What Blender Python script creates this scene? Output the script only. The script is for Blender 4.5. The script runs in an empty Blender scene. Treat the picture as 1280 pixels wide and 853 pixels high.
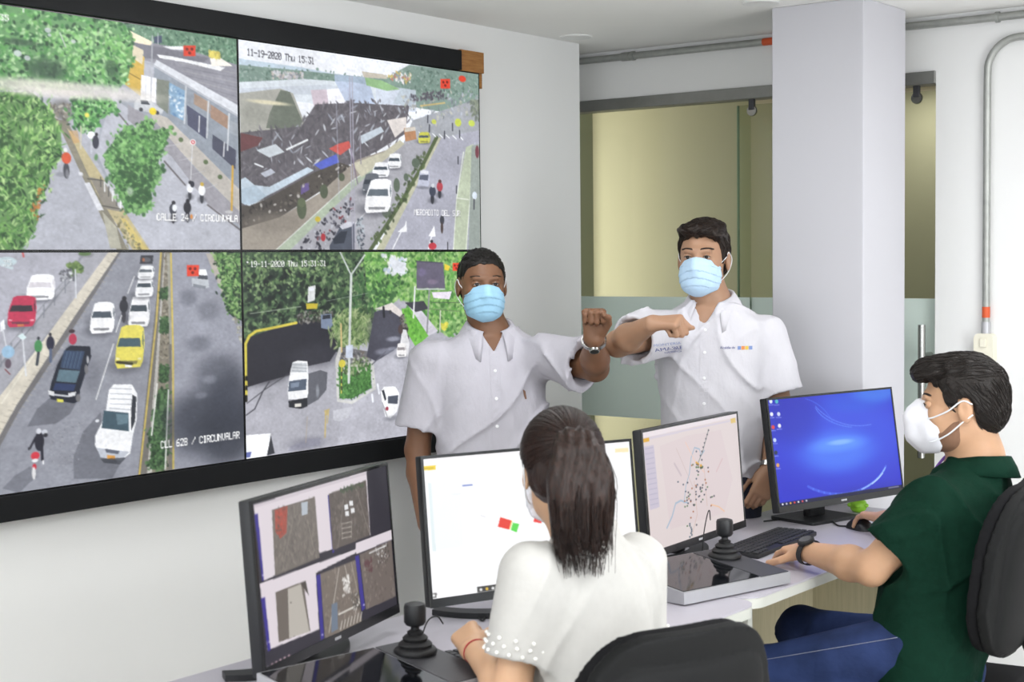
import bpy, bmesh, math, random, time
import numpy as np
from mathutils import Vector, Matrix
from mathutils.bvhtree import BVHTree
T0 = time.time()
sc = bpy.context.scene
C = sc.collection
R = math.radians

# ------------------------------------------------------------------ camera, world, light, exposure
CAM_H = 1.62
cam = bpy.data.cameras.new('camera')
cam.sensor_width = 36.0
cam.lens = 36.0 * 1912.03 / 1280.0
cam.clip_start = 0.05
cam.dof.use_dof = True
cam.dof.focus_distance = 5.1
cam.dof.aperture_fstop = 6.3
camo = bpy.data.objects.new('camera', cam)
C.objects.link(camo)
_y, _p, _r = -0.652469, -0.0520594, -0.0102421          # heading, pitch, roll
_f = Vector((math.sin(_y) * math.cos(_p), math.cos(_y) * math.cos(_p), math.sin(_p)))
_rt = Vector((math.cos(_y), -math.sin(_y), 0.0))
_up = _rt.cross(_f)
_r2 = _rt * math.cos(_r) + _up * math.sin(_r)
_u2 = _up * math.cos(_r) - _rt * math.sin(_r)
camo.matrix_world = Matrix((( _r2.x, _u2.x, -_f.x, 0), (_r2.y, _u2.y, -_f.y, 0), (_r2.z, _u2.z, -_f.z, CAM_H), (0, 0, 0, 1)))
sc.camera = camo

world = bpy.data.worlds.new('world')
sc.world = world
world.use_nodes = True
_bg = world.node_tree.nodes['Background']
_bg.inputs[0].default_value = (0.9, 0.95, 1.0, 1)
_bg.inputs[1].default_value = 0.25

sc.view_settings.view_transform = 'Standard'
sc.view_settings.look = 'None'
sc.view_settings.gamma = 1.0
sc.view_settings.use_curve_mapping = False
sc.view_settings.exposure = 0.05

def area_light(name, loc, size, power, color=(1, 1, 1), rot=(0, 0, 0), size_y=None):
    l = bpy.data.lights.new(name, 'AREA')
    l.energy = power
    l.color = color
    l.size = size
    if size_y:
        l.shape = 'RECTANGLE'
        l.size_y = size_y
    o = bpy.data.objects.new(name, l)
    o.location = loc
    o.rotation_euler = rot
    C.objects.link(o)
    return o

# added ceiling lights, out of view, to brighten the room (the fittings themselves are built further down, at the same places)
ADDED_PANELS = [(-2.0, 0.6), (-2.75, 3.35), (-1.0, 4.3), (-0.3, 0.9), (-0.3, 2.6), (1.3, 0.9), (1.3, 2.9), (-0.3, -1.1), (1.3, -1.1)]
for _x, _yy in ADDED_PANELS:
    area_light('troffer_light', (_x, _yy, 2.485), 0.58, 8 if _x < -2.5 else 14, (0.97, 0.985, 1.0))
# added soft fill from behind and beside the camera (made-up window frames and panes stand there)
area_light('window_daylight', (-1.0, -2.9, 1.35), 3.4, 34, (0.95, 0.98, 1.0), (R(90), 0, 0), 1.7)
area_light('window_daylight', (2.8, 2.0, 1.35), 3.0, 100, (0.95, 0.98, 1.0), (0, R(90), 0), 1.7)
# the glazed corridor behind the partition
area_light('corridor_light', (-4.98, 6.65, 1.4), 0.2, 12, (1.0, 0.97, 0.9), (R(90), 0, 0), 2.1)
area_light('corridor_light', (-2.9, 6.95, 2.46), 0.25, 3.5, (1.0, 0.98, 0.94))

# ------------------------------------------------------------------ materials
def lin(c):
    """'rrggbb' or 0-255 triple (display colour) -> linear rgb"""
    if isinstance(c, str):
        c = tuple(int(c[i:i + 2], 16) for i in (0, 2, 4))
    o = []
    for v in c[:3]:
        v = v / 255.0
        o.append(v / 12.92 if v <= 0.04045 else ((v + 0.055) / 1.055) ** 2.4)
    return tuple(o)

def mat(name, col, rough=0.5, metal=0.0, var=0.06, vscale=8.0, bump=0.0, bscale=60.0, stretch=None, spec=0.5,
        sss=0.0, trans=0.0, emit=None, coat=0.0, sheen=0.0, bdist=0.004):
    m = bpy.data.materials.new(name)
    m.use_nodes = True
    nt = m.node_tree
    N, L = nt.nodes, nt.links
    b = N['Principled BSDF']
    c = lin(col)
    tc = N.new('ShaderNodeTexCoord')
    src = tc.outputs['Object']
    if stretch:
        mp = N.new('ShaderNodeMapping')
        mp.inputs['Scale'].default_value = stretch
        L.new(src, mp.inputs['Vector'])
        src = mp.outputs['Vector']
    nz = N.new('ShaderNodeTexNoise')
    nz.inputs['Scale'].default_value = vscale
    nz.inputs['Detail'].default_value = 4
    L.new(src, nz.inputs['Vector'])
    rp = N.new('ShaderNodeValToRGB')
    e = rp.color_ramp.elements
    e[0].position, e[1].position = 0.3, 0.7
    e[0].color = tuple(max(0, v * (1 - var)) for v in c) + (1,)
    e[1].color = tuple(min(1, v * (1 + var)) for v in c) + (1,)
    L.new(nz.outputs['Fac'], rp.inputs['Fac'])
    L.new(rp.outputs['Color'], b.inputs['Base Color'])
    b.inputs['Roughness'].default_value = rough
    b.inputs['Metallic'].default_value = metal
    b.inputs['Specular IOR Level'].default_value = spec
    if sss:
        b.inputs['Subsurface Weight'].default_value = sss
        b.inputs['Subsurface Radius'].default_value = (0.012, 0.005, 0.003)
        b.inputs['Subsurface Scale'].default_value = 1.0
    if trans:
        b.inputs['Transmission Weight'].default_value = trans
    if coat:
        b.inputs['Coat Weight'].default_value = coat
        b.inputs['Coat Roughness'].default_value = 0.1
    if sheen:
        b.inputs['Sheen Weight'].default_value = sheen
    if emit:
        b.inputs['Emission Color'].default_value = lin(emit[0]) + (1,)
        b.inputs['Emission Strength'].default_value = emit[1]
    if bump:
        n2 = N.new('ShaderNodeTexNoise')
        n2.inputs['Scale'].default_value = bscale
        n2.inputs['Detail'].default_value = 6
        L.new(src, n2.inputs['Vector'])
        bm_ = N.new('ShaderNodeBump')
        bm_.inputs['Strength'].default_value = bump
        bm_.inputs['Distance'].default_value = bdist
        L.new(n2.outputs['Fac'], bm_.inputs['Height'])
        L.new(bm_.outputs['Normal'], b.inputs['Normal'])
    return m

def wood_mat(name, c1, c2, scale=(3, 40, 3), rough=0.55):
    m = bpy.data.materials.new(name)
    m.use_nodes = True
    N, L = m.node_tree.nodes, m.node_tree.links
    b = N['Principled BSDF']
    tc = N.new('ShaderNodeTexCoord')
    mp = N.new('ShaderNodeMapping')
    mp.inputs['Scale'].default_value = scale
    nz = N.new('ShaderNodeTexNoise')
    nz.inputs['Scale'].default_value = 4
    nz.inputs['Detail'].default_value = 6
    rp = N.new('ShaderNodeValToRGB')
    rp.color_ramp.elements[0].color = lin(c1) + (1,)
    rp.color_ramp.elements[1].color = lin(c2) + (1,)
    rp.color_ramp.elements[0].position, rp.color_ramp.elements[1].position = 0.3, 0.7
    L.new(tc.outputs['Object'], mp.inputs['Vector'])
    L.new(mp.outputs['Vector'], nz.inputs['Vector'])
    L.new(nz.outputs['Fac'], rp.inputs['Fac'])
    L.new(rp.outputs['Color'], b.inputs['Base Color'])
    b.inputs['Roughness'].default_value = rough
    return m

def screen_mat(name, strength):
    m = bpy.data.materials.new(name)
    m.use_nodes = True
    N, L = m.node_tree.nodes, m.node_tree.links
    b = N['Principled BSDF']
    at = N.new('ShaderNodeAttribute')
    at.attribute_name = 'picture'
    b.inputs['Base Color'].default_value = (0.012, 0.012, 0.014, 1)
    b.inputs['Roughness'].default_value = 0.38
    b.inputs['Specular IOR Level'].default_value = 0.25
    L.new(at.outputs['Color'], b.inputs['Emission Color'])
    b.inputs['Emission Strength'].default_value = strength
    return m

def glass_mat(name, tint, alpha_mix, rough=0.05, diffuse=None):
    """thin pane: mostly transparent with a tinted film and a sheen of reflection"""
    m = bpy.data.materials.new(name)
    m.use_nodes = True
    N, L = m.node_tree.nodes, m.node_tree.links
    N.remove(N['Principled BSDF'])
    out = N['Material Output']
    tr = N.new('ShaderNodeBsdfTransparent')
    tr.inputs[0].default_value = lin(tint) + (1,)
    gl = N.new('ShaderNodeBsdfGlossy')
    gl.inputs['Roughness'].default_value = rough
    fr = N.new('ShaderNodeFresnel')
    fr.inputs['IOR'].default_value = 1.35
    mx = N.new('ShaderNodeMixShader')
    L.new(fr.outputs[0], mx.inputs[0])
    L.new(tr.outputs[0], mx.inputs[1])
    L.new(gl.outputs[0], mx.inputs[2])
    last = mx.outputs[0]
    if diffuse:
        df = N.new('ShaderNodeBsdfDiffuse')
        df.inputs[0].default_value = lin(diffuse) + (1,)
        tl = N.new('ShaderNodeBsdfTranslucent')
        tl.inputs[0].default_value = lin(diffuse) + (1,)
        m1 = N.new('ShaderNodeMixShader')
        m1.inputs[0].default_value = 0.2
        L.new(df.outputs[0], m1.inputs[1])
        L.new(tl.outputs[0], m1.inputs[2])
        m2 = N.new('ShaderNodeMixShader')
        m2.inputs[0].default_value = alpha_mix
        L.new(last, m2.inputs[1])
        L.new(m1.outputs[0], m2.inputs[2])
        last = m2.outputs[0]
    L.new(last, out.inputs['Surface'])
    return m

M = {}
M['wall'] = mat('wall_paint', 'ebebea', 0.75, var=0.012, vscale=2, bump=0.03, bscale=180)
M['ceiling'] = mat('ceiling_paint', 'f4f3f0', 0.85, var=0.012, vscale=2)
M['column'] = mat('column_paint', 'c9c8ce', 0.7, var=0.01, vscale=2)
M['floor'] = mat('floor_tile', 'dcdad6', 0.25, var=0.05, vscale=3)
M['corridor'] = mat('corridor_paint', 'd3cab0', 0.8, var=0.02, vscale=1.5)
M['corridor_grey'] = mat('corridor_grey_paint', '8c9080', 0.8, var=0.02, vscale=1.5)
M['alu'] = mat('brushed_aluminium', '8a8a86', 0.42, 0.6, var=0.04, vscale=30)
M['steel'] = mat('polished_steel', 'b8b8b4', 0.22, 1.0, var=0.03)
M['galv'] = mat('galvanised_conduit', 'a6a8a4', 0.42, 0.55, var=0.12, vscale=25)
M['orange'] = mat('orange_band', 'd2572a', 0.5, var=0.05)
M['glass'] = glass_mat('clear_glass', 'f2f6f0', 0)
M['frost'] = glass_mat('frosted_film', 'dcebe4', 0.98, 0.3, 'eefbf4')
M['glass_edge'] = mat('green_glass_edge', '9fb5a0', 0.2, var=0.02)
M['black'] = mat('black_frame', '17181a', 0.55, spec=0.2, var=0.08, vscale=6)
M['black_gloss'] = mat('black_gloss_plastic', '141517', 0.22, var=0.05)
M['black_plastic'] = mat('black_plastic', '1b1c1f', 0.48, var=0.06, bump=0.05, bscale=300)
M['rubber'] = mat('black_rubber', '121214', 0.6, var=0.05)
M['dark_grey'] = mat('dark_grey_plastic', '3a3a3e', 0.5, var=0.05)
M['silver'] = mat('silver_plastic', 'b9b9bd', 0.35, 0.35, var=0.04)
M['desk'] = mat('white_laminate', 'b6b2bb', 0.35, var=0.02, vscale=5)
M['desk_edge'] = mat('grey_edge_band', 'c2c3bb', 0.5, var=0.03)
M['panel_beige'] = wood_mat('beige_panel', 'a8a084', 'b6ad90', (30, 30, 1.5))
M['wood'] = wood_mat('raw_wood', '8a5a2c', 'a87842', (2, 4, 40))
M['cream'] = mat('cream_plastic', 'e6e2d0', 0.4, var=0.02)
M['lamp_glow'] = mat('lamp_diffuser', 'ffffff', 0.6, emit=('ffffff', 2.2))  # glow of the added ceiling panels
M['downlight'] = mat('downlight_diffuser', 'e8e6e0', 0.6, emit=('fffaf0', 0.15))
M['day_pane'] = mat('bright_window_pane', 'e8eef4', 0.3, emit=('eaf2ff', 0.8))  # glowing pane of the added windows, out of view
M['white_metal'] = mat('white_metal', 'e8e8e6', 0.4, var=0.02)
M['lime'] = mat('lime_plastic', '9ad83a', 0.4, var=0.08, vscale=20)
M['chair_fabric'] = mat('charcoal_fabric', '242526', 0.85, var=0.12, vscale=120, bump=0.25, bscale=500, spec=0.2)
M['chair_shell'] = mat('charcoal_shell', '0a0b0c', 0.7, var=0.06, vscale=30, spec=0.25)
M['chair_black'] = mat('black_upholstery', '131315', 0.85, spec=0.15, var=0.1, vscale=80, bump=0.15, bscale=400)
M['screen_wall'] = screen_mat('video_wall_picture', 1.1)
M['screen_pc'] = screen_mat('monitor_picture', 1.0)
M['glass_black'] = mat('black_touch_glass', '0e1014', 0.06, var=0.02, spec=0.6)
M['key'] = mat('keycap', '26272b', 0.5, var=0.05)
M['mark'] = mat('pale_print', 'c8c8cc', 0.5)

# ------------------------------------------------------------------ mesh helpers
class MB:
    def __init__(s):
        s.v, s.f = [], []
    def add(s, verts, faces):
        n = len(s.v)
        s.v += [tuple(v) for v in verts]
        s.f += [tuple(i + n for i in f) for f in faces]
        return s
    def box(s, a, b, bev=0.0, seg=2, mtx=None):
        bm = bmesh.new()
        bmesh.ops.create_cube(bm, size=1.0)
        for v in bm.verts:
            v.co = Vector([(a[k] + b[k]) / 2 + v.co[k] * (b[k] - a[k]) for k in range(3)])
        if bev > 0:
            bmesh.ops.bevel(bm, geom=bm.edges[:], offset=bev, segments=seg, profile=0.5, affect='EDGES')
        if mtx is not None:
            bmesh.ops.transform(bm, matrix=mtx, verts=bm.verts)
        bm.verts.ensure_lookup_table()
        bm.verts.index_update()
        s.add([v.co[:] for v in bm.verts], [[v.index for v in f.verts] for f in bm.faces])
        bm.free()
        return s
    def lathe(s, prof, center=(0, 0, 0), n=24, mtx=None):
        """prof: (r, z) list, axis z"""
        vs, fs = [], []
        for r, z in prof:
            for k in range(n):
                a = 2 * math.pi * k / n
                p = Vector((center[0] + r * math.cos(a), center[1] + r * math.sin(a), center[2] + z))
                vs.append((mtx @ p)[:] if mtx is not None else p[:])
        m = len(prof)
        for i in range(m - 1):
            for k in range(n):
                fs.append((i * n + k, i * n + (k + 1) % n, (i + 1) * n + (k + 1) % n, (i + 1) * n + k))
        fs.append(tuple(range(n - 1, -1, -1)))
        fs.append(tuple((m - 1) * n + k for k in range(n)))
        return s.add(vs, fs)
    def tube(s, pts, r, n=10, cap=True):
        """round sweep along a polyline; r may be a list"""
        pts = [Vector(p) for p in pts]
        m = len(pts)
        rr = r if isinstance(r, (list, tuple)) else [r] * m
        t = [(pts[min(i + 1, m - 1)] - pts[max(i - 1, 0)]).normalized() for i in range(m)]
        ref = Vector((0, 0, 1)) if abs(t[0].z) < 0.9 else Vector((1, 0, 0))
        u = t[0].cross(ref).normalized()
        vs, fs = [], []
        for i in range(m):
            u = (u - t[i] * u.dot(t[i])).normalized()
            w = t[i].cross(u)
            for k in range(n):
                a = 2 * math.pi * k / n
                vs.append((pts[i] + (u * math.cos(a) + w * math.sin(a)) * rr[i])[:])
        for i in range(m - 1):
            for k in range(n):
                fs.append((i * n + k, i * n + (k + 1) % n, (i + 1) * n + (k + 1) % n, (i + 1) * n + k))
        if cap:
            fs.append(tuple(range(n - 1, -1, -1)))
            fs.append(tuple((m - 1) * n + k for k in range(n)))
        return s.add(vs, fs)
    def prism(s, outline, z0, z1, mtx=None):
        """extruded xy outline (ccw)"""
        n = len(outline)
        vs = [(x, y, z0) for x, y in outline] + [(x, y, z1) for x, y in outline]
        if mtx is not None:
            vs = [(mtx @ Vector(v))[:] for v in vs]
        fs = [tuple(range(n - 1, -1, -1)), tuple(range(n, 2 * n))]
        for i in range(n):
            j = (i + 1) % n
            fs.append((i, j, n + j, n + i))
        return s.add(vs, fs)
    def build(s, name, material, parent=None, smooth=False, auto=None, local=False):
        me = bpy.data.meshes.new(name)
        me.from_pydata(s.v, [], s.f)
        me.materials.append(M[material] if isinstance(material, str) else material)
        if smooth or auto:
            me.polygons.foreach_set('use_smooth', [True] * len(me.polygons))
        if auto:
            try:
                me.set_sharp_from_angle(angle=R(auto))
            except Exception:
                pass
        me.update()
        o = bpy.data.objects.new(name, me)
        C.objects.link(o)
        if parent is not None:
            adopt(o, parent, local)
        return o

def world_of(o):
    m = o.matrix_basis.copy()
    return world_of(o.parent) @ o.matrix_parent_inverse @ m if o.parent is not None else m

def adopt(o, parent, local=False):
    """parent o; its coordinates stay world coordinates unless local"""
    o.parent = parent
    if not local:
        o.matrix_parent_inverse = world_of(parent).inverted()
    return o

def empty(name, loc=(0, 0, 0), rotz=0.0):
    o = bpy.data.objects.new(name, None)
    o.location = loc
    o.rotation_euler = (0, 0, rotz)
    o.empty_display_size = 0.1
    C.objects.link(o)
    return o

def tag(o, label, cat, group=None):
    o['label'] = label
    o['category'] = cat
    if group:
        o['group'] = group
    return o

def struct(o):
    o['kind'] = 'structure'
    return o

def rounded(x0, y0, x1, y1, r, n=6, corners=(1, 1, 1, 1)):
    """ccw outline of a rectangle; corners: (x0y0, x1y0, x1y1, x0y1) rounded or square"""
    out = []
    cs = [((x0 + r, y0 + r), math.pi, (x0, y0)), ((x1 - r, y0 + r), 1.5 * math.pi, (x1, y0)),
          ((x1 - r, y1 - r), 0.0, (x1, y1)), ((x0 + r, y1 - r), 0.5 * math.pi, (x0, y1))]
    for k, (c, a0, sq) in enumerate(cs):
        if corners[k]:
            for i in range(n + 1):
                a = a0 + 0.5 * math.pi * i / n
                out.append((c[0] + r * math.cos(a), c[1] + r * math.sin(a)))
        else:
            out.append(sq)
    return out

def smooth_curve(pts, n=8):
    """Catmull-Rom through points"""
    P = [Vector(p) for p in pts]
    P = [P[0] * 2 - P[1]] + P + [P[-1] * 2 - P[-2]]
    out = []
    for i in range(1, len(P) - 2):
        for k in range(n):
            t = k / n
            a, b, c, d = P[i - 1], P[i], P[i + 1], P[i + 2]
            out.append(0.5 * ((2 * b) + (c - a) * t + (2 * a - 5 * b + 4 * c - d) * t * t + (3 * b - a - 3 * c + d) * t ** 3))
    out.append(P[-2])
    return out

# ------------------------------------------------------------------ the room
ZC = 2.52
WX = -3.66            # face of the video wall's wall
YB = 5.55             # plane of the glazed partition wall
struct(MB().box((-6.0, -3.0, -0.1), (3.0, 8.6, 0.0)).build('floor', 'floor'))
struct(MB().box((-6.0, -3.0, ZC), (3.0, 8.6, ZC + 0.1)).build('ceiling', 'ceiling'))
struct(MB().box((WX - 0.16, -3.0, 0), (WX, 5.27, ZC)).build('wall_left', 'wall'))
wb = struct(empty('wall_back', (0, 0, 0)))
MB().box((-2.232, YB, 0), (3.0, YB + 0.14, ZC)).build('pier', 'wall', wb)
MB().box((-6.0, YB, 2.315), (-2.232, YB + 0.14, ZC)).build('lintel', 'wall', wb)
struct(MB().box((2.9, -3.0, 0), (3.0, YB, ZC)).build('wall_right', 'wall'))
for n_, (a_, b_, ax_) in enumerate((((-2.75, -2.995, 0.45), (0.75, -2.96, 2.25), 0), ((2.86, 0.45, 0.45), (2.895, 3.55, 2.25), 1))):
    wn = struct(empty('window_%d' % (n_ + 2), a_))  # added window, out of view, standing in for a soft fill source
    fr_ = MB()
    for k_ in range(4):                                     # frame and mullions
        t_ = (k_ / 3)
        c_ = a_[ax_] + (b_[ax_] - a_[ax_]) * t_
        lo_, hi_ = list(a_), list(b_)
        lo_[ax_], hi_[ax_] = c_ - 0.03, c_ + 0.03
        fr_.box(lo_, hi_, 0.003)
    for z_ in (a_[2], b_[2]):
        fr_.box((a_[0], a_[1], z_ - 0.03), (b_[0], b_[1], z_ + 0.03), 0.003)
    fr_.build('frame', 'white_metal', wn)
    lo_, hi_ = list(a_), list(b_)
    lo_[1 - ax_] += 0.01 if ax_ == 0 else 0.02
    hi_[1 - ax_] -= 0.02 if ax_ == 0 else 0.01
    MB().box(lo_, hi_).build('pane', 'day_pane', wn)
struct(MB().box((-6.0, -3.1, 0), (3.0, -3.0, ZC)).build('wall_near', 'wall'))
struct(MB().box((-2.619, 4.985, 0), (-2.265, 5.345, ZC), 0.004).build('wall_column', 'column'))
struct(MB().box((-6.0, 7.3, 0), (3.0, 7.4, ZC)).build('wall_corridor', 'corridor'))
struct(MB().box((-6.0, 5.0, 0), (-5.9, 7.3, ZC)).build('wall_corridor_end', 'corridor_grey'))
struct(MB().box((-5.3, 7.05, 0), (-4.98, 7.3, ZC)).build('wall_corridor_nib', 'corridor_grey'))

# glazed partition: fixed pane on the left, sliding door on the right
w1 = struct(empty('window_1', (-3.6, YB, 0)))
MB().box((-5.9, YB + 0.035, 0.02), (-3.035, YB + 0.045, 2.27)).build('pane', 'glass', w1)
MB().box((-5.9, YB + 0.030, 0.935), (-3.035, YB + 0.034, 1.462)).build('frosted_band', 'frost', w1)
MB().box((-5.9, YB - 0.012, 2.268), (-2.232, YB + 0.075, 2.316), 0.003).build('head_rail', 'alu', w1)
MB().box((-5.9, YB + 0.0, 0.0), (-3.035, YB + 0.07, 0.03), 0.002).build('sill_rail', 'alu', w1)
d1 = struct(empty('door_1', (-2.6, YB, 0)))
MB().box((-3.10, YB + 0.055, 0.02), (-2.232, YB + 0.065, 2.25)).build('pane', 'glass', d1)
MB().box((-3.10, YB + 0.050, 0.935), (-2.232, YB + 0.054, 1.462)).build('frosted_band', 'frost', d1)
MB().box((-3.104, YB + 0.052, 0.02), (-3.099, YB + 0.066, 2.25)).build('pane_edge', 'glass_edge', d1)
for x in (-3.017, -2.316):
    _m = Matrix.Translation((x, YB + 0.03, 2.222)) @ Matrix.Rotation(R(90), 4, 'X')
    ro = MB().lathe([(0.0, 0), (0.021, 0), (0.023, 0.006), (0.021, 0.014), (0.0, 0.014)], n=20, mtx=_m).build('roller', 'steel', d1, auto=40)
    MB().box((x - 0.012, YB + 0.012, 2.225), (x + 0.012, YB + 0.03, 2.27), 0.002).build('hanger', 'dark_grey', ro)
hx = -2.272
hd = MB().tube([(hx, YB - 0.03, 0.86), (hx, YB - 0.03, 1.365)], 0.014, 16).build('handle', 'steel', d1, auto=40)
for z in (0.95, 1.25):
    MB().tube([(hx + 0.004, YB - 0.03, z), (hx + 0.004, YB + 0.06, z)], 0.009, 12).build('standoff', 'steel', hd, auto=40)

# ------------------------------------------------------------------ ceiling fittings
ADDED_PANEL_PLACES = ['above the near end of the first desk', 'above the gap before the two men', 'above the chair at the far desk', 'above the open floor beside the woman',
                  'above the floor behind the seated man', 'near the side window, first of two', 'near the side window, second of two', 'before the rear window, middle of the room', 'in the corner between the two windows']
for k, (x, y) in enumerate(ADDED_PANELS):
    t = empty('ceiling_light', (x, y, ZC))  # added panel, out of view, put in to light the room from above
    tag(t, 'square white recessed ceiling light panel ' + ADDED_PANEL_PLACES[k], 'ceiling light', 'recessed ceiling light panels')
    f = MB()
    for a, b in (((-0.32, -0.32), (0.32, -0.30)), ((-0.32, 0.30), (0.32, 0.32)), ((-0.32, -0.30), (-0.30, 0.30)), ((0.30, -0.30), (0.32, 0.30))):
        f.box((x + a[0], y + a[1], ZC - 0.02), (x + b[0], y + b[1], ZC + 0.001), 0.002)
    f.build('frame', 'white_metal', t)
    MB().box((x - 0.3, y - 0.3, ZC - 0.012), (x + 0.3, y + 0.3, ZC)).build('diffuser', 'lamp_glow', t)
for k, ((x, y), lab) in enumerate((((-3.55, 5.09), 'small round recessed downlight in the ceiling beside the end of the white wall'),
                                   ((-2.59, 4.85), 'small round recessed downlight in the ceiling at the square column'))):
    t = tag(empty('downlight', (x, y, ZC)), lab, 'downlight')
    MB().lathe([(0.045, -0.004), (0.062, -0.006), (0.066, -0.003), (0.066, 0.001), (0.045, 0.001)], (x, y, ZC), 28).build('rim', 'white_metal', t, auto=40)
    MB().lathe([(0.0, -0.002), (0.044, -0.002), (0.044, 0.0), (0.0, 0.0)], (x, y, ZC), 28).build('lens', 'downlight', t)

# ------------------------------------------------------------------ conduits and switch on the back wall
zc1, yc1 = 2.488, YB - 0.017
c1 = tag(empty('electrical_conduit', (-3.0, YB, zc1)), 'long grey metal conduit running under the ceiling along the back wall', 'conduit')
MB().tube([(-5.5, yc1, zc1), (2.9, yc1, zc1)], 0.0145, 14).build('pipe', 'galv', c1, auto=40)
MB().tube([(-2.945, yc1, zc1), (-2.875, yc1, zc1)], 0.0152, 14).build('band', 'orange', c1, auto=40)['label'] = 'orange marking band'
MB().tube([(-3.62, yc1, zc1), (-3.58, yc1, zc1)], 0.0185, 14).build('coupling', 'galv', c1, auto=40)
for x in (-3.57, -2.0, -1.2):
    MB().tube([(x, yc1, zc1), (x + 0.014, yc1, zc1)], 0.020, 14).build('clamp', 'galv', c1, auto=40)
xv = -2.030
c2 = tag(empty('electrical_conduit', (xv, YB, 1.3)), 'grey metal conduit bending down the back wall to the cream switch', 'conduit')
pts = [(xv, yc1, 1.345), (xv, yc1, 2.25)]
for k in range(1, 11):
    a = math.pi / 2 * k / 10
    pts.append((xv + 0.115 * (1 - math.cos(a)), yc1, 2.295 + 0.115 * math.sin(a)))
pts.append((0.9, yc1, 2.41))
MB().tube(pts, 0.0135, 14).build('pipe', 'galv', c2, auto=40)
MB().tube([(xv, yc1, 1.395), (xv, yc1, 1.435)], 0.0145, 14).build('band', 'orange', c2, auto=40)['label'] = 'orange marking band'
MB().tube([(xv, yc1, 1.335), (xv, yc1, 1.38)], 0.0165, 14).build('coupling', 'silver', c2, auto=40)
sw = tag(empty('light_switch', (xv, YB, 1.28)), 'cream rounded wall switch box at the lower end of the grey conduit', 'switch')
MB().prism(rounded(-0.036, -0.055, 0.036, 0.055, 0.018), 0, 0.045, Matrix.Translation((xv, YB, 1.282)) @ Matrix.Rotation(R(90), 4, 'X')).build('box', 'cream', sw, auto=35)
MB().box((xv - 0.012, YB - 0.051, 1.288), (xv + 0.012, YB - 0.044, 1.318), 0.002).build('rocker', 'cream', sw)

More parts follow.
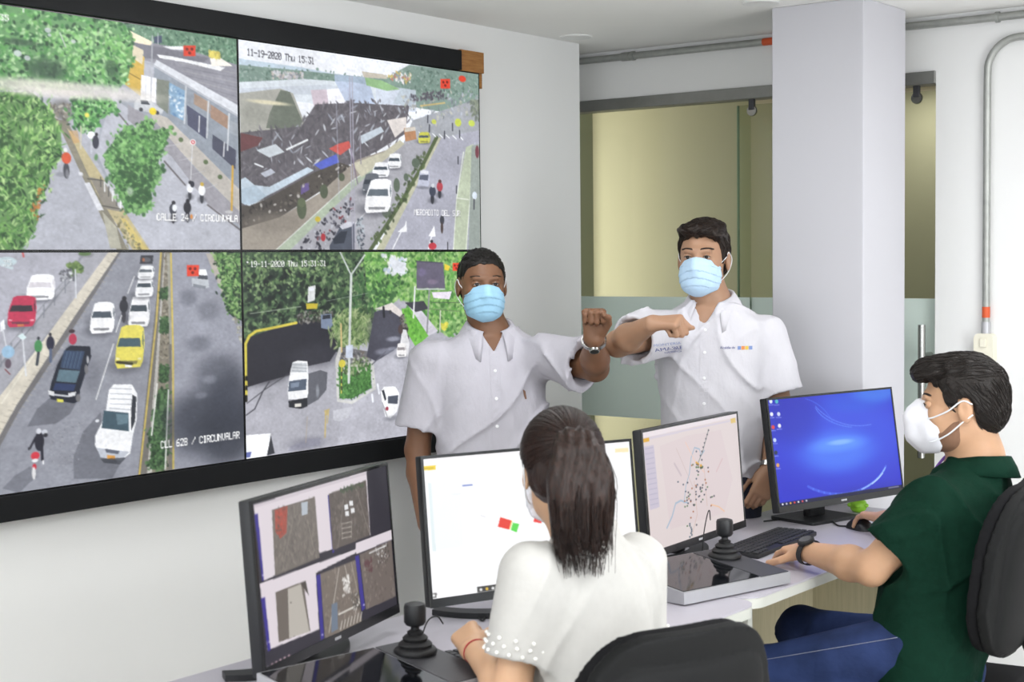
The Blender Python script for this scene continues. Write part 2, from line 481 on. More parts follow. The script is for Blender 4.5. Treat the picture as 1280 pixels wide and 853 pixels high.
# ------------------------------------------------------------------ pictures shown on the screens
PICTURES = {
    'p1': [
        ('p','adb0bc',1,[-236,-57,1038,-36,1023,1023,-258,1044]),
        ('p','9aa0ac',1,[622,256,742,379,997,703,993,993,683,993,547,609,574,332]),
        ('p','b3b6c2',1,[597,329,644,374,997,910,996,1001,682,1000,547,575]),
        ('p','5f8a6c',1,[639,-41,1024,-33,1021,193,636,133]),
        ('p','638a6f',0.92,[639,-41,1024,-33,1022,148,636,122]),
        ('f',['5f8a6c','4a7358','7aa384','8fae94','3f6650'],572,10.4,1.0,[639,-41,1024,-33,1022,148,636,122]),
        ('p','8d8d99',1,[661,69,822,80,1016,126,1013,344,745,166,660,146]),
        ('p','767682',1,[668,85,746,87,905,108,886,130,696,146]),
        ('l','a5a3a6',0.6,4.3,[808,147,1013,164]),
        ('l','77777f',0.6,4.3,[816,165,1013,186]),
        ('l','a5a3a6',0.6,4.3,[823,182,1012,209]),
        ('l','77777f',0.6,4.3,[830,200,1012,232]),
        ('l','a5a3a6',0.6,4.4,[838,217,1012,254]),
        ('l','77777f',0.6,4.4,[845,235,1011,277]),
        ('l','a5a3a6',0.6,4.4,[853,253,1011,299]),
        ('l','77777f',0.6,4.4,[861,270,1011,322]),
        ('l','a5a3a6',0.6,4.4,[868,288,1011,344]),
        ('p','f2e4c4',1,[650,30,727,70,716,86,668,81]),
        ('p','eef0f4',1,[736,121,776,121,958,143,942,161,826,141,745,137]),
        ('p','f4f0e6',1,[908,108,937,95,986,131,913,144]),
        ('p','e9ebf0',1,[756,82,822,69,827,86,781,91]),
        ('f',['e8d860','c8b850'],12,11.0,1.0,[906,75,943,76,943,102,905,101]),
        ('p','8e97a4',1,[727,169,1013,367,1008,721,754,413,725,310]),
        ('p','d5d9e2',1,[735,146,1014,321,1013,367,727,169]),
        ('p','b4b8c2',1,[727,169,1013,367,1013,378,727,179]),
        ('p','7ea4c6',1,[771,239,824,271,822,412,774,382]),
        ('f',['5a86b8','a8c8e0','dfe8f0'],24,10.7,1.0,[771,247,824,274,822,405,774,382]),
        ('p','a58c7a',1,[853,277,905,314,904,365,852,328]),
        ('p','4c5069',1,[828,335,893,389,889,485,830,426]),
        ('p','a2826e',1,[907,321,969,372,965,432,906,383]),
        ('p','484b5e',1,[911,460,991,527,987,617,910,527]),
        ('p','9aa2ac',1,[971,387,1004,405,1003,465,970,446]),
        ('l','c4c9d0',1,7.2,[827,252,819,420]),
        ('l','c4c9d0',1,7.4,[900,307,892,477]),
        ('l','c4c9d0',1,7.5,[969,357,961,529]),
        ('l','d8dade',1,5.1,[869,381,866,454]),
        ('l','d8dade',1,5.2,[951,493,947,560]),
        ('p','bcb6ae',1,[717,382,766,401,1008,721,1006,827,853,620,721,424]),
        ('p','98969f',1,[644,357,728,423,853,627,1006,827,1006,887,895,793,776,575,643,426]),
        ('l','c0bfc6',0.7,3.5,[720,470,770,458]),
        ('l','c0bfc6',0.7,3.6,[759,530,808,515]),
        ('l','c0bfc6',0.7,3.6,[799,591,846,573]),
        ('l','c0bfc6',0.7,3.6,[839,653,884,632]),
        ('l','c0bfc6',0.7,3.7,[880,717,923,692]),
        ('e','5c7048',1,[778,445,7.6,10.8]),
        ('e','5c7048',1,[807,496,7.7,10.8]),
        ('e','5c7048',1,[887,591,8.0,11.0]),
        ('e','5c7048',1,[934,657,8.1,11.2]),
        ('l','6c686c',1,6.9,[613,396,643,447]),
        ('l','6c686c',1,7.9,[753,599,818,702]),
        ('l','6c686c',1,8.1,[890,790,1005,910]),
        ('p','d2ac42',1,[620,91,698,139,694,245,683,316,622,256]),
        ('l','8a6c2a',1,4.2,[623,201,689,245]),
        ('p','d9cdb0',1,[649,85,696,111,691,175,662,152]),
        ('p','eef0f6',1,[687,221,734,228,730,338,683,334]),
        ('l','c8ccd6',1,2.8,[702,222,698,335]),
        ('l','c8ccd6',1,2.8,[719,226,715,337]),
        ('p','7b8276',1,[734,231,774,235,767,383,732,345]),
        ('l','b0b4bc',1,4.6,[724,42,715,319]),
        ('p','44506a',1,[729,45,754,33,754,68,729,73]),
        ('l','b8bcc8',1,3.5,[742,25,741,74]),
        ('p','c2c6cc',1,[664,347,674,328,717,333,732,355,754,367,749,385,712,386,663,375]),
        ('p','3c424c',1,[683,334,705,334,712,351,685,351]),
        ('e','383840',1,[684,375,6.1,8.8]),
        ('e','383840',1,[734,383,6.2,8.9]),
        ('l','b8b8b0',1,4.3,[719,393,717,495]),
        ('e','ecd024',1,[720,378,11.2,16.0]),
        ('p','85806f',1,[437,451,468,448,634,1000,601,1000]),
        ('p','c0b284',1,[467,481,498,529,702,1000,649,1000,544,746]),
        ('p','8d877c',1,[527,685,568,696,618,832,571,820]),
        ('p','c7c9d0',1,[570,703,582,702,628,804,613,819]),
        ('l','50504c',1,4.5,[559,683,559,725]),
        ('l','f0f2f4',1,4.5,[570,703,570,745]),
        ('l','50504c',1,4.5,[582,723,581,765]),
        ('l','f0f2f4',1,4.5,[593,743,592,785]),
        ('l','50504c',1,4.5,[605,763,604,805]),
        ('l','f0f2f4',1,4.5,[616,784,615,826]),
        ('l','55534c',1,5.1,[522,693,564,697]),
        ('l','55534c',1,5.2,[562,807,613,819]),
        ('p','b0ae9c',1,[602,899,615,993,582,993,561,831]),
        ('p','d0bc6c',1,[613,854,631,863,697,1000,663,1000]),
        ('f',['7a7a50','6a6448','94906a'],40,10.4,1.0,[589,830,617,846,678,1000,634,1000]),
        ('p','d6d8e0',1,[511,710,527,709,566,827,548,828]),
        ('p','d6d8e0',1,[496,667,507,666,509,680,498,681]),
        ('p','cf9c5c',0.6,[472,494,496,488,502,538,484,547]),
        ('p','5e9a57',0.92,[-5,-2,626,-7,664,47,662,152,646,245,612,306,418,328,-13,393]),
        ('f',['3f8a3e','5aa64e','2c6236','78bd64','9ad68a','1f4228','4a9446','b4dca0'],1980,13.4,1.0,[-5,-2,626,-7,664,47,662,152,646,245,612,306,418,328,-13,393]),
        ('f',['8fd078','a4dc8c','74bd5c'],140,13.2,1.0,[422,57,649,61,642,201,462,265]),
        ('b','2a4634',0.75,[414,242,52.5,43.0]),
        ('b','2a4634',0.7,[346,143,46.6,13.0]),
        ('b','24402e',0.6,[599,208,18.8,34.5]),
        ('e','ccd2da',0.8,[339,190,10.5,13.0]),
        ('e','ccd2da',0.8,[364,205,8.5,10.5]),
        ('e','ccd2da',0.8,[421,79,8.7,10.6]),
        ('e','ccd2da',0.8,[491,112,6.7,8.1]),
        ('e','ccd2da',0.8,[425,98,5.4,6.6]),
        ('l','b8c8b8',1,5.3,[454,83,469,140]),
        ('l','e6eae6',1,5.2,[357,-1,357,18]),
        ('b','66645c',0.8,[455,409,31.1,40.2]),
        ('f',['b8b4a8','8c8678','5e5850'],26,10.0,1.0,[421,381,478,379,472,447,428,453]),
        ('p','5e9a57',0.92,[483,352,579,325,613,375,559,437,544,490,494,478]),
        ('f',['3f8a3e','5aa64e','2c6236','78bd64','9ad68a','1f4228','4a9446','b4dca0'],484,13.5,1.0,[483,352,579,325,613,375,559,437,544,490,494,478]),
        ('e','e0d850',1,[524,420,6.8,10.2]),
        ('p','5c8d47',0.92,[-13,393,375,344,416,398,450,483,450,604,416,666,411,733,379,808,383,874,356,960,321,1006,-24,1005]),
        ('f',['5a9640','76b254','9acb70','38702e','284e28','b2d888','4a8438','204024'],2860,12.6,2.2,[-13,393,375,344,416,398,450,483,450,604,416,666,411,733,379,808,383,874,356,960,321,1006,-24,1005]),
        ('f',['2c5228','35602c','274a26'],110,15.7,1.0,[169,547,393,490,412,637,346,757,161,955]),
        ('f',['c07830','a8642c'],22,9.9,1.0,[362,828,394,714,402,727,378,887]),
        ('b','dcd6cc',0.85,[472,316,245.9,30.2]),
        ('b','e4ded8',0.6,[417,341,133.9,19.9]),
        ('b','d8d4d8',0.5,[597,311,86.0,31.0]),
        ('l','c9c2ae',1,5.4,[506,470,504,565]),
        ('e','e9ebf2',1,[535,504,11.0,16.4]),
        ('l','c8ccd6',1,3.4,[535,518,534,583]),
        ('e','333543',1,[547,533,9.7,29.1]),
        ('e','26262e',1,[550,500,4.6,8.2]),
        ('e','44464e',1,[462,662,8.9,33.6]),
        ('e','df4f2a',1,[463,609,13.3,24.2]),
        ('e','dddde2',1,[461,575,5.8,9.4]),
        ('e','74767e',1,[464,676,4.4,20.2]),
        ('b','70727c',0.5,[446,680,13.2,10.1]),
        ('p','5b924f',0.92,[565,590,594,536,638,448,662,477,692,421,721,410,710,471,740,464,773,446,757,527,733,607,750,642,711,737,710,815,665,845,625,811,592,691,592,640]),
        ('f',['4f8a44','64a454','3b6c38','7cba64','8ac474','2f5832'],924,13.7,1.0,[565,590,594,536,638,448,662,477,692,421,721,410,710,471,740,464,773,446,757,527,733,607,750,642,711,737,710,815,665,845,625,811,592,691,592,640]),
        ('f',['2d5830','355f34'],90,13.9,1.0,[617,603,718,630,706,773,649,817,615,725]),
        ('b','c8d4c8',0.6,[645,740,9.6,17.5]),
        ('l','d8a83c',1,9.4,[978,603,971,813]),
        ('e','bcbcc0',1,[962,820,13.7,7.5]),
        ('e','e8dcdc',1,[846,503,9.9,13.8]),
        ('e','c83038',1,[846,503,6.3,8.7]),
        ('e','f4e8e8',1,[846,503,3.4,4.7]),
        ('l','d0d2d6',1,3.6,[844,518,836,676]),
        ('b','44454f',0.5,[832,755,13.0,13.7]),
        ('e','32343c',1,[832,746,5.5,25.1]),
        ('e','e6e8ee',1,[833,714,10.4,22.8]),
        ('e','2a2a30',1,[834,689,5.5,8.7]),
        ('e','2a2c38',1,[841,697,6.8,14.6]),
        ('b','44454f',0.5,[871,767,14.3,14.9]),
        ('e','32343c',1,[871,757,6.1,27.3]),
        ('e','eceef2',1,[872,723,11.4,24.8]),
        ('e','caa83c',1,[873,695,6.1,9.4]),
        ('b','44454f',0.5,[776,861,14.8,15.7]),
        ('e','2c2c34',1,[777,851,6.3,28.8]),
        ('e','3c3f4a',1,[777,814,11.8,26.1]),
        ('e','2a2a30',1,[779,785,6.3,9.9]),
        ('e','dfe3ea',1,[782,808,7.7,16.2]),
        ('b','44454f',0.5,[823,854,15.6,16.4]),
        ('e','2c2c34',1,[823,843,6.6,30.0]),
        ('e','26262e',1,[823,805,12.5,27.3]),
        ('e','1e1e26',1,[825,775,6.6,10.4]),
        ('e','e08a3c',1,[836,846,4.2,11.0]),
        ('p','ee3b22',1,[822,66,861,58,860,107,821,114]),
        ('e','7a1a12',1,[833,80,4.7,6.8]),
        ('e','7a1a12',1,[849,77,4.7,6.9]),
        ('e','7a1a12',1,[841,96,4.7,6.8]),
        ('t', 'ffffff', 'CALLE 24 / CIRCUNVALA', 725, 834, 12.76, 33),
        ('t', 'ffffff', '15:31:35', 226, 38, 11.58, 26),
        ('n',0.012,90),
    ],
    'p2': [
        ('p','e9edf5',1,[-4,-27,1053,-39,1043,1030,-19,1023]),
        ('p','bcd0e0',1,[3,91,240,95,364,106,2,151]),
        ('p','7d968c',1,[3,121,180,113,561,98,674,4,1053,-8,1050,255,526,216,1,211]),
        ('p','789387',0.92,[3,128,301,108,561,107,702,16,1036,22,1027,141,561,157,2,196]),
        ('f',['6a8a7c','87a094','557266','9cb0a8'],528,11.2,1.0,[3,128,301,108,561,107,702,16,1036,22,1027,141,561,157,2,196]),
        ('f',['b8b8c0','d4d4da','c8bcb4','8c8c98'],60,11.5,1.0,[121,131,240,119,239,150,121,169]),
        ('p','d4dde6',1,[1,203,239,150,428,136,630,146,576,271,1,263]),
        ('p','c3ccd8',1,[1,233,332,163,427,177,394,206,1,259]),
        ('p','a5a59c',1,[1,256,149,211,196,227,236,362,218,404,3,450]),
        ('p','5d6759',0.85,[107,340,149,218,184,221,230,363,212,404,94,410]),
        ('b','8f9086',0.6,[55,346,51.4,53.1]),
        ('b','ded6b4',0.95,[107,285,70.2,10.0]),
        ('p','c9bac6',1,[263,201,414,171,416,276,274,279]),
        ('p','ecedf4',1,[325,188,408,167,416,276,333,275]),
        ('p','a9bada',0.75,[357,107,494,101,526,245,413,268,357,139]),
        ('p','c6d0e2',0.8,[527,133,701,136,700,255,526,257]),
        ('p','8cb87e',1,[481,103,554,108,630,142,574,159,487,143]),
        ('p','c0b8a8',1,[468,73,575,75,575,96,477,104]),
        ('f',['e8e8ec','c8b060','b87060','9098a8'],50,12.5,1.0,[576,54,684,53,673,106,582,103]),
        ('p','5a565b',1,[224,387,280,270,426,242,671,225,648,380,523,485,396,570,84,755,-7,804,-2,443]),
        ('p','5f5b62',0.92,[224,387,280,270,426,242,671,225,648,380,523,485,396,570,84,747,-1,789,4,443]),
        ('f',['57545a','5e5b60','504d53','68656b','5a565c','737078'],924,15.7,2,[224,387,280,270,426,242,671,225,648,380,523,485,396,570,84,747,-1,789,4,443]),
        ('f',['b8bcc8','a4aab6','cfd3dc','9096a4'],48,15.7,3,[230,363,426,258,646,241,627,370,523,464,423,515,86,621,31,493]),
        ('p','6c3e40',1,[4,443,82,457,64,497,2,533]),
        ('p','cc5048',1,[330,487,366,459,411,439,420,470,375,515]),
        ('p','4a5ac4',1,[270,572,308,545,359,512,371,552,301,597]),
        ('p','b9cad9',1,[-5,669,17,652,50,688,102,693,246,586,270,600,131,710,90,739,55,772,26,788,-7,759]),
        ('p','a8bccd',1,[-6,714,50,688,92,739,49,772,15,785,-7,767]),
        ('p','c9d2da',1,[58,520,128,483,160,519,104,551]),
        ('l','e4e8ec',1,9.7,[169,506,247,451]),
        ('l','dfe3e8',1,7.6,[52,585,80,598]),
        ('p','b4bac8',1,[71,630,109,604,126,622,88,648]),
        ('p','b8c4d0',1,[457,409,545,350,558,374,463,450]),
        ('p','d8d0cc',1,[572,313,656,286,656,346,606,402]),
        ('p','4b453f',1,[-7,789,32,788,98,747,270,611,371,552,416,568,373,640,293,705,141,838,-9,910]),
        ('p','5c4c88',1,[220,678,251,660,250,700,219,725]),
        ('f',['2e2a28','6a625a','c0bcb8','3c3834'],90,11.3,1.0,[-2,804,113,754,374,564,409,577,293,697,126,830,-3,887]),
        ('p','968d81',1,[-9,902,141,838,300,705,442,534,564,473,535,576,421,641,127,1001,-10,1001]),
        ('b','7f776c',0.6,[140,868,120.2,46.6]),
        ('p','a3b29b',1,[124,1001,421,641,522,552,535,576,454,647,174,1001]),
        ('l','d8dcd8',1,3.9,[121,1001,415,650,522,552]),
        ('p','a5a5ae',1,[174,1001,454,647,644,423,735,337,816,354,496,1001]),
        ('p','c0bca4',1,[422,556,557,482,627,412,648,431,539,546,461,622]),
        ('l','d8dade',1,4.9,[418,882,540,717]),
        ('p','a9aaba',1,[544,1001,770,484,816,362,1051,210,1043,1002]),
        ('p','a0a4ac',1,[644,423,685,300,1052,110,1050,301,815,380]),
        ('f',['8c94a0','b0b8c4','a0a09c','70787f','bcbcb0','94a08c','9aa0ac'],145,12.7,1.0,[630,172,1036,85,1026,258,699,341,646,262]),
        ('f',['4a4a54','5a5460'],50,12.8,1.0,[672,165,833,116,848,157,700,195]),
        ('l','c8b070',1,8.6,[722,218,833,186]),
        ('p','bcbca0',1,[517,1001,551,1001,815,380,793,382]),
        ('l','54643e',1,20.8,[493,1001,587,824,644,712,725,544,793,382]),
        ('f',['4c5c38','5c7244','3c4a30'],80,16.6,1.0,[494,943,560,825,697,512,800,381,770,463,630,781,517,993]),
        ('e','5a6a58',1,[696,529,18.0,25.7]),
        ('e','5a6a58',1,[652,609,10.7,21.3]),
        ('e','5a6a58',1,[610,654,14.0,38.0]),
        ('e','546a48',0.8,[563,791,20.7,37.8]),
        ('l','e8ebf0',1,6.9,[713,361,727,376]),
        ('l','e8ebf0',1,6.9,[744,361,758,377]),
        ('l','e8ebf0',1,6.9,[775,362,789,377]),
        ('l','e8ebf0',1,7.0,[806,362,821,378]),
        ('l','e8ebf0',1,7.0,[838,363,853,378]),
        ('l','e8ebf0',1,7.1,[870,363,886,379]),
        ('l','e8ebf0',1,7.1,[903,364,918,380]),
        ('p','b9c5aa',1,[866,1002,884,718,933,421,969,399,950,715,931,1002]),
        ('l','dfe6d8',1,5.3,[866,1002,884,718,921,449]),
        ('l','dfe6d8',1,5.4,[927,1002,950,706,969,408]),
        ('l','e4eadc',1,6.7,[884,709,942,715]),
        ('p','97a29c',1,[961,409,1049,382,1043,1002,939,1002]),
        ('f',['6a7468','86907c'],40,17.9,1.0,[956,160,1027,132,1026,258,962,275]),
        ('e','7a3c48',1,[988,442,9.9,36.0]),
        ('p','f0f2f6',1,[643,869,650,839,653,903,611,904]),
        ('l','eceef4',1,6.8,[628,899,589,993]),
        ('p','f0f2f6',1,[777,866,783,927,750,924]),
        ('l','eceef4',1,7.0,[765,919,749,993]),
        ('b','50525c',0.6,[594,560,36.8,16.0]),
        ('p','f2f4f8',1,[583,492,593,487,620,485,630,489,632,516,630,550,624,561,575,568,570,559,573,529]),
        ('p','46525e',1,[580,512,622,509,625,525,575,529]),
        ('p','46525e',0.8,[628,494,631,513,630,528,627,513]),
        ('p','30323a',0.55,[579,554,619,551,617,557,580,560]),
        ('p','ffffff',0.5,[573,548,581,549,580,552,573,553]),
        ('p','ffffff',0.5,[618,546,627,544,627,548,619,549]),
        ('b','50525c',0.6,[534,611,44.6,15.8]),
        ('p','eff1f6',1,[520,543,533,538,566,536,577,539,581,566,577,600,571,612,511,619,505,610,508,580]),
        ('p','46525e',1,[517,563,568,559,571,575,511,580]),
        ('p','46525e',0.8,[575,544,579,563,578,579,574,564]),
        ('p','30323a',0.55,[516,604,564,601,562,608,517,611]),
        ('p','ffffff',0.5,[509,599,519,599,517,603,509,603]),
        ('p','ffffff',0.5,[563,596,574,594,574,599,564,599]),
        ('b','50525c',0.6,[487,702,41.8,22.3]),
        ('p','5c626c',1,[479,606,491,600,521,597,532,603,534,642,529,689,522,705,466,712,462,699,466,657]),
        ('p','333a44',1,[474,634,523,631,524,653,468,657]),
        ('p','333a44',0.8,[530,610,532,637,531,659,528,637]),
        ('p','30323a',0.55,[471,692,516,690,514,699,472,701]),
        ('p','ffffff',0.5,[465,684,474,685,473,690,465,690]),
        ('p','ffffff',0.5,[516,683,526,680,526,687,517,687]),
        ('b','50525c',0.6,[513,791,67.8,35.8]),
        ('p','f4f5f8',1,[500,637,520,627,569,623,587,633,589,694,581,771,569,797,479,807,471,786,478,718]),
        ('p','5c6872',1,[493,682,571,677,573,713,482,718]),
        ('p','5c6872',0.8,[583,644,587,687,583,722,579,688]),
        ('p','30323a',0.55,[487,775,559,772,556,786,489,789]),
        ('p','ffffff',0.5,[477,761,492,764,489,771,477,771]),
        ('p','ffffff',0.5,[559,761,576,757,575,767,561,768]),
        ('p','b9bdd2',1,[702,649,714,571,732,561,758,568,761,602,753,654,706,662]),
        ('p','596074',1,[714,592,754,589,750,620,710,618]),
        ('p','e2e4ee',1,[718,566,754,568,754,585,717,583]),
        ('b','54565e',0.5,[727,660,29.3,8.6]),
        ('b','44454f',0.5,[770,729,19.3,17.0]),
        ('e','33353f',1,[770,717,8.2,31.1]),
        ('e','3c4254',1,[771,678,15.4,28.3]),
        ('e','c8ccd4',1,[773,647,8.2,10.7]),
        ('b','44454f',0.5,[804,697,18.0,15.8]),
        ('e','33353f',1,[804,687,7.6,28.9]),
        ('e','b83c48',1,[805,650,14.4,26.2]),
        ('e','5c3030',1,[806,621,7.6,10.0]),
        ('p','b27c54',1,[645,347,695,333,701,400,651,418]),
        ('p','c8c0b4',1,[649,347,695,333,698,354,648,368]),
        ('b','50525c',0.6,[731,413,34.0,12.1]),
        ('p','cccb44',1,[716,363,725,359,750,356,759,359,764,379,763,405,759,414,714,421,709,414,709,391]),
        ('p','46525e',1,[714,378,754,374,757,386,711,391]),
        ('p','46525e',0.8,[758,363,762,377,762,388,758,377]),
        ('p','30323a',0.55,[717,409,753,406,752,411,718,414]),
        ('p','ffffff',0.5,[711,405,718,406,717,408,711,409]),
        ('p','ffffff',0.5,[752,402,761,400,761,404,753,404]),
        ('e','c4d244',1,[896,287,15.4,22.1]),
        ('e','c8da50',1,[962,283,15.8,17.9]),
        ('e','c8d04c',1,[782,296,11.1,13.0]),
        ('l','484a54',1,7.8,[754,265,753,304]),
        ('l','484a54',1,7.8,[761,316,760,355]),
        ('l','484a54',1,7.9,[831,343,830,383]),
        ('l','484a54',1,8.0,[903,331,903,371]),
        ('l','484a54',1,7.9,[869,295,869,335]),
        ('l','484a54',1,8.0,[894,478,894,518]),
        ('l','484a54',1,8.0,[885,642,884,682]),
        ('e','d6e2f0',1,[973,691,11.9,22.5]),
        ('l','4a4c56',1,9.0,[970,714,969,768]),
        ('e','3c3e48',1,[814,834,10.5,26.3]),
        ('e','4a3c38',1,[813,878,6.0,30.7]),
        ('e','c83440',1,[768,979,18.6,19.6]),
        ('e','2a2a30',1,[764,953,6.7,8.7]),
        ('l','3a3a40',1,6.2,[839,958,839,997]),
        ('f',['262630','3a3a46','7a3038','b8bcc8','52525e','1e1e26','6a6a78'],110,11.9,1.0,[266,882,330,800,414,723,426,788,386,883,327,1001,192,1001,229,953]),
        ('e','c8b030',1,[282,845,10.9,14.0]),
        ('e','b83038',1,[302,936,9.4,20.0]),
        ('p','49505f',1,[327,977,367,888,406,858,428,862,427,1001,327,1001]),
        ('p','c6c8d4',1,[367,879,399,854,429,854,418,878,379,895]),
        ('p','2a303c',1,[340,945,373,904,399,903,385,965,343,969]),
        ('f',['aab4be','6a727c','3c4450'],30,12.3,1.0,[439,841,472,828,470,993,440,993]),
        ('e','4f5a42',1,[221,795,18.2,51.2]),
        ('e','5a6648',1,[221,764,15.2,23.6]),
        ('e','4b5540',1,[308,704,15.7,36.0]),
        ('e','4b5540',1,[379,627,12.9,20.3]),
        ('l','a4a2b4',0.8,6.5,[418,109,420,1001]),
        ('l','a4a2b4',0.8,6.5,[428,108,430,1001]),
        ('l','8a8490',1,5.7,[457,389,459,553]),
        ('l','6e5c7c',0.6,8.1,[417,475,444,656]),
        ('l','b8bcd0',0.4,6.0,[362,219,368,742]),
        ('p','ee3b22',1,[815,58,860,50,860,103,815,110]),
        ('e','7a1a12',1,[828,73,5.4,7.3]),
        ('e','7a1a12',1,[846,70,5.4,7.4]),
        ('e','7a1a12',1,[837,90,5.4,7.3]),
        ('e','ee3b22',1,[919,40,17.5,17.7]),
        ('t', '3c3c46', '11-19-2020 Thu 15:31', 31, 36, 12.44, 35),
        ('t', 'f4f4f8', 'MERCADITO DEL SUR', 686, 778, 12.71, 34),
        ('n',0.012,90),
    ],
    'p3': [
        ('p','8c8f9b',1,[-287,-41,1024,-53,1008,1095,-310,1092]),
        ('p','acadba',1,[-287,-41,523,-48,429,175,251,505,-299,581]),
        ('p','a0a1ab',1,[522,-14,592,-14,483,190,356,417,228,664,-306,921,-302,694,272,475]),
        ('p','cfc8b8',1,[580,-7,610,-7,472,299,394,471,314,645,249,818,-311,1148,-306,921,228,664,383,380]),
        ('l','aaa292',0.7,3.5,[586,14,610,28]),
        ('l','aaa292',0.7,3.5,[574,40,598,54]),
        ('l','aaa292',0.7,3.5,[562,66,586,80]),
        ('l','aaa292',0.7,3.5,[550,91,575,106]),
        ('l','aaa292',0.7,3.4,[538,117,563,132]),
        ('l','aaa292',0.7,3.4,[526,142,551,157]),
        ('l','aaa292',0.7,3.4,[515,168,540,183]),
        ('l','aaa292',0.7,3.4,[503,193,529,208]),
        ('l','aaa292',0.7,3.4,[491,218,517,233]),
        ('l','aaa292',0.7,3.4,[479,243,506,258]),
        ('l','aaa292',0.7,3.4,[468,268,495,283]),
        ('l','aaa292',0.7,3.4,[456,293,483,308]),
        ('l','aaa292',0.7,3.4,[445,317,472,333]),
        ('l','aaa292',0.7,3.4,[433,342,461,358]),
        ('l','aaa292',0.7,3.4,[422,366,450,382]),
        ('l','aaa292',0.7,3.4,[411,391,439,407]),
        ('l','aaa292',0.7,3.4,[399,415,428,431]),
        ('l','aaa292',0.7,3.3,[388,439,417,455]),
        ('l','aaa292',0.7,3.3,[377,463,406,480]),
        ('l','aaa292',0.7,3.3,[366,487,395,504]),
        ('l','aaa292',0.7,3.3,[355,511,384,527]),
        ('l','aaa292',0.7,3.3,[344,534,374,551]),
        ('l','aaa292',0.7,3.3,[333,558,363,575]),
        ('l','aaa292',0.7,3.3,[322,581,352,599]),
        ('l','aaa292',0.7,3.3,[311,604,342,622]),
        ('l','aaa292',0.7,3.3,[300,628,331,645]),
        ('l','aaa292',0.7,3.3,[289,651,321,669]),
        ('l','aaa292',0.7,3.3,[279,674,310,692]),
        ('l','aaa292',0.7,3.3,[268,696,300,715]),
        ('l','aaa292',0.7,3.3,[257,719,289,738]),
        ('p','6c6a6c',1,[610,-7,617,-7,476,313,318,658,253,831,246,804,310,637,467,292]),
        ('l','e0dccc',1,4.0,[383,380,273,622]),
        ('l','8c9098',1,4.2,[262,441,482,64]),
        ('l','7c8088',1,5.2,[261,480,475,105]),
        ('l','7a7e88',1,4.4,[482,64,481,122]),
        ('l','7a7e88',1,4.4,[451,118,450,174]),
        ('l','7a7e88',1,4.4,[421,171,420,225]),
        ('l','7a7e88',1,4.3,[391,223,390,275]),
        ('l','7a7e88',1,4.3,[361,275,360,325]),
        ('l','7a7e88',1,4.3,[331,326,331,374]),
        ('l','7a7e88',1,4.3,[302,376,301,422]),
        ('l','7a7e88',1,4.2,[274,426,273,470]),
        ('e','c0d4dc',1,[295,38,27.0,19.6]),
        ('l','c0d0d8',1,13.0,[283,51,308,65]),
        ('l','d05050',1,6.6,[338,0,340,19]),
        ('e','8a8a94',1,[512,10,22.8,13.7]),
        ('e','5a7848',1,[508,6,18.2,10.3]),
        ('b','50525c',0.6,[374,193,46.9,22.0]),
        ('p','f2f3f7',1,[360,98,373,93,407,93,420,100,423,138,420,185,413,200,350,201,344,188,347,146]),
        ('p','d0ccd4',1,[356,125,410,127,413,149,350,147]),
        ('p','d0ccd4',0.8,[418,107,422,134,420,155,416,133]),
        ('p','30323a',0.55,[355,182,405,184,403,193,357,191]),
        ('p','ffffff',0.5,[348,173,358,175,356,180,348,179]),
        ('p','ffffff',0.5,[405,177,416,176,416,182,406,182]),
        ('b','50525c',0.6,[321,301,45.8,26.3]),
        ('p','c62a4c',1,[310,186,323,180,357,182,369,190,371,235,366,291,359,309,298,310,293,294,296,244]),
        ('p','2f2830',1,[306,219,358,222,361,248,299,245]),
        ('p','2f2830',0.8,[366,198,369,230,367,255,364,230]),
        ('p','30323a',0.55,[303,287,352,290,350,301,305,297]),
        ('p','ffffff',0.5,[296,276,306,279,305,284,296,284]),
        ('p','ffffff',0.5,[352,282,363,280,363,288,353,288]),
        ('p','d07040',1,[319,298,337,300,337,309,319,308]),
        ('f',['5c7a3c','7c9a54','3f5c30'],60,13.5,1.0,[458,47,494,48,500,82,470,105]),
        ('f',['dadde2','8a8c94','54565e'],40,10.1,1.0,[435,80,475,74,479,122,439,121]),
        ('l','c8ccd4',1,5.4,[480,75,480,197]),
        ('p','e6eaf0',1,[275,286,285,276,287,316,274,328]),
        ('l','d8dce4',1,4.6,[281,319,288,385]),
        ('p','d0e6ea',1,[319,348,332,336,342,356,332,369]),
        ('l','d0d4dc',1,5.3,[332,362,338,515]),
        ('e','8fb8d8',1,[293,411,16.6,26.2]),
        ('e','5a4a58',1,[292,460,8.3,19.7]),
        ('l','80484c',1,4.9,[284,482,296,504]),
        ('e','3c8a4c',1,[373,395,10.7,26.7]),
        ('e','222630',1,[374,362,3.9,7.3]),
        ('l','2c3440',1,10.0,[373,422,368,472]),
        ('e','25253a',1,[406,385,11.3,30.2]),
        ('e','1e1e28',1,[406,348,3.9,7.4]),
        ('l','4c5a78',1,10.1,[406,412,405,463]),
        ('e','b62a46',1,[468,373,11.2,23.8]),
        ('e','3a2a30',1,[466,339,8.9,8.5]),
        ('l','6a6e78',0.5,10.2,[457,400,415,497]),
        ('p','60636e',0.8,[400,617,475,645,456,693,416,728,338,728,365,659]),
        ('p','646772',0.8,[461,975,462,879,491,775,543,700,550,855,595,941,571,999]),
        ('p','666974',0.75,[269,973,301,927,344,896,360,946,338,968,312,1002]),
        ('b','5e616c',0.5,[519,537,27.6,69.1]),
        ('b','62656f',0.5,[523,312,18.4,41.3]),
        ('b','62656f',0.5,[641,275,21.8,84.8]),
        ('p','1a1f2c',1,[398,603,406,550,424,475,448,413,461,400,517,409,519,454,499,535,485,595,482,642,466,650,404,624]),
        ('p','2d3f5c',1,[443,419,501,428,486,509,431,492]),
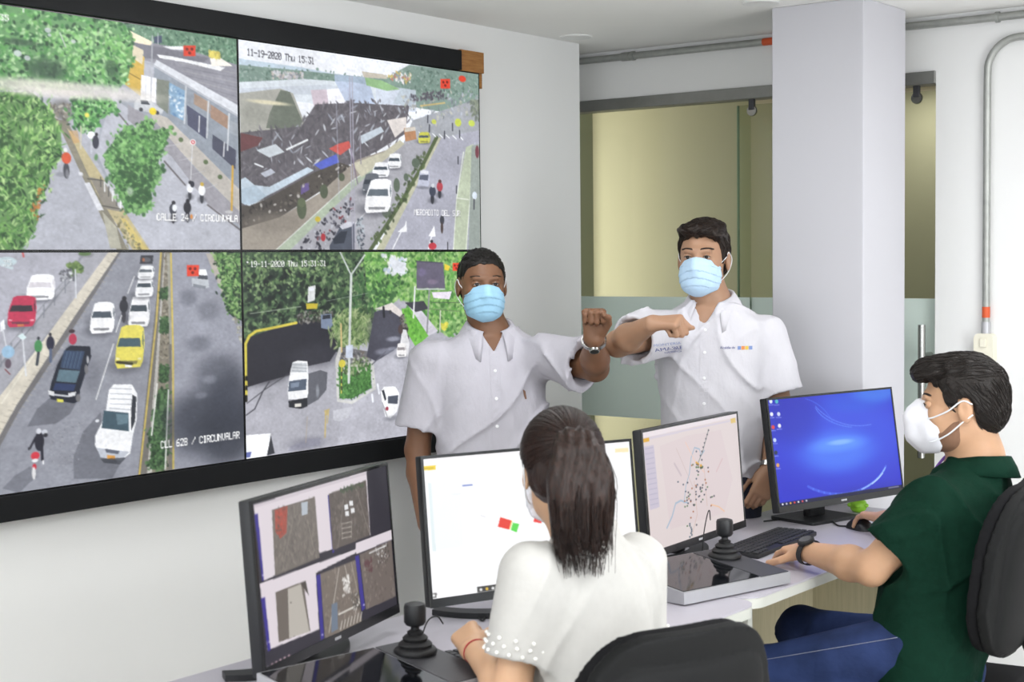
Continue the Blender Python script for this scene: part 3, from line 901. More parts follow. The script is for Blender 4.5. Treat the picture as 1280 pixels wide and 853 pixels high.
        ('l','4a6488',1,2.7,[452,427,440,493]),
        ('l','4a6488',1,2.7,[462,428,449,494]),
        ('l','4a6488',1,2.7,[471,429,459,496]),
        ('l','4a6488',1,2.7,[481,430,469,497]),
        ('l','4a6488',1,2.7,[491,431,479,498]),
        ('p','53707f',1,[428,499,486,512,474,562,419,549]),
        ('p','26386a',0.8,[417,555,474,569,467,596,409,585]),
        ('p','d8dadd',1,[396,583,412,592,413,612,398,603]),
        ('p','d8dadd',1,[451,604,474,600,471,617,453,621]),
        ('l','c4c8ce',1,7.4,[413,605,451,617]),
        ('p','dcd848',1,[420,623,437,629,437,641,420,637]),
        ('e','6c6c70',1,[479,628,6.8,17.1]),
        ('e','6c6c70',1,[504,507,5.0,20.6]),
        ('e','a8aab0',1,[509,466,3.4,17.2]),
        ('b','50525c',0.6,[545,344,43.4,27.7]),
        ('p','f2f3f6',1,[533,224,546,217,577,219,589,228,591,276,587,334,581,353,523,354,517,337,521,285]),
        ('p','46525e',1,[529,258,579,261,582,289,523,285]),
        ('p','46525e',0.8,[587,236,590,270,588,296,585,270]),
        ('p','30323a',0.55,[527,330,574,333,572,344,529,341]),
        ('p','ffffff',0.5,[521,318,530,322,529,327,521,326]),
        ('p','ffffff',0.5,[573,325,584,323,584,331,575,330]),
        ('b','50525c',0.6,[655,324,39.4,28.4]),
        ('p','f0f1f5',1,[646,201,657,195,686,196,696,205,698,254,694,313,688,333,635,335,630,318,634,264]),
        ('p','3e4a54',1,[642,236,687,239,689,267,636,264]),
        ('p','3e4a54',0.8,[694,213,697,248,695,275,692,248]),
        ('p','30323a',0.55,[639,310,682,313,680,324,641,321]),
        ('p','ffffff',0.5,[633,298,642,301,641,307,633,306]),
        ('p','ffffff',0.5,[681,304,691,302,691,310,682,310]),
        ('b','50525c',0.6,[675,195,33.5,17.8]),
        ('p','eef0f4',1,[665,118,675,114,699,114,708,120,710,150,708,188,703,200,658,202,653,191,656,157]),
        ('p','424e58',1,[662,140,701,141,703,159,658,157]),
        ('p','424e58',0.8,[706,125,709,147,708,164,705,147]),
        ('p','30323a',0.55,[661,186,697,187,696,194,663,193]),
        ('p','ffffff',0.5,[656,179,663,181,662,184,656,184]),
        ('p','ffffff',0.5,[697,182,705,181,705,186,698,186]),
        ('b','50525c',0.6,[681,116,30.5,12.1]),
        ('p','eceef2',1,[673,63,682,60,704,61,712,65,714,85,711,111,707,119,666,120,662,113,664,90]),
        ('p','5a646c',1,[670,78,705,79,707,91,666,90]),
        ('p','5a646c',0.8,[710,68,713,83,712,94,709,83]),
        ('p','30323a',0.55,[669,110,702,111,701,115,670,115]),
        ('p','ffffff',0.5,[664,105,671,106,670,109,664,108]),
        ('p','ffffff',0.5,[701,107,709,106,709,109,702,109]),
        ('p','3a3c44',1,[673,14,712,14,709,54,669,53]),
        ('e','5a5c64',1,[691,35,12.3,10.7]),
        ('e','a8603c',1,[681,35,3.9,8.5]),
        ('b','50525c',0.6,[620,501,52.5,38.8]),
        ('p','e7da50',1,[610,332,625,324,663,326,677,339,679,406,672,488,664,514,594,514,588,490,593,418]),
        ('p','3f5a64',1,[604,380,665,385,667,424,596,418]),
        ('p','3f5a64',0.8,[674,351,677,398,674,435,671,397]),
        ('p','30323a',0.55,[600,480,656,486,653,501,601,496]),
        ('p','ffffff',0.5,[592,464,603,469,602,476,592,475]),
        ('p','ffffff',0.5,[656,474,668,472,668,483,657,482]),
        ('p','f4f4f0',1,[618,498,638,500,638,513,618,511]),
        ('l','3c3a20',1,12.3,[595,486,638,498]),
        ('b','44454f',0.5,[617,293,16.3,17.9]),
        ('e','3a3a42',1,[617,281,6.9,32.9]),
        ('e','2c2e36',1,[618,239,13.0,29.9]),
        ('e','26262c',1,[620,206,6.9,11.3]),
        ('p','f0f2f6',1,[524,843,525,801,544,749,559,688,568,606,582,583,637,590,653,635,649,748,635,828,627,898,600,921,540,895]),
        ('p','3c5664',1,[552,694,625,716,624,798,544,770]),
        ('p','7fa0ae',0.5,[587,714,623,723,622,762,591,764]),
        ('p','30343c',1,[638,636,650,649,644,758,631,799,633,700]),
        ('l','a8acb4',1,3.5,[572,599,636,611]),
        ('l','a8acb4',1,3.5,[572,622,636,634]),
        ('l','a8acb4',1,3.5,[572,645,636,657]),
        ('l','a8acb4',1,3.5,[571,667,635,680]),
        ('l','c0c4cc',1,4.9,[569,686,630,703]),
        ('p','b9bfcc',1,[529,854,625,890,600,924,539,898]),
        ('p','5a6070',1,[552,862,596,881,591,894,556,880]),
        ('p','e0983c',1,[558,891,582,899,581,917,558,909]),
        ('e','d4d8e0',1,[532,736,5.8,6.9]),
        ('p','30343c',0.7,[539,905,615,913,595,941,548,924]),
        ('e','20202c',1,[369,797,12.9,40.2]),
        ('l','20202c',1,8.0,[359,778,343,822]),
        ('l','20202c',1,10.1,[375,822,376,876]),
        ('e','cfd2dc',1,[368,753,6.9,12.0]),
        ('e','c8ccd6',1,[384,759,7.8,10.1]),
        ('e','26262e',1,[386,773,6.1,8.7]),
        ('e','d82c3c',1,[357,855,11.8,16.7]),
        ('e','e4e4e8',1,[356,875,8.6,7.4]),
        ('e','cc2838',1,[354,901,5.6,13.4]),
        ('e','d4d4d6',1,[352,928,5.1,26.7]),
        ('l','e0e0e4',1,5.4,[378,880,378,893]),
        ('e','30303a',1,[341,822,3.4,6.7]),
        ('l','dcdee2',1,4.2,[611,280,593,353]),
        ('l','dcdee2',1,4.5,[585,405,530,642]),
        ('l','dcdee2',1,4.2,[652,109,631,183]),
        ('f',['74777f','9a9da6'],60,5.0,1.0,[393,758,506,708,479,945,390,960]),
        ('p','9295a3',1,[765,-7,1024,-7,1009,1057,757,1004]),
        ('p','6f6c66',1,[737,-7,767,-7,757,1004,647,1016]),
        ('l','c7ae50',1,7.2,[736,0,717,309,652,1014]),
        ('p','b3b0aa',1,[747,-7,752,-7,692,997,677,1001]),
        ('p','817a6a',1,[750,-7,762,-7,744,994,692,997]),
        ('f',['7c7466','968c78','a09a8a','5c5648'],130,9.0,1.0,[749,4,762,4,750,601,723,597]),
        ('p','375833',0.92,[717,626,748,622,743,891,732,991,687,981,694,828]),
        ('f',['2c4a2c','3f6638','547e48','1f3420'],440,12.6,1.0,[717,626,748,622,743,891,732,991,687,981,694,828]),
        ('f',['33562f','46703c','263f26'],26,10.8,1.0,[732,165,757,163,756,213,729,212]),
        ('f',['33562f','46703c','263f26'],26,10.8,1.0,[730,299,755,297,754,347,727,345]),
        ('f',['33562f','46703c','263f26'],26,10.8,1.0,[729,320,755,318,754,369,726,367]),
        ('f',['33562f','46703c','263f26'],26,10.8,1.0,[726,515,752,514,751,565,723,561]),
        ('f',['33562f','46703c','263f26'],26,10.8,1.0,[726,544,751,543,750,594,723,590]),
        ('l','d8dad4',1,5.8,[715,597,694,828]),
        ('l','d4d6d0',1,5.8,[750,630,734,991]),
        ('l','c9b252',1,8.0,[767,7,767,457,760,993]),
        ('p','a8a89c',0.7,[754,7,765,7,763,421,756,420]),
        ('b','3c404c',0.6,[918,584,77.0,97.7]),
        ('b','333743',0.85,[888,768,137.8,127.3]),
        ('b','2c303b',0.8,[941,871,112.1,136.4]),
        ('b','333743',0.7,[957,703,67.0,128.9]),
        ('b','3c404c',0.55,[808,829,57.8,110.5]),
        ('b','4c505c',0.45,[853,428,37.2,37.0]),
        ('b','50545f',0.4,[887,275,37.7,44.6]),
        ('b','8a8e9c',0.5,[883,599,21.5,18.6]),
        ('b','848896',0.5,[855,670,18.6,14.8]),
        ('b','5c606c',0.6,[820,212,26.1,36.7]),
        ('p','b3aca4',1,[881,8,908,8,943,192,932,195]),
        ('p','25352a',1,[905,-7,1024,-7,1019,344,969,310,947,279,941,181]),
        ('p','557c45',0.92,[908,8,1012,8,1008,328,969,303,948,271,941,181]),
        ('f',['3f6a34','62984c','2a4a2c','84b060','1d3022','96bc74'],704,13.0,1.0,[908,8,1012,8,1008,328,969,303,948,271,941,181]),
        ('f',['b8b8a8','8a8878'],20,11.3,1.0,[964,302,999,327,998,442,984,402]),
        ('p','eef0f2',1,[859,81,880,82,885,108,853,115]),
        ('p','4a4e58',1,[856,107,885,112,885,130,850,129]),
        ('p','b8bec6',1,[832,121,887,130,890,164,873,174,834,158]),
        ('p','7c828c',1,[837,147,879,160,876,174,837,162]),
        ('p','ee3b22',1,[817,61,857,61,856,113,817,112]),
        ('e','7a1a12',1,[828,78,4.7,7.2]),
        ('e','7a1a12',1,[844,78,4.7,7.2]),
        ('e','7a1a12',1,[836,96,4.7,7.2]),
        ('t', 'ffffff', 'CLL 62B / CIRCUNVALAR', 721, 859, 12.55, 36),
        ('t', 'e8f0f4', '35', 285, 31, 11.34, 26),
        ('n',0.012,90),
    ],
    'p4': [
        ('p','a9a9b4',1,[-15,-52,1056,-62,1044,1137,-31,1087]),
        ('p','b2b2be',1,[411,437,614,497,679,1068,339,1045]),
        ('p','23302a',1,[-15,-30,517,-32,512,362,362,515,-12,517]),
        ('p','465f3f',0.92,[-4,-7,517,-7,506,328,411,487,346,514,300,368,239,335,104,381,6,423]),
        ('f',['25382a','3a5636','557848','1a2420','84a06c','2e4a30','6a8a58'],1980,15.2,1.0,[-4,-7,517,-7,506,328,411,487,346,514,300,368,239,335,104,381,6,423]),
        ('f',['141c18','1c2620','202c24'],120,22.8,1.0,[8,137,108,63,288,125,349,269,254,344,75,352,18,386]),
        ('f',['7c9c60','98b47c','688a50'],120,11.4,1.0,[12,16,289,9,282,125,20,252]),
        ('p','6fa652',0.92,[466,-7,1043,-7,1039,397,834,472,778,432,688,287,617,249,568,298,506,311,474,192]),
        ('f',['5aa040','86c058','3c7030','a6cc80','4c8a3c','90c068'],1760,16.6,1.0,[466,-7,1043,-7,1039,397,834,472,778,432,688,287,617,249,568,298,506,311,474,192]),
        ('f',['2f5a30','3f6c3a','285028','4a7a44'],148,16.4,1.0,[415,129,584,69,636,156,575,281,486,310,418,438]),
        ('f',['e4e8ea','c8d4dc','f0f0f0','b8c8e0'],50,16.8,1.0,[544,18,648,36,647,134,556,111]),
        ('p','dfe4ee',1,[571,35,648,62,640,121,591,112]),
        ('p','e6dcec',1,[762,225,856,224,844,268,769,256]),
        ('p','26262e',1,[4,419,75,390,193,348,316,357,360,433,359,490,320,560,236,575,160,614,71,634,0,656]),
        ('b','26262e',0.8,[72,572,99.6,69.7]),
        ('b','3c3c46',0.5,[267,526,94.6,56.3]),
        ('f',['3c3a36','54504a','2a2826','8a8884'],60,11.9,1.0,[194,301,333,301,341,358,199,357]),
        ('l','b8c8b0',0.7,3.8,[25,298,212,274]),
        ('l','a0b0a0',0.7,3.2,[311,251,480,218]),
        ('p','d4d8d8',1,[241,176,269,169,265,245,237,256]),
        ('e','e4e8f0',1,[252,188,12.3,10.0]),
        ('p','c8b428',1,[231,259,277,262,273,289,233,287]),
        ('p','7484a0',1,[288,319,329,317,335,382,316,397,288,387]),
        ('p','2a2e38',1,[295,323,326,321,326,341,294,343]),
        ('l','d9c83e',1,13.0,[4,710,7,442,21,405,46,384,119,370,193,354]),
        ('l','18180f',1,13.0,[7,603,6,626]),
        ('l','d8c840',1,13.0,[6,626,6,649]),
        ('l','18180f',1,13.0,[6,649,6,672]),
        ('l','d8c840',1,13.0,[6,672,5,695]),
        ('l','18180f',1,13.0,[5,695,5,718]),
        ('l','44444c',1,4.6,[8,730,71,673,160,606]),
        ('l','3c3c44',1,5.7,[4,787,35,761,65,680,89,636]),
        ('p','769058',0.92,[342,334,413,306,486,335,498,445,444,490,359,490,334,411]),
        ('f',['5a7a40','7c9c58','a8b880','3c5a30','94a870'],374,16.3,2.5,[342,334,413,306,486,335,498,445,444,490,359,490,334,411]),
        ('p','6c6c70',1,[359,490,493,528,489,603,345,579]),
        ('f',['8c8c90','4a4a4c','b8b8b4','6a6058'],60,12.3,1.0,[359,499,490,528,486,611,345,587]),
        ('p','c8c8c6',1,[342,554,359,490,372,492,358,564,356,760,407,776,494,721,483,577,499,579,508,727,407,793,346,771]),
        ('p','3f7434',1,[355,580,486,586,488,720,407,764,356,756]),
        ('p','467c39',0.92,[358,588,482,594,484,716,408,755,359,748]),
        ('f',['3c7030','4f8a40','5f9c4c','2f5c28'],528,10.2,1.0,[358,588,482,594,484,716,408,755,359,748]),
        ('f',['8ca070','546c40','c0c0b0','3a4c30'],90,12.3,1.0,[371,557,476,560,482,619,409,644,370,623]),
        ('l','d4b878',1,8.2,[367,372,368,516]),
        ('l','c9d0cc',1,13.1,[412,116,404,354,395,679]),
        ('l','c0c8c4',1,8.2,[411,120,368,1]),
        ('l','c0c8c4',1,8.2,[412,120,469,18]),
        ('p','ccd6ea',1,[385,485,414,483,413,553,384,550]),
        ('e','dccc3c',1,[369,577,13.6,20.5]),
        ('l','ccc44c',1,6.6,[367,598,364,729]),
        ('l','3a3a30',1,7.4,[367,622,367,639]),
        ('l','3a3a30',1,7.4,[366,659,366,676]),
        ('l','3a3a30',1,7.4,[366,696,366,712]),
        ('p','42424f',1,[506,319,575,298,616,326,636,422,614,505,579,536,510,580,470,551,484,464]),
        ('b','4c4c5a',0.7,[552,427,69.6,110.0]),
        ('b','b0b4c8',0.6,[586,468,28.0,12.8]),
        ('b','a8acc0',0.5,[544,532,34.5,16.9]),
        ('b','aeb2c6',0.5,[579,519,20.9,8.5]),
        ('l','5c5c6a',1,5.9,[493,595,551,534]),
        ('p','d8d0cc',1,[506,303,582,273,637,336,616,352,574,315]),
        ('l','26262c',1,12.7,[545,296,547,347]),
        ('e','3c3c40',1,[574,323,6.2,10.6]),
        ('p','6cbc3e',1,[623,309,659,303,737,429,744,465,685,521,643,431]),
        ('f',['7cc84c','5ca834','4c9430'],70,12.9,1.0,[630,318,659,311,734,438,685,503]),
        ('p','c9c6d2',1,[666,312,702,305,789,442,744,465]),
        ('p','3c3c46',1,[638,276,724,271,746,316,687,330]),
        ('f',['484440','7a7470','302c2c'],40,12.8,1.0,[616,347,637,336,657,479,629,455]),
        ('l','dfe0e4',1,8.6,[685,192,676,360]),
        ('l','8c8c92',1,9.6,[751,203,737,447]),
        ('l','d8d4c8',1,6.2,[801,328,797,443]),
        ('p','635d73',1,[694,53,816,64,825,205,692,200]),
        ('b','8074a0',0.6,[718,114,18.3,21.7]),
        ('b','94809c',0.6,[765,168,22.3,13.1]),
        ('l','c0c4cc',1,6.9,[692,205,822,210]),
        ('l','4a4658',1,6.0,[694,53,816,64]),
        ('f',['d0cc3c','e8e048'],16,13.3,1.0,[804,403,835,401,827,436,804,434]),
        ('l','4c6048',1,4.4,[761,282,893,288]),
        ('l','6c8058',1,4.4,[746,316,893,338]),
        ('p','d8d8dc',1,[626,421,643,422,657,501,649,569,610,565,614,505]),
        ('b','50525c',0.6,[617,563,26.3,15.4]),
        ('p','e4e2e2',1,[605,496,613,493,632,494,639,499,642,526,642,559,639,569,604,569,600,559,600,530]),
        ('p','8a8488',1,[604,515,635,518,637,533,602,530]),
        ('p','8a8488',0.8,[638,504,641,523,641,538,638,523]),
        ('p','30323a',0.55,[606,555,634,558,633,564,607,561]),
        ('p','ffffff',0.5,[601,548,607,551,606,554,601,553]),
        ('p','ffffff',0.5,[633,553,640,552,640,557,634,556]),
        ('e','4c3c3c',1,[618,420,10.6,25.7]),
        ('l','e6eaf4',1,9.3,[515,703,521,754]),
        ('l','e6eaf4',1,10.1,[491,754,494,793]),
        ('p','f4f5f8',1,[528,743,542,719,591,725,608,762,607,818,596,863,568,893,547,881,534,811]),
        ('p','4a5060',1,[559,772,604,774,600,821,558,811]),
        ('p','2c303a',1,[532,739,542,736,552,788,545,796]),
        ('e','a83048',1,[554,839,6.9,10.6]),
        ('l','8a8a96',1,4.2,[534,803,554,882]),
        ('b','70727c',0.5,[574,894,35.0,12.8]),
        ('p','5b5d66',1,[232,614,282,600,310,616,305,704,273,749,230,774]),
        ('p','f2f3f6',1,[158,732,156,684,162,630,169,583,178,549,196,543,233,551,235,623,234,711,227,742]),
        ('p','c6cad0',1,[175,552,230,558,229,606,169,599]),
        ('l','9aa0a8',1,3.9,[175,560,230,570]),
        ('l','9aa0a8',1,3.9,[175,576,229,586]),
        ('l','9aa0a8',1,4.0,[175,592,229,602]),
        ('p','4f5c70',1,[162,642,229,638,225,694,158,693]),
        ('p','8c9cb4',0.7,[168,654,201,651,198,674,168,678]),
        ('p','24262c',1,[158,740,230,734,230,778,205,787,160,772]),
        ('p','d8d4cc',1,[182,759,206,759,206,775,181,775]),
        ('b','c8d0dc',0.4,[270,707,6.2,32.2]),
        ('p','c6b072',1,[295,808,314,803,313,836,297,837]),
        ('l','c6b072',1,8.1,[300,842,296,947]),
        ('l','c6b072',1,4.9,[314,803,306,875]),
        ('p','bfc0ca',1,[329,814,410,805,393,857,354,875,329,863]),
        ('b','7c7c8a',0.6,[230,963,74.5,32.1]),
        ('p','84849a',0.5,[161,970,231,943,277,947,277,984,154,993]),
        ('l','b8a488',0.6,4.0,[229,830,221,961]),
        ('p','f6f8fb',1,[-28,881,91,890,78,1001,-30,1003]),
        ('p','33353c',1,[91,898,104,991,75,997]),
        ('p','5c68b0',1,[-1,966,21,967,15,993,-2,993]),
        ('p','eccc30',1,[823,68,849,82,842,108,823,103]),
        ('p','ee3b22',1,[861,64,900,65,899,109,861,109]),
        ('e','7a1a12',1,[872,79,4.6,6.2]),
        ('e','7a1a12',1,[887,80,4.6,6.3]),
        ('e','7a1a12',1,[879,95,4.6,6.2]),
        ('t', 'ffffff', '19-11-2020 Thu 15:31:31', 29, 44, 12.35, 30),
        ('e','ffffff',1,[19,50,3.4,4.6]),
        ('n',0.012,90),
    ],
    'm1': [
        ('p','2c2932',1,[-49,-360,1296,-55,1108,1756,-177,1062]),
        ('p','d9d0d6',1,[9,10,830,0,820,447,398,441,385,447,35,481]),
        ('p','352c88',1,[9,68,32,68,36,472,24,482]),
        ('p','bfb6bd',0.6,[12,11,830,3,828,25,10,30]),
        ('p','6f6862',1,[122,74,421,71,419,470,108,476]),
        ('p','736c65',0.92,[124,79,421,76,414,463,114,473]),
        ('f',['7a736c','625b56','857d75','6c655f'],352,19.3,2,[124,79,421,76,414,463,114,473]),
        ('p','a84a3c',0.8,[140,79,227,76,206,241,160,265,134,197]),
        ('f',['b85040','98402f','6c4a40'],40,14.5,1.0,[145,81,220,84,200,239,135,247]),
        ('p','b0b8c0',1,[321,83,367,87,359,167,319,165]),
        ('l','8c857c',1,5.0,[272,120,158,465]),
        ('l','8c857c',1,5.0,[351,196,388,417]),
        ('l','58524e',1,5.8,[114,478,413,468]),
        ('p','352c88',1,[513,87,535,85,529,467,516,473]),
        ('p','5e5650',1,[523,79,821,63,817,446,518,453]),
        ('f',['6a625c','544d48','766d66'],130,20.8,1.0,[529,81,816,73,814,439,525,444]),
        ('f',['4a5a40','3c4a38'],24,15.8,1.0,[605,70,810,65,800,102,621,107]),
        ('p','e0e0e2',1,[673,169,702,172,702,205,673,202]),
        ('p','e0e0e2',1,[681,221,710,224,710,257,681,254]),
        ('p','e0e0e2',1,[633,184,661,187,661,220,633,217]),
        ('p','e0e0e2',1,[635,228,663,232,664,265,635,261]),
        ('l','a8a098',1,6.3,[602,303,679,311]),
        ('l','a8a098',1,6.3,[599,334,675,343]),
        ('l','a8a098',1,6.3,[596,366,672,375]),
        ('l','a8a098',1,6.3,[593,398,669,407]),
        ('l','8c847c',1,5.4,[738,107,809,420]),
        ('l','8c847c',1,5.3,[630,148,562,447]),
        ('l','a8a098',1,5.3,[602,303,598,405]),
        ('l','a8a098',1,5.3,[679,311,668,418]),
        ('p','d9d0d6',1,[8,490,693,504,700,465,1001,463,1005,532,696,538,697,527,381,556,376,917,69,876,22,898]),
        ('p','352c88',1,[8,578,31,580,42,908,24,909]),
        ('p','d9d0d6',1,[9,505,386,505,370,919,38,901]),
        ('p','352c88',1,[8,580,33,581,42,905,26,910]),
        ('p','6a625a',1,[102,577,292,578,313,903,97,884]),
        ('p','b5afa6',1,[184,586,274,586,307,906,167,887]),
        ('p','4a443e',1,[269,579,309,580,322,679]),
        ('e','5a544e',1,[197,677,5.3,4.9]),
        ('p','352c88',1,[385,573,415,574,405,988,381,993]),
        ('p','756b62',1,[415,574,686,573,698,1018,411,991]),
        ('f',['827870','685f58','90857c'],120,17.8,1.0,[420,581,685,579,689,1009,418,983]),
        ('l','c8c2ba',1,6.3,[555,585,444,969]),
        ('l','c8c2ba',1,5.3,[600,580,657,928]),
        ('l','b0a89e',1,5.3,[652,578,695,888]),
        ('l','d8d4cc',1,10.4,[526,882,682,878]),
        ('p','6c7888',1,[479,797,522,799,511,973,461,977]),
        ('f',['e8e6e2','c8c4c0'],16,15.7,1.0,[567,655,631,658,620,774,568,775]),
        ('f',['3c3834','d8d4d0','54504a'],24,13.2,1.0,[632,790,697,795,692,915,634,901]),
        ('l','d8d4cc',1,7.3,[529,986,547,934]),
        ('l','d8d4cc',1,7.3,[554,987,572,935]),
        ('l','d8d4cc',1,7.3,[580,987,598,935]),
        ('l','d8d4cc',1,7.4,[606,988,624,935]),
        ('l','d8d4cc',1,7.4,[632,989,650,936]),
        ('l','d8d4cc',1,7.4,[658,989,676,936]),
        ('l','d8d4cc',1,7.5,[684,990,703,937]),
        ('p','352c88',1,[685,551,715,550,732,921,704,931]),
        ('p','6c625c',1,[722,547,993,537,993,938,737,934]),
        ('f',['7a706a','5f5650','857a72','6c625c'],110,18.9,1.0,[728,550,989,544,986,930,745,926]),
        ('f',['d8d8d8','3c3834','a8a4a0'],26,13.7,1.0,[831,541,974,545,970,730,850,639]),
        ('l','e0e0e0',1,8.2,[801,565,944,558]),
        ('f',['5c3c40'],10,16.2,1.0,[750,602,825,607,816,695,763,675]),
        ('e','a89098',1,[44,997,7.0,8.5]),
        ('e','a89098',1,[71,996,7.1,8.6]),
        ('e','a89098',1,[99,995,7.2,8.6]),
        ('e','a89098',1,[127,994,7.3,8.7]),
        ('e','a89098',1,[156,993,7.3,8.7]),
        ('e','d8d0d8',1,[17,1004,7.9,7.5]),
        ('e','c8c4e0',1,[32,446,5.0,4.7]),
        ('e','c8c4e0',1,[510,439,6.0,5.2]),
        ('e','c8c4e0',1,[36,855,5.0,4.7]),
        ('e','c8c4e0',1,[395,962,5.8,5.1]),
        ('e','c8c4e0',1,[724,895,6.5,5.4]),
    ],
    'm2': [
        ('p','fcfcfd',1,[-91,-469,1204,-312,1085,1523,-160,1252]),
        ('p','f4f2f4',1,[0,0,1004,-3,1002,28,-1,29]),
        ('p','f2d53c',1,[-10,52,57,53,56,85,-9,84]),
        ('l','b89a2c',1,5.8,[1,71,45,72]),
        ('p','f6e6b8',1,[923,48,993,49,991,83,921,79]),
        ('p','e3eef0',1,[15,173,30,175,31,665,16,662]),
        ('p','f4f7fb',1,[30,169,160,172,157,653,31,659]),
        ('l','8a9ad0',1,12.9,[173,218,214,219]),
        ('p','e63a26',1,[335,473,387,508,372,571,320,541]),
        ('p','58d84c',1,[392,524,422,538,407,598,380,575]),
        ('l','f0e050',1,5.9,[389,511,376,568]),
        ('p','e84038',1,[499,494,537,513,527,553,490,535]),
        ('p','e84038',1,[442,704,472,728,459,743,437,739]),
        ('l','d8d8dc',1,5.8,[245,446,267,461]),
        ('l','dcdce4',0.4,5.8,[122,272,249,281]),
        ('p','4a4848',1,[-7,956,22,956,20,990,-5,990]),
        ('e','f8f8f8',1,[8,973,7.2,10.2]),
        ('p','3c3a38',1,[206,955,278,955,599,959,597,1000,276,998,205,995]),
        ('e','e8e8e8',1,[222,978,6.7,10.3]),
        ('e','e8c040',1,[250,978,6.7,10.3]),
        ('e','e8e8e8',1,[278,979,6.7,10.3]),
        ('e','7a9ae0',1,[306,979,6.7,10.4]),
        ('e','d8d8d8',1,[334,979,6.8,10.4]),
    ],
    'm3': [
        ('p','d9cdcc',1,[-88,-281,1308,-119,1147,1585,-245,1227]),
        ('p','e3dade',1,[-6,-8,1006,-11,1001,34,-3,48]),
        ('p','cfc6d0',1,[5,50,1000,49,999,64,2,70]),
        ('p','d8a628',1,[4,53,61,54,61,86,5,85]),
        ('p','dcb84c',0.7,[925,39,982,39,982,85,926,81]),
        ('p','c4bccb',1,[5,120,102,124,114,650,23,653]),
        ('l','aaa4ba',1,5.5,[15,142,92,143]),
        ('l','aaa4ba',1,5.5,[16,185,93,186]),
        ('l','aaa4ba',1,5.5,[18,227,95,229]),
        ('l','aaa4ba',1,5.5,[19,269,96,272]),
        ('l','aaa4ba',1,5.6,[20,312,97,314]),
        ('l','aaa4ba',1,5.6,[21,355,99,357]),
        ('l','aaa4ba',1,5.6,[23,397,100,400]),
        ('l','aaa4ba',1,5.6,[24,440,102,443]),
        ('l','aaa4ba',1,5.6,[25,483,103,486]),
        ('l','aaa4ba',1,5.6,[27,526,104,530]),
        ('l','aaa4ba',1,5.6,[28,569,106,573]),
        ('l','aaa4ba',1,5.6,[29,612,107,616]),
        ('p','d4c4c6',0.6,[158,143,449,107,806,121,900,590,779,873,202,864]),
        ('l','9cb0c4',1,11.5,[434,440,464,306,508,225,558,248,570,308,610,270]),
        ('l','9cb0c4',1,10.1,[434,440,389,535,358,676]),
        ('l','9ab0c6',1,14.2,[170,842,229,760,273,660,326,648,392,683]),
        ('l','b8a8b0',0.6,21.3,[290,321,348,433]),
        ('l','e8c0a8',1,7.2,[418,160,497,333,591,460]),
        ('l','e8b888',1,8.9,[642,762,721,800,781,858]),
        ('l','c89ca0',0.4,14.8,[725,483,799,383]),
        ('l','6a7470',1,8.8,[672,94,591,275,528,375]),
        ('l','c8a898',1,5.8,[479,515,484,812,415,976]),
        ('l','c8a898',1,5.8,[594,424,597,760]),
        ('l','c4b0ac',1,5.7,[320,196,471,587]),
        ('e','2c2c38',1,[484,678,8.3,6.9]),
        ('e','3c4a5c',1,[399,690,8.1,6.9]),
        ('e','44683c',1,[477,369,8.2,6.9]),
        ('e','a06038',1,[428,682,8.2,6.9]),
        ('e','30303c',1,[530,443,8.3,6.9]),
        ('e','2c2c38',1,[537,600,8.3,6.9]),
        ('e','3c4a5c',1,[515,659,8.3,6.9]),
        ('e','44683c',1,[392,638,8.1,6.9]),
        ('e','a06038',1,[417,820,8.2,6.9]),
        ('e','30303c',1,[543,622,8.3,6.9]),
        ('e','2c2c38',1,[410,598,8.1,6.9]),
        ('e','3c4a5c',1,[517,431,8.3,6.9]),
        ('e','44683c',1,[657,696,8.5,7.0]),
        ('e','a06038',1,[637,465,8.4,7.0]),
        ('e','30303c',1,[636,429,8.4,7.0]),
        ('e','2c2c38',1,[428,673,8.2,6.9]),
        ('e','3c4a5c',1,[524,262,8.3,6.9]),
        ('e','44683c',1,[389,710,8.1,6.9]),
        ('e','a06038',1,[639,771,8.5,7.0]),
        ('e','30303c',1,[454,716,8.2,6.9]),
        ('e','2c2c38',1,[391,661,8.1,6.9]),
        ('e','3c4a5c',1,[383,583,8.1,6.8]),
        ('e','44683c',1,[465,719,8.2,6.9]),
        ('e','a06038',1,[446,774,8.2,6.9]),
        ('e','30303c',1,[459,723,8.2,6.9]),
        ('e','2c2c38',1,[575,347,8.3,6.9]),
        ('e','3c4a5c',1,[489,610,8.3,6.9]),
        ('e','44683c',1,[424,619,8.2,6.9]),
        ('e','a06038',1,[366,663,8.1,6.8]),
        ('e','30303c',1,[523,656,8.3,6.9]),
        ('e','2c2c38',1,[679,693,8.5,7.0]),
        ('e','3c4a5c',1,[503,499,8.3,6.9]),
        ('e','44683c',1,[524,469,8.3,6.9]),
        ('e','a06038',1,[596,528,8.4,7.0]),
        ('e','30303c',1,[470,897,8.3,6.9]),
        ('e','2c2c38',1,[575,657,8.4,7.0]),
        ('e','3c4a5c',1,[596,617,8.4,7.0]),
        ('e','44683c',1,[549,619,8.3,6.9]),
        ('e','a06038',1,[411,653,8.2,6.9]),
        ('e','30303c',1,[565,568,8.4,7.0]),
        ('e','2c2c38',1,[409,512,8.1,6.9]),
        ('e','3c4a5c',1,[313,483,8.0,6.8]),
        ('e','44683c',1,[374,881,8.1,6.9]),
        ('e','a06038',1,[465,373,8.2,6.9]),
        ('e','30303c',1,[558,592,8.4,6.9]),
        ('e','2c2c38',1,[488,633,8.3,6.9]),
        ('e','3c4a5c',1,[509,553,8.3,6.9]),
        ('e','44683c',1,[554,695,8.4,7.0]),
        ('e','a06038',1,[450,572,8.2,6.9]),
        ('e','30303c',1,[410,631,8.1,6.9]),
        ('e','2c2c38',1,[535,710,8.3,7.0]),
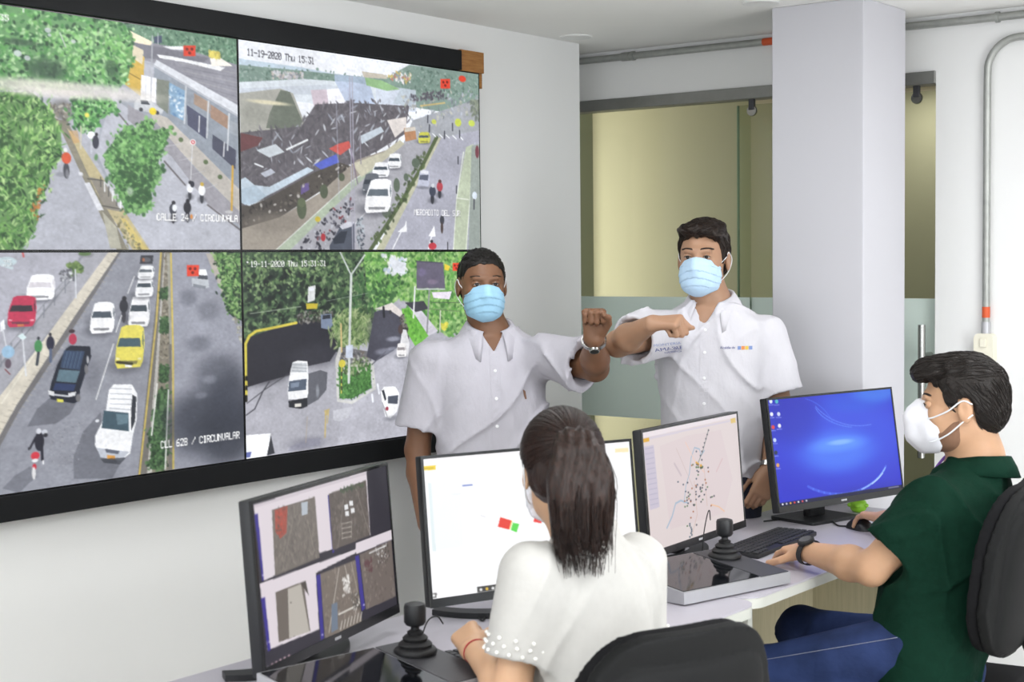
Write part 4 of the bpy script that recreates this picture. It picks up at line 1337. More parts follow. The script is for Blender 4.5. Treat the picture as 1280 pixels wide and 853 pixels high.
        ('e','3c4a5c',1,[537,595,8.3,6.9]),
        ('e','44683c',1,[614,598,8.4,7.0]),
        ('e','a06038',1,[494,556,8.3,6.9]),
        ('e','30303c',1,[496,571,8.3,6.9]),
        ('e','2c2c38',1,[642,697,8.5,7.0]),
        ('e','3c4a5c',1,[364,518,8.1,6.8]),
        ('e','44683c',1,[365,711,8.1,6.9]),
        ('e','a06038',1,[602,559,8.4,7.0]),
        ('e','30303c',1,[538,583,8.3,6.9]),
        ('e','d8a020',1,[560,391,10.5,8.7]),
        ('e','2c2c30',1,[522,376,10.5,8.7]),
        ('e','4a6a40',1,[560,417,10.5,8.7]),
        ('e','d8a020',1,[517,359,10.4,8.7]),
        ('e','2c2c30',1,[559,408,10.5,8.7]),
        ('e','4a6a40',1,[513,399,10.4,8.7]),
        ('e','d8a020',1,[563,399,10.5,8.7]),
        ('e','2c2c30',1,[533,380,10.5,8.7]),
        ('e','4a6a40',1,[533,403,10.5,8.7]),
        ('e','d8a020',1,[533,373,10.5,8.7]),
        ('e','2c2c30',1,[572,415,10.5,8.8]),
        ('e','4a6a40',1,[575,409,10.6,8.8]),
        ('e','3c3c48',1,[671,101,8.0,6.6]),
        ('e','3c3c48',1,[653,136,8.0,6.6]),
        ('e','3c3c48',1,[635,170,8.0,6.6]),
        ('e','3c3c48',1,[617,204,7.9,6.6]),
        ('e','3c3c48',1,[600,239,7.9,6.6]),
        ('e','3c3c48',1,[582,273,7.9,6.5]),
        ('e','3c3c48',1,[564,307,7.9,6.5]),
        ('e','4a5c6c',1,[401,869,8.6,7.3]),
        ('e','4a5c6c',1,[400,885,8.6,7.3]),
        ('e','4a5c6c',1,[410,904,8.6,7.3]),
        ('e','4a5c6c',1,[416,921,8.6,7.3]),
        ('e','4a5c6c',1,[415,937,8.6,7.3]),
        ('e','4a5c6c',1,[407,952,8.6,7.3]),
        ('e','4a5c6c',1,[414,970,8.6,7.3]),
        ('e','4a5c6c',1,[392,981,8.6,7.3]),
        ('p','2c2a34',1,[196,1001,995,1003,996,1042,201,1039]),
        ('e','c8c8d0',1,[236,1025,10.1,9.3]),
        ('e','b84040',1,[275,1025,10.1,9.4]),
        ('e','c8a040',1,[313,1026,10.2,9.4]),
        ('e','6a8ac0',1,[352,1027,10.3,9.4]),
        ('e','a03838',1,[392,1028,10.3,9.5]),
        ('e','c8c8c8',1,[431,1028,10.4,9.5]),
    ],
    'm4': [
        ('p','2a31c8',1,[-89,-340,1234,-201,1049,1481,-218,1117]),
        ('b','3f63ee',0.6,[587,421,528.7,395.1]),
        ('b','4d7ef6',0.8,[507,551,269.1,188.0]),
        ('b','5c94ff',0.8,[514,488,200.7,70.8]),
        ('b','8cbcff',0.8,[529,471,92.9,23.7]),
        ('b','2026a8',0.5,[163,151,223.1,272.8]),
        ('b','1c209c',0.6,[720,1142,429.5,190.2]),
        ('b','4f8cf0',0.7,[874,13,188.5,99.2]),
        ('b','2a6ae0',0.35,[726,76,283.6,113.7]),
        ('l','5c86f4',0.5,24.5,[882,761,858,802,828,840,795,873,758,902,717,926,675,945,630,959,584,967,537,970,490,967,444,959,398,946,353,929,311,906,271,880,233,849]),
        ('l','9cc4ff',0.8,13.0,[875,774,866,790,855,805,845,820,833,834,821,848,809,861,795,873,782,884,768,895,753,905,738,915,722,924,707,932,690,939,674,946,657,951]),
        ('l','bcd8ff',1,8.1,[848,827,842,834,836,840,831,846,825,853,819,859,813,865,807,871,800,876,794,882,787,887,781,892,774,897,767,902,760,907,753,912,746,916]),
        ('l','6c90f6',0.6,9.8,[799,335,766,337,734,338,701,335,669,330,638,323,607,313,578,301,549,286,521,270,494,251,469,231,445,209,422,184,402,159,382,132,365,103]),
        ('l','5c84f2',0.6,12.8,[633,339,609,333,585,325,562,316,540,306,518,294,498,282,478,269,460,254,443,239,427,223,412,207,399,190,388,172,377,154,369,135,362,117]),
        ('l','4a70ea',0.5,11.0,[490,284,483,260,475,237,466,215,456,194,446,173,435,154,423,135,410,118,397,102,383,86,369,72,354,60,339,48,324,38,308,29,292,22]),
        ('e','e4ecf4',1,[25,15,12.3,19.5]),
        ('l','b8c4f4',0.8,6.0,[3,46,41,48]),
        ('e','50b8c0',1,[69,21,12.4,19.6]),
        ('l','b8c4f4',0.8,6.0,[47,53,85,54]),
        ('e','e8ecf4',1,[20,135,12.3,19.5]),
        ('l','b8c4f4',0.8,6.0,[-2,166,36,169]),
        ('e','d0d8f0',1,[73,140,12.4,19.6]),
        ('l','b8c4f4',0.8,6.0,[51,171,89,174]),
        ('e','d84848',1,[20,257,12.3,19.4]),
        ('l','b8c4f4',0.8,6.0,[-1,288,37,291]),
        ('e','e8e8f0',1,[69,250,12.4,19.5]),
        ('l','b8c4f4',0.8,6.0,[47,281,85,284]),
        ('e','c8d8f8',1,[21,378,12.3,19.4]),
        ('l','b8c4f4',0.8,5.9,[0,409,38,412]),
        ('e','303848',1,[19,495,12.2,19.3]),
        ('l','b8c4f4',0.8,5.9,[-2,525,36,529]),
        ('e','d8a060',1,[23,613,12.2,19.3]),
        ('l','b8c4f4',0.8,5.9,[2,643,40,648]),
        ('p','11143c',1,[0,963,1000,966,1001,1001,0,1000]),
        ('e','f0f0f4',1,[25,978,7.0,8.8]),
        ('e','d0d0e0',1,[55,978,7.0,8.9]),
        ('e','e8b040',1,[85,978,7.1,8.9]),
        ('e','e04040',1,[116,978,7.1,8.9]),
        ('e','e8e8f0',1,[146,978,7.2,9.0]),
        ('e','d84848',1,[177,978,7.2,9.0]),
        ('e','c8c8d8',1,[208,978,7.3,9.0]),
        ('l','a8a8c0',1,8.1,[881,980,969,980]),
    ],
}
FONT = {'0': '0E11131519110E', '1': '040C040404040E', '2': '0E11010204081F', '3': '1F02040201110E', '4': '02060A121F0202', '5': '1F101E0101110E',
        '6': '0608101E11110E', '8': '0E11110E11110E', '9': '0E11110F01020C', ':': '00040000000400', '-': '0000001F000000', '/': '01010204081010',
        'A': '0E11111F111111', 'B': '1E11111E11111E', 'C': '0E11101010110E', 'D': '1E11111111111E', 'E': '1F10101E10101F', 'I': '0E04040404040E',
        'L': '1010101010101F', 'M': '111B1515111111', 'N': '11191513111111', 'O': '0E11111111110E', 'R': '1E11111E141211', 'S': '0F10100E01011E',
        'T': '1F040404040404', 'U': '1111111111110E', 'V': '1111111111 0A04'.replace(' ', ''), 'h': '10101E11111111', 'u': '0000111111130D', ' ': '00' * 7}

class Painter:
    """rasterises a picture of polygons, strokes, dabs and letters into a colour grid"""
    def __init__(s, w, h, seed):
        s.w, s.h = w, h
        s.a = np.zeros((h, w, 3), np.float32) + 0.5
        s.rng = np.random.RandomState(seed)
        s.mottle = 1.0 if seed < 20 else 0.0
    def _sub(s, x0, y0, x1, y1):
        x0, y0 = max(0, int(x0)), max(0, int(y0))
        x1, y1 = min(s.w, int(x1) + 2), min(s.h, int(y1) + 2)
        if x1 <= x0 or y1 <= y0:
            return None
        X, Y = np.meshgrid(np.arange(x0, x1) + 0.5, np.arange(y0, y1) + 0.5)
        return slice(y0, y1), slice(x0, x1), X, Y
    def inside(s, X, Y, P):
        c = np.zeros(X.shape, bool)
        n = len(P)
        for i in range(n):
            (x1, y1), (x2, y2) = P[i], P[(i + 1) % n]
            if y1 == y2:
                continue
            c ^= ((Y < y1) != (Y < y2)) & (X < (x2 - x1) * (Y - y1) / (y2 - y1) + x1)
        return c
    def put(s, sub, m, col, al):
        sy, sx = sub[0], sub[1]
        k = (m * al).astype(np.float32)[..., None]
        s.a[sy, sx] = s.a[sy, sx] * (1 - k) + np.array(col, np.float32) * k
    def pts(s, q):
        return [(q[i] / 1000 * s.w, q[i + 1] / 1000 * s.h) for i in range(0, len(q), 2)]
    def poly(s, P, col, al):
        xs, ys = [p[0] for p in P], [p[1] for p in P]
        sub = s._sub(min(xs), min(ys), max(xs), max(ys))
        if sub:
            s.put(sub, s.inside(sub[2], sub[3], P), col, al)
    def stroke(s, P, wd, col, al):
        for (x1, y1), (x2, y2) in zip(P[:-1], P[1:]):
            sub = s._sub(min(x1, x2) - wd, min(y1, y2) - wd, max(x1, x2) + wd, max(y1, y2) + wd)
            if not sub:
                continue
            dx, dy = x2 - x1, y2 - y1
            t = np.clip(((sub[2] - x1) * dx + (sub[3] - y1) * dy) / max(dx * dx + dy * dy, 1e-6), 0, 1)
            d = np.hypot(sub[2] - x1 - t * dx, sub[3] - y1 - t * dy)
            s.put(sub, np.clip(wd / 2 + 0.5 - d, 0, 1), col, al)
    def run(s, ops):
        for o in ops:
            k = o[0]
            if k == 'p':
                s.poly(s.pts(o[3]), RGB(o[1]), o[2])
            elif k == 'l':
                s.stroke(s.pts(o[4]), max(1.0, o[3] / 1000 * s.h), RGB(o[1]), o[2])
            elif k in 'eb':
                cx, cy, rx, ry = o[3][0] / 1000 * s.w, o[3][1] / 1000 * s.h, max(0.6, o[3][2] / 1000 * s.w), max(0.6, o[3][3] / 1000 * s.h)
                g = 1.5 if k == 'b' else 1.1
                sub = s._sub(cx - rx * g - 1, cy - ry * g - 1, cx + rx * g + 1, cy + ry * g + 1)
                if sub:
                    d = np.hypot((sub[2] - cx) / rx, (sub[3] - cy) / ry)
                    m = np.clip(1.5 - d, 0, 1) if k == 'b' else np.clip((1 - d) * min(rx, ry) + 0.5, 0, 1)
                    s.put(sub, m * m * (3 - 2 * m) if k == 'b' else m, RGB(o[1]), o[2])
            elif k == 'f':
                P = s.pts(o[5])
                xs, ys = np.array([p[0] for p in P]), np.array([p[1] for p in P])
                sz = o[3] / 1000 * s.h
                cols = [RGB(c) for c in o[1]]
                n = 0
                while n < o[2]:
                    x = s.rng.uniform(max(xs.min(), -5), min(xs.max(), s.w + 5), 64)
                    y = s.rng.uniform(max(ys.min(), -5), min(ys.max(), s.h + 5), 64)
                    ok = s.inside(x, y, P)
                    if not ok.any():
                        n += 2
                    for cx, cy in zip(x[ok], y[ok]):
                        n += 1
                        if o[2] >= 150 and s.mottle:
                            cx, cy = cx + s.rng.normal(0, sz * 0.9), cy + s.rng.normal(0, sz * 0.9)
                        r = sz * s.rng.uniform(0.35, 0.95)
                        el = s.rng.uniform(1, 1.6) * o[4] ** 0.5
                        th = s.rng.uniform(-0.6, 0.6) + (1.2 if s.rng.rand() < 0.5 else -0.9)
                        g = r * el + 1
                        sub = s._sub(cx - g, cy - g, cx + g, cy + g)
                        if not sub:
                            continue
                        ax = ((sub[2] - cx) * math.cos(th) + (sub[3] - cy) * math.sin(th)) / (r * el)
                        ay = (-(sub[2] - cx) * math.sin(th) + (sub[3] - cy) * math.cos(th)) * el / r
                        s.put(sub, np.clip((1 - np.hypot(ax, ay)) * 2.2, 0, 1), cols[s.rng.randint(len(cols))], 0.85)
            elif k == 't':
                _, col, txt, x, y, cw, h = o
                x, y, cw, h = x / 1000 * s.w, y / 1000 * s.h, cw / 1000 * s.w, h / 1000 * s.h
                for off, c2 in (((1.2, 1.2), (0.1, 0.1, 0.12) if col > '8' else None), ((0, 0), RGB(col))):
                    if c2 is None:
                        continue
                    for i, ch in enumerate(txt):
                        bits = FONT.get(ch, FONT[' '])
                        for r_ in range(7):
                            row = int(bits[2 * r_:2 * r_ + 2], 16)
                            for c_ in range(5):
                                if row >> (4 - c_) & 1:
                                    x0, y0 = x + (i + c_ / 5.6) * cw + off[0], y + r_ / 7 * h + off[1]
                                    s.poly([(x0, y0), (x0 + cw / 4.4, y0), (x0 + cw / 4.4, y0 + h / 6.2), (x0, y0 + h / 6.2)], c2, 0.95 if off == (0, 0) else 0.3)
            elif k == 'n':
                n = s.rng.normal(0, o[1], (s.h // 3 + 1, s.w // 3 + 1)).astype(np.float32)
                n = np.kron(n, np.ones((3, 3), np.float32))[:s.h, :s.w]
                s.a *= (1 + n[..., None])
        for p_, am in ((5, 0.028), (20, 0.022), (70, 0.025)):       # mottling of the picture at several scales
            n = s.rng.normal(0, am * s.mottle, (s.h // p_ + 3, s.w // p_ + 3)).astype(np.float32)
            yi, xi = np.arange(s.h) / p_, np.arange(s.w) / p_
            y0, x0 = yi.astype(int), xi.astype(int)
            fy, fx = (yi - y0)[:, None], (xi - x0)[None, :]
            v = (n[y0][:, x0] * (1 - fy) * (1 - fx) + n[y0 + 1][:, x0] * fy * (1 - fx) + n[y0][:, x0 + 1] * (1 - fy) * fx + n[y0 + 1][:, x0 + 1] * fy * fx)
            s.a *= (1 + v[..., None])
        if s.mottle:
            b_ = np.pad(s.a, ((1, 1), (1, 1), (0, 0)), mode='edge')
            s.a = 0.5 * s.a + 0.125 * (b_[:-2, 1:-1] + b_[2:, 1:-1] + b_[1:-1, :-2] + b_[1:-1, 2:])
            g_ = s.a.mean(2, keepdims=True)
            s.a = (s.a * 0.86 + g_ * 0.14) * 0.95 + 0.035
        return np.clip(s.a, 0, 1)

def RGB(c):
    return tuple(int(c[i:i + 2], 16) / 255.0 for i in (0, 2, 4))

def picture_mesh(name, key, gw, gh, origin, ux, uy, material, parent, seed=1):
    """a flat screen of gw x gh cells at origin (top left), ux to the right, uy downward; colours stored per cell corner point"""
    ss = 2
    img = Painter((gw + 1) * ss, (gh + 1) * ss, seed).run(PICTURES[key])
    img = img.reshape(gh + 1, ss, gw + 1, ss, 3).mean((1, 3))
    lin_ = np.where(img <= 0.04045, img / 12.92, ((img + 0.055) / 1.055) ** 2.4).astype(np.float32)
    O, U, V = (np.array(v, np.float32) for v in (origin, ux, uy))
    gy, gx = np.meshgrid(np.linspace(0, 1, gh + 1, dtype=np.float32), np.linspace(0, 1, gw + 1, dtype=np.float32), indexing='ij')
    co = O + gx[..., None] * U + gy[..., None] * V
    i = (np.arange(gh)[:, None] * (gw + 1) + np.arange(gw)[None, :]).ravel()
    q = np.stack([i, i + gw + 1, i + gw + 2, i + 1], 1)
    me = np_mesh(name, co.reshape(-1, 3), q, material)
    at = me.color_attributes.new('picture', 'FLOAT_COLOR', 'POINT')
    at.data.foreach_set('color', np.concatenate([lin_.reshape(-1, 3), np.ones(((gw + 1) * (gh + 1), 1), np.float32)], 1).ravel())
    o = bpy.data.objects.new(name, me)
    C.objects.link(o)
    return adopt(o, parent, True)

def np_mesh(name, co, quads, material, smooth=False):
    me = bpy.data.meshes.new(name)
    me.vertices.add(len(co))
    me.vertices.foreach_set('co', np.ascontiguousarray(co, np.float32).ravel())
    me.loops.add(quads.size)
    me.loops.foreach_set('vertex_index', np.ascontiguousarray(quads, np.int32).ravel())
    me.polygons.add(len(quads))
    me.polygons.foreach_set('loop_start', np.arange(0, quads.size, quads.shape[1], dtype=np.int32))
    me.polygons.foreach_set('loop_total', np.full(len(quads), quads.shape[1], np.int32))
    me.materials.append(M[material] if isinstance(material, str) else material)
    me.update(calc_edges=True)
    if smooth:
        me.polygons.foreach_set('use_smooth', np.ones(len(quads), bool))
    return me

# ------------------------------------------------------------------ video wall
YE = (2.106, 3.314, 4.525)
ZE = (2.3256, 1.6614, 0.999)
XF = -3.60
VW = [('p1', 0, 0, 'upper video wall screen with leafy avenue, motorcycles and tiled-roof shops'),
      ('p2', 1, 0, 'upper video wall screen with dark market roofs and white cars, next to the wood block'),
      ('p3', 0, 1, 'lower video wall screen with yellow taxi, black pickup and white car in traffic'),
      ('p4', 1, 1, 'lower video wall screen with white van and grass island, behind the man')]
for n, (key, iy, iz, lab) in enumerate(VW):
    y0, y1, z0, z1 = YE[iy], YE[iy + 1], ZE[iz], ZE[iz + 1]
    t = tag(empty('video_wall_screen', (WX, (y0 + y1) / 2, z1)), lab, 'screen', 'video wall screens')
    b = 0.004
    MB().box((WX + 0.001, y0 + 0.001, z1 + 0.001), (XF - 0.0015, y1 - 0.001, z0 - 0.001), 0.001, 1).build('housing', 'black_gloss', t)
    f = MB()
    f.box((XF - 0.004, y0 + 0.0005, z0 - b), (XF + 0.001, y1 - 0.0005, z0 - 0.0005))
    f.box((XF - 0.004, y0 + 0.0005, z1 + 0.0005), (XF + 0.001, y1 - 0.0005, z1 + b))
    f.box((XF - 0.004, y0 + 0.0005, z1 + b), (XF + 0.001, y0 + b, z0 - b))
    f.box((XF - 0.004, y1 - b, z1 + b), (XF + 0.001, y1 - 0.0005, z0 - b))
    f.build('bezel', 'black_gloss', t)
    L_ = world_of(t).translation
    picture_mesh('picture', key, 360, 270, (XF - L_.x, y0 + b - L_.y, z0 - b - L_.z), (0, y1 - y0 - 2 * b, 0), (0, 0, z1 - z0 + 2 * b), 'screen_wall', t, 11 + n)
t = tag(empty('video_wall_frame', (WX, 3.2, 0.93)), 'black board frame above and below the video wall with a raw wood block at its end', 'frame')
MB().box((WX, 1.4, ZE[0] + 0.0005), (XF + 0.012, 4.41, ZE[0] + 0.073), 0.002).build('top_board', 'black', t)
MB().box((WX, 1.4, ZE[2] - 0.071), (XF + 0.012, 4.53, ZE[2] - 0.0005), 0.002).build('bottom_board', 'black', t)
MB().box((WX, 1.4, ZE[2]), (XF + 0.012, YE[0] - 0.001, ZE[0]), 0.002).build('side_board', 'black', t)
wbk = MB()
wbk.box((WX, 4.412, ZE[0] + 0.0005), (XF + 0.006, 4.548, ZE[0] + 0.078), 0.0015)
wbk.box((WX, 4.527, ZE[0] - 0.055), (XF - 0.004, 4.548, ZE[0] + 0.0005), 0.001)
wbk.build('wood_block', 'wood', t)['label'] = 'raw brown wood block'

# ------------------------------------------------------------------ desks
DZ = 0.75
def desk(name, label, xf, y0, y1, corners, panels):
    t = tag(empty(name, (-2.17, (y0 + y1) / 2, 0)), label, 'desk', 'operator desks')
    ol = rounded(-2.49, y0, xf, y1, 0.07, 8, corners)
    MB().prism(ol, DZ - 0.004, DZ).build('desktop', 'desk', t)
    MB().prism(ol, DZ - 0.031, DZ - 0.0045).build('edge_band', 'desk_edge', t, auto=30)
    for y in panels:
        MB().box((-2.44, y - 0.012, 0), (xf - 0.07, y + 0.012, DZ - 0.032), 0.001, 1).build('side_panel', 'panel_beige' if y > 4 else 'desk_edge', t)
    MB().box((-2.43, y0 + 0.06, 0.25), (-2.41, y1 - 0.06, DZ - 0.033), 0.001, 1).build('back_panel', 'panel_beige', t)
    return t
desk('office_desk', 'white laminate desk under the woman with grey edge band, nearer of two', -1.835, 1.35, 3.435, (0, 0, 1, 0), (1.42, 3.36))
desk('office_desk', 'white laminate desk where the man in the green polo works', -1.866, 3.44, 4.965, (0, 1, 0, 0), (3.56, 4.9))

# ------------------------------------------------------------------ monitors
def monitor(label, center, yaw, tilt, w, h, key, seed, stand, group='desktop monitors'):
    """screen normal points along +x of the root; built in local coordinates with the desk at z = 0"""
    t = tag(empty('monitor', (center[0], center[1], DZ), yaw), label, 'monitor', group)
    zc_ = center[2] - DZ
    m = Matrix.Translation((0, 0, zc_)) @ Matrix.Rotation(-tilt, 4, 'Y')
    bz, bb = 0.007, 0.021
    hs = MB()
    hs.box((-0.030, -w / 2, -h / 2), (-0.004, w / 2, h / 2), 0.004, 2, m)
    hs.box((-0.052, -w * 0.3, -h * 0.33), (-0.028, w * 0.3, h * 0.33), 0.012, 2, m)
    hs.build('housing', 'black_plastic', t, auto=35, local=True)
    b = MB()
    b.box((-0.004, -w / 2, h / 2 - bz), (0.001, w / 2, h / 2), 0, 1, m)
    b.box((-0.004, -w / 2, -h / 2), (0.002, w / 2, -h / 2 + bb), 0, 1, m)
    b.box((-0.004, -w / 2, -h / 2 + bb), (0.001, -w / 2 + bz, h / 2 - bz), 0, 1, m)
    b.box((-0.004, w / 2 - bz, -h / 2 + bb), (0.001, w / 2, h / 2 - bz), 0, 1, m)
    b.build('bezel', 'black_gloss', t, local=True)
    tl = m @ Vector((-0.0005, -w / 2 + bz, h / 2 - bz))
    ux = m.to_3x3() @ Vector((0, w - 2 * bz, 0))
    uy = m.to_3x3() @ Vector((0, 0, -(h - bz - bb)))
    picture_mesh('screen', key, 250, 150, tl, ux, uy, 'screen_pc', t, seed)
    lg = MB()
    for k in range(4):                                       # small maker's mark in the middle of the lower bezel
        lg.box((0.002, -0.014 + k * 0.0072, -h / 2 + 0.008), (0.0026, -0.009 + k * 0.0072, -h / 2 + 0.014), 0, 1, m)
    lg.build('maker_mark', 'mark', t, local=True)
    nk = MB()
    if stand == 'plate':
        nk.box((-0.115, -0.04, 0.008), (-0.085, 0.04, zc_ + 0.03), 0.006)
        nk.box((-0.09, -0.03, zc_ - 0.05), (-0.045, 0.03, zc_ + 0.02), 0.004)
        nk.build('neck', 'black_plastic', t, auto=35, local=True)
        MB().prism(rounded(-0.19, -0.12, 0.0, 0.12, 0.012), 0.0, 0.010).build('base', 'black_plastic', t, auto=35, local=True)
    else:
        nk.box((-0.085, -0.03, 0.01), (-0.05, 0.03, zc_ + 0.04), 0.006)
        nk.build('neck', 'black_plastic', t, auto=35, local=True)
        ol = []
        for k in range(15):                                   # crescent foot
            a = R(-72 + 144 * k / 14)
            ol.append((-0.20 + 0.21 * math.cos(a), 0.23 * math.sin(a)))
        for k in range(14, -1, -1):
            a = R(-68 + 136 * k / 14)
            ol.append((-0.235 + 0.19 * math.cos(a), 0.20 * math.sin(a)))
        MB().prism(ol, 0.0, 0.014).build('base', 'black_plastic', t, auto=35, local=True)
    return t
K = 1.136
def mk(*v):
    return tuple(a * K for a in v[:2]) + (CAM_H + v[2] * K,)
monitor('dark monitor showing a tiled set of grey camera windows, nearest on the desk', mk(-2.042, 2.095, -0.571), R(15.7), R(4.1), 0.612, 0.357, 'm1', 21, 'crescent')
monitor('monitor with a bright white page and red and green marks, partly hidden by the woman', mk(-1.957, 2.638, -0.559), R(-21.2), R(6.7), 0.612, 0.357, 'm2', 22, 'crescent')
monitor('monitor showing a pale city map with dotted routes', mk(-1.992, 3.379, -0.568), R(3.7), R(4.4), 0.612, 0.357, 'm3', 23, 'crescent')
K = 1.165
monitor('monitor with a glowing blue desktop picture, at the far desk', mk(-1.881, 3.971, -0.535), R(-14.5), R(8.7), 0.628, 0.366, 'm4', 24, 'plate')

# ------------------------------------------------------------------ joystick consoles
def console(label, loc, rot):
    """touch screen on the left, joystick panel on the right (seen from the operator); front edge faces +x"""
    t = tag(empty('joystick_console', loc, rot), label, 'controller', 'camera control consoles')
    W_, D_, h0, h1 = 0.40, 0.26, 0.034, 0.062            # width along y, depth, front and back height
    def zt(x):
        return h0 + (h1 - h0) * (0.5 - x / D_)
    prof = [(D_ / 2, 0.004), (D_ / 2, h0), (-D_ / 2, h1), (-D_ / 2, 0.0), (0.02, 0.0)]
    b = MB()
    n = len(prof)
    vs = [(x, -W_ / 2, z) for x, z in prof] + [(x, W_ / 2, z) for x, z in prof]
    b.add(vs, [tuple(range(n)), tuple(range(2 * n - 1, n - 1, -1))] + [(i, n + i, n + (i + 1) % n, (i + 1) % n) for i in range(n)])
    b.build('body', 'silver', t, local=True)
    def slab(x0, x1, y0, y1, th):
        s_ = MB()
        s_.add([(x0, y0, zt(x0)), (x1, y0, zt(x1)), (x1, y1, zt(x1)), (x0, y1, zt(x0)),
                (x0, y0, zt(x0) + th), (x1, y0, zt(x1) + th), (x1, y1, zt(x1) + th), (x0, y1, zt(x0) + th)],
               [(3, 2, 1, 0), (4, 5, 6, 7), (0, 1, 5, 4), (1, 2, 6, 5), (2, 3, 7, 6), (3, 0, 4, 7)])
        return s_
    slab(-D_ / 2 + 0.006, D_ / 2 - 0.008, -W_ / 2 + 0.006, 0.085, 0.002).build('touch_screen', 'glass_black', t, local=True)
    slab(-D_ / 2 + 0.006, D_ / 2 - 0.004, 0.09, W_ / 2 - 0.004, 0.002).build('joystick_panel', 'dark_grey', t, local=True)
    jx, jy = -0.055, 0.142
    z0 = zt(jx)
    j = MB().lathe([(0.0, 0.0), (0.044, 0.0), (0.046, 0.006), (0.042, 0.012), (0.034, 0.014), (0.036, 0.020), (0.031, 0.025), (0.025, 0.027), (0.027, 0.033),
                    (0.022, 0.038), (0.016, 0.040), (0.017, 0.046), (0.010, 0.050), (0.0, 0.05)], (jx, jy, z0), 28).build('joystick', 'rubber', t, auto=60, local=True)
    MB().lathe([(0.0, 0.046), (0.009, 0.046), (0.009, 0.056), (0.019, 0.060), (0.023, 0.066), (0.023, 0.098), (0.021, 0.104), (0.012, 0.107), (0.0, 0.107)],
               (jx, jy, z0), 28).build('knob', 'black_plastic', j, auto=50, local=True)
    return t
console('silver joystick console with dark touch screen beside the nearest monitor', (-2.055, 2.235, DZ), R(-10))
console('silver joystick console with dark touch screen below the city map monitor', (-2.045, 3.50, DZ), R(-14))

# ------------------------------------------------------------------ keyboards, mouse, small things
def keyboard(label, loc, rot):
    t = tag(empty('keyboard', loc, rot), label, 'keyboard', 'black computer keyboards')
    MB().box((-0.066, -0.22, 0.0), (0.066, 0.22, 0.014), 0.004).build('case', 'black_plastic', t, auto=35, local=True)
    k = MB()
    for r_ in range(6):
        for c_ in range(21):
            if r_ == 5 and 4 <= c_ <= 8:
                continue
            x, y = 0.054 - r_ * 0.0205 - (0.003 if r_ == 5 else 0), -0.209 + c_ * 0.0206
            x = -x
            k.box((x - 0.008, y - 0.0082, 0.014), (x + 0.008, y + 0.0082, 0.0185), 0.001, 1)
    ko = k.build('keys', 'key', t, local=True)
    ko['kind'] = 'stuff'
    return t
keyboard('black keyboard on the desk in front of the blue monitor', (-2.185, 4.135, DZ), R(4))
keyboard('black keyboard mostly hidden by the woman, before the white-page monitor', (-2.0, 2.72, DZ), R(-21))

mo = tag(empty('computer_mouse', (-2.075, 4.545, DZ), R(150)), 'black computer mouse under the right hand of the man in the green polo', 'mouse')
vs, fs = [], []
for i in range(13):
    u = i / 12
    x = -0.057 + 0.114 * u
    hw = 0.031 * (1 - abs(2 * u - 1) ** 3.2) ** 0.5 + 0.0005
    hh = 0.036 * math.sin(math.pi * (0.1 + 0.85 * u)) ** 0.7 * (1 - abs(2 * u - 1) ** 5) ** 0.5 + 0.001
    for k in range(13):
        a = math.pi * k / 12
        vs.append((x, hw * math.cos(a), hh * math.sin(a) ** 0.8))
for i in range(12):
    for k in range(12):
        fs.append((i * 13 + k, i * 13 + k + 1, (i + 1) * 13 + k + 1, (i + 1) * 13 + k))
MB().add(vs, fs).build('shell', 'black_plastic', mo, smooth=True, local=True)
MB().tube([(0.030, 0.0, 0.024), (0.046, 0.0, 0.017)], 0.005, 10).build('wheel', 'rubber', mo, smooth=True, local=True)

def cable(label, pts, r=0.0028, n=8, material='rubber'):
    return tag(MB().tube(smooth_curve(pts, n), r, 8).build('cable', material, None, smooth=True), label, 'cable')
cable('thin black cable crossing the desk to the blue monitor', [(-2.387, 4.483, 0.754), (-2.343, 4.569, 0.754), (-2.247, 4.522, 0.754), (-2.230, 4.589, 0.754)])
cable('black mouse cable running from the mouse past the blue monitor foot', [(-2.124, 4.550, 0.754), (-2.154, 4.548, 0.754), (-2.220, 4.633, 0.754), (-2.215, 4.599, 0.754)])
cable('thin black cable standing up behind the near joystick', [(-2.17, 2.50, 0.752), (-2.17, 2.505, 0.80), (-2.165, 2.52, 0.835), (-2.16, 2.545, 0.84), (-2.16, 2.565, 0.82)], 0.0016)
cable('thin black cable arching up behind the far joystick', [(-2.20, 3.76, 0.752), (-2.20, 3.77, 0.83), (-2.20, 3.79, 0.885), (-2.215, 3.83, 0.895), (-2.235, 3.87, 0.86)], 0.0016)
cable('grey cable lying on the desk under the white-page monitor', [(-2.374, 2.884, 0.754), (-2.377, 2.935, 0.754), (-2.318, 2.912, 0.754), (-2.280, 2.858, 0.754), (-2.305, 2.870, 0.754)], 0.0022)
cable('black cable loop hanging under the far desk', [(-2.05, 3.86, 0.705), (-2.05, 3.87, 0.66), (-2.05, 3.95, 0.635), (-2.05, 4.05, 0.65), (-2.05, 4.08, 0.70), (-2.05, 4.07, 0.708)], 0.005)
g = tag(empty('lime_ornament', (-2.223, 4.855, 0.750)), 'small lime green ornament standing on the desk behind the blue monitor', 'ornament')
gx, gy, gz = world_of(g).translation
MB().lathe([(0.0, 0), (0.018, 0.0), (0.026, 0.008), (0.030, 0.022), (0.027, 0.036), (0.018, 0.044), (0.0, 0.047)], (gx, gy, gz), 20).build('body', 'lime', g, smooth=True)
for k in range(5):
    a = 2 * math.pi * k / 5
    MB().lathe([(0, -0.008), (0.008, -0.005), (0.010, 0.0), (0.008, 0.005), (0, 0.008)], (gx + 0.028 * math.cos(a), gy + 0.028 * math.sin(a), gz + 0.024), 10).build('lobe', 'lime', g, smooth=True)

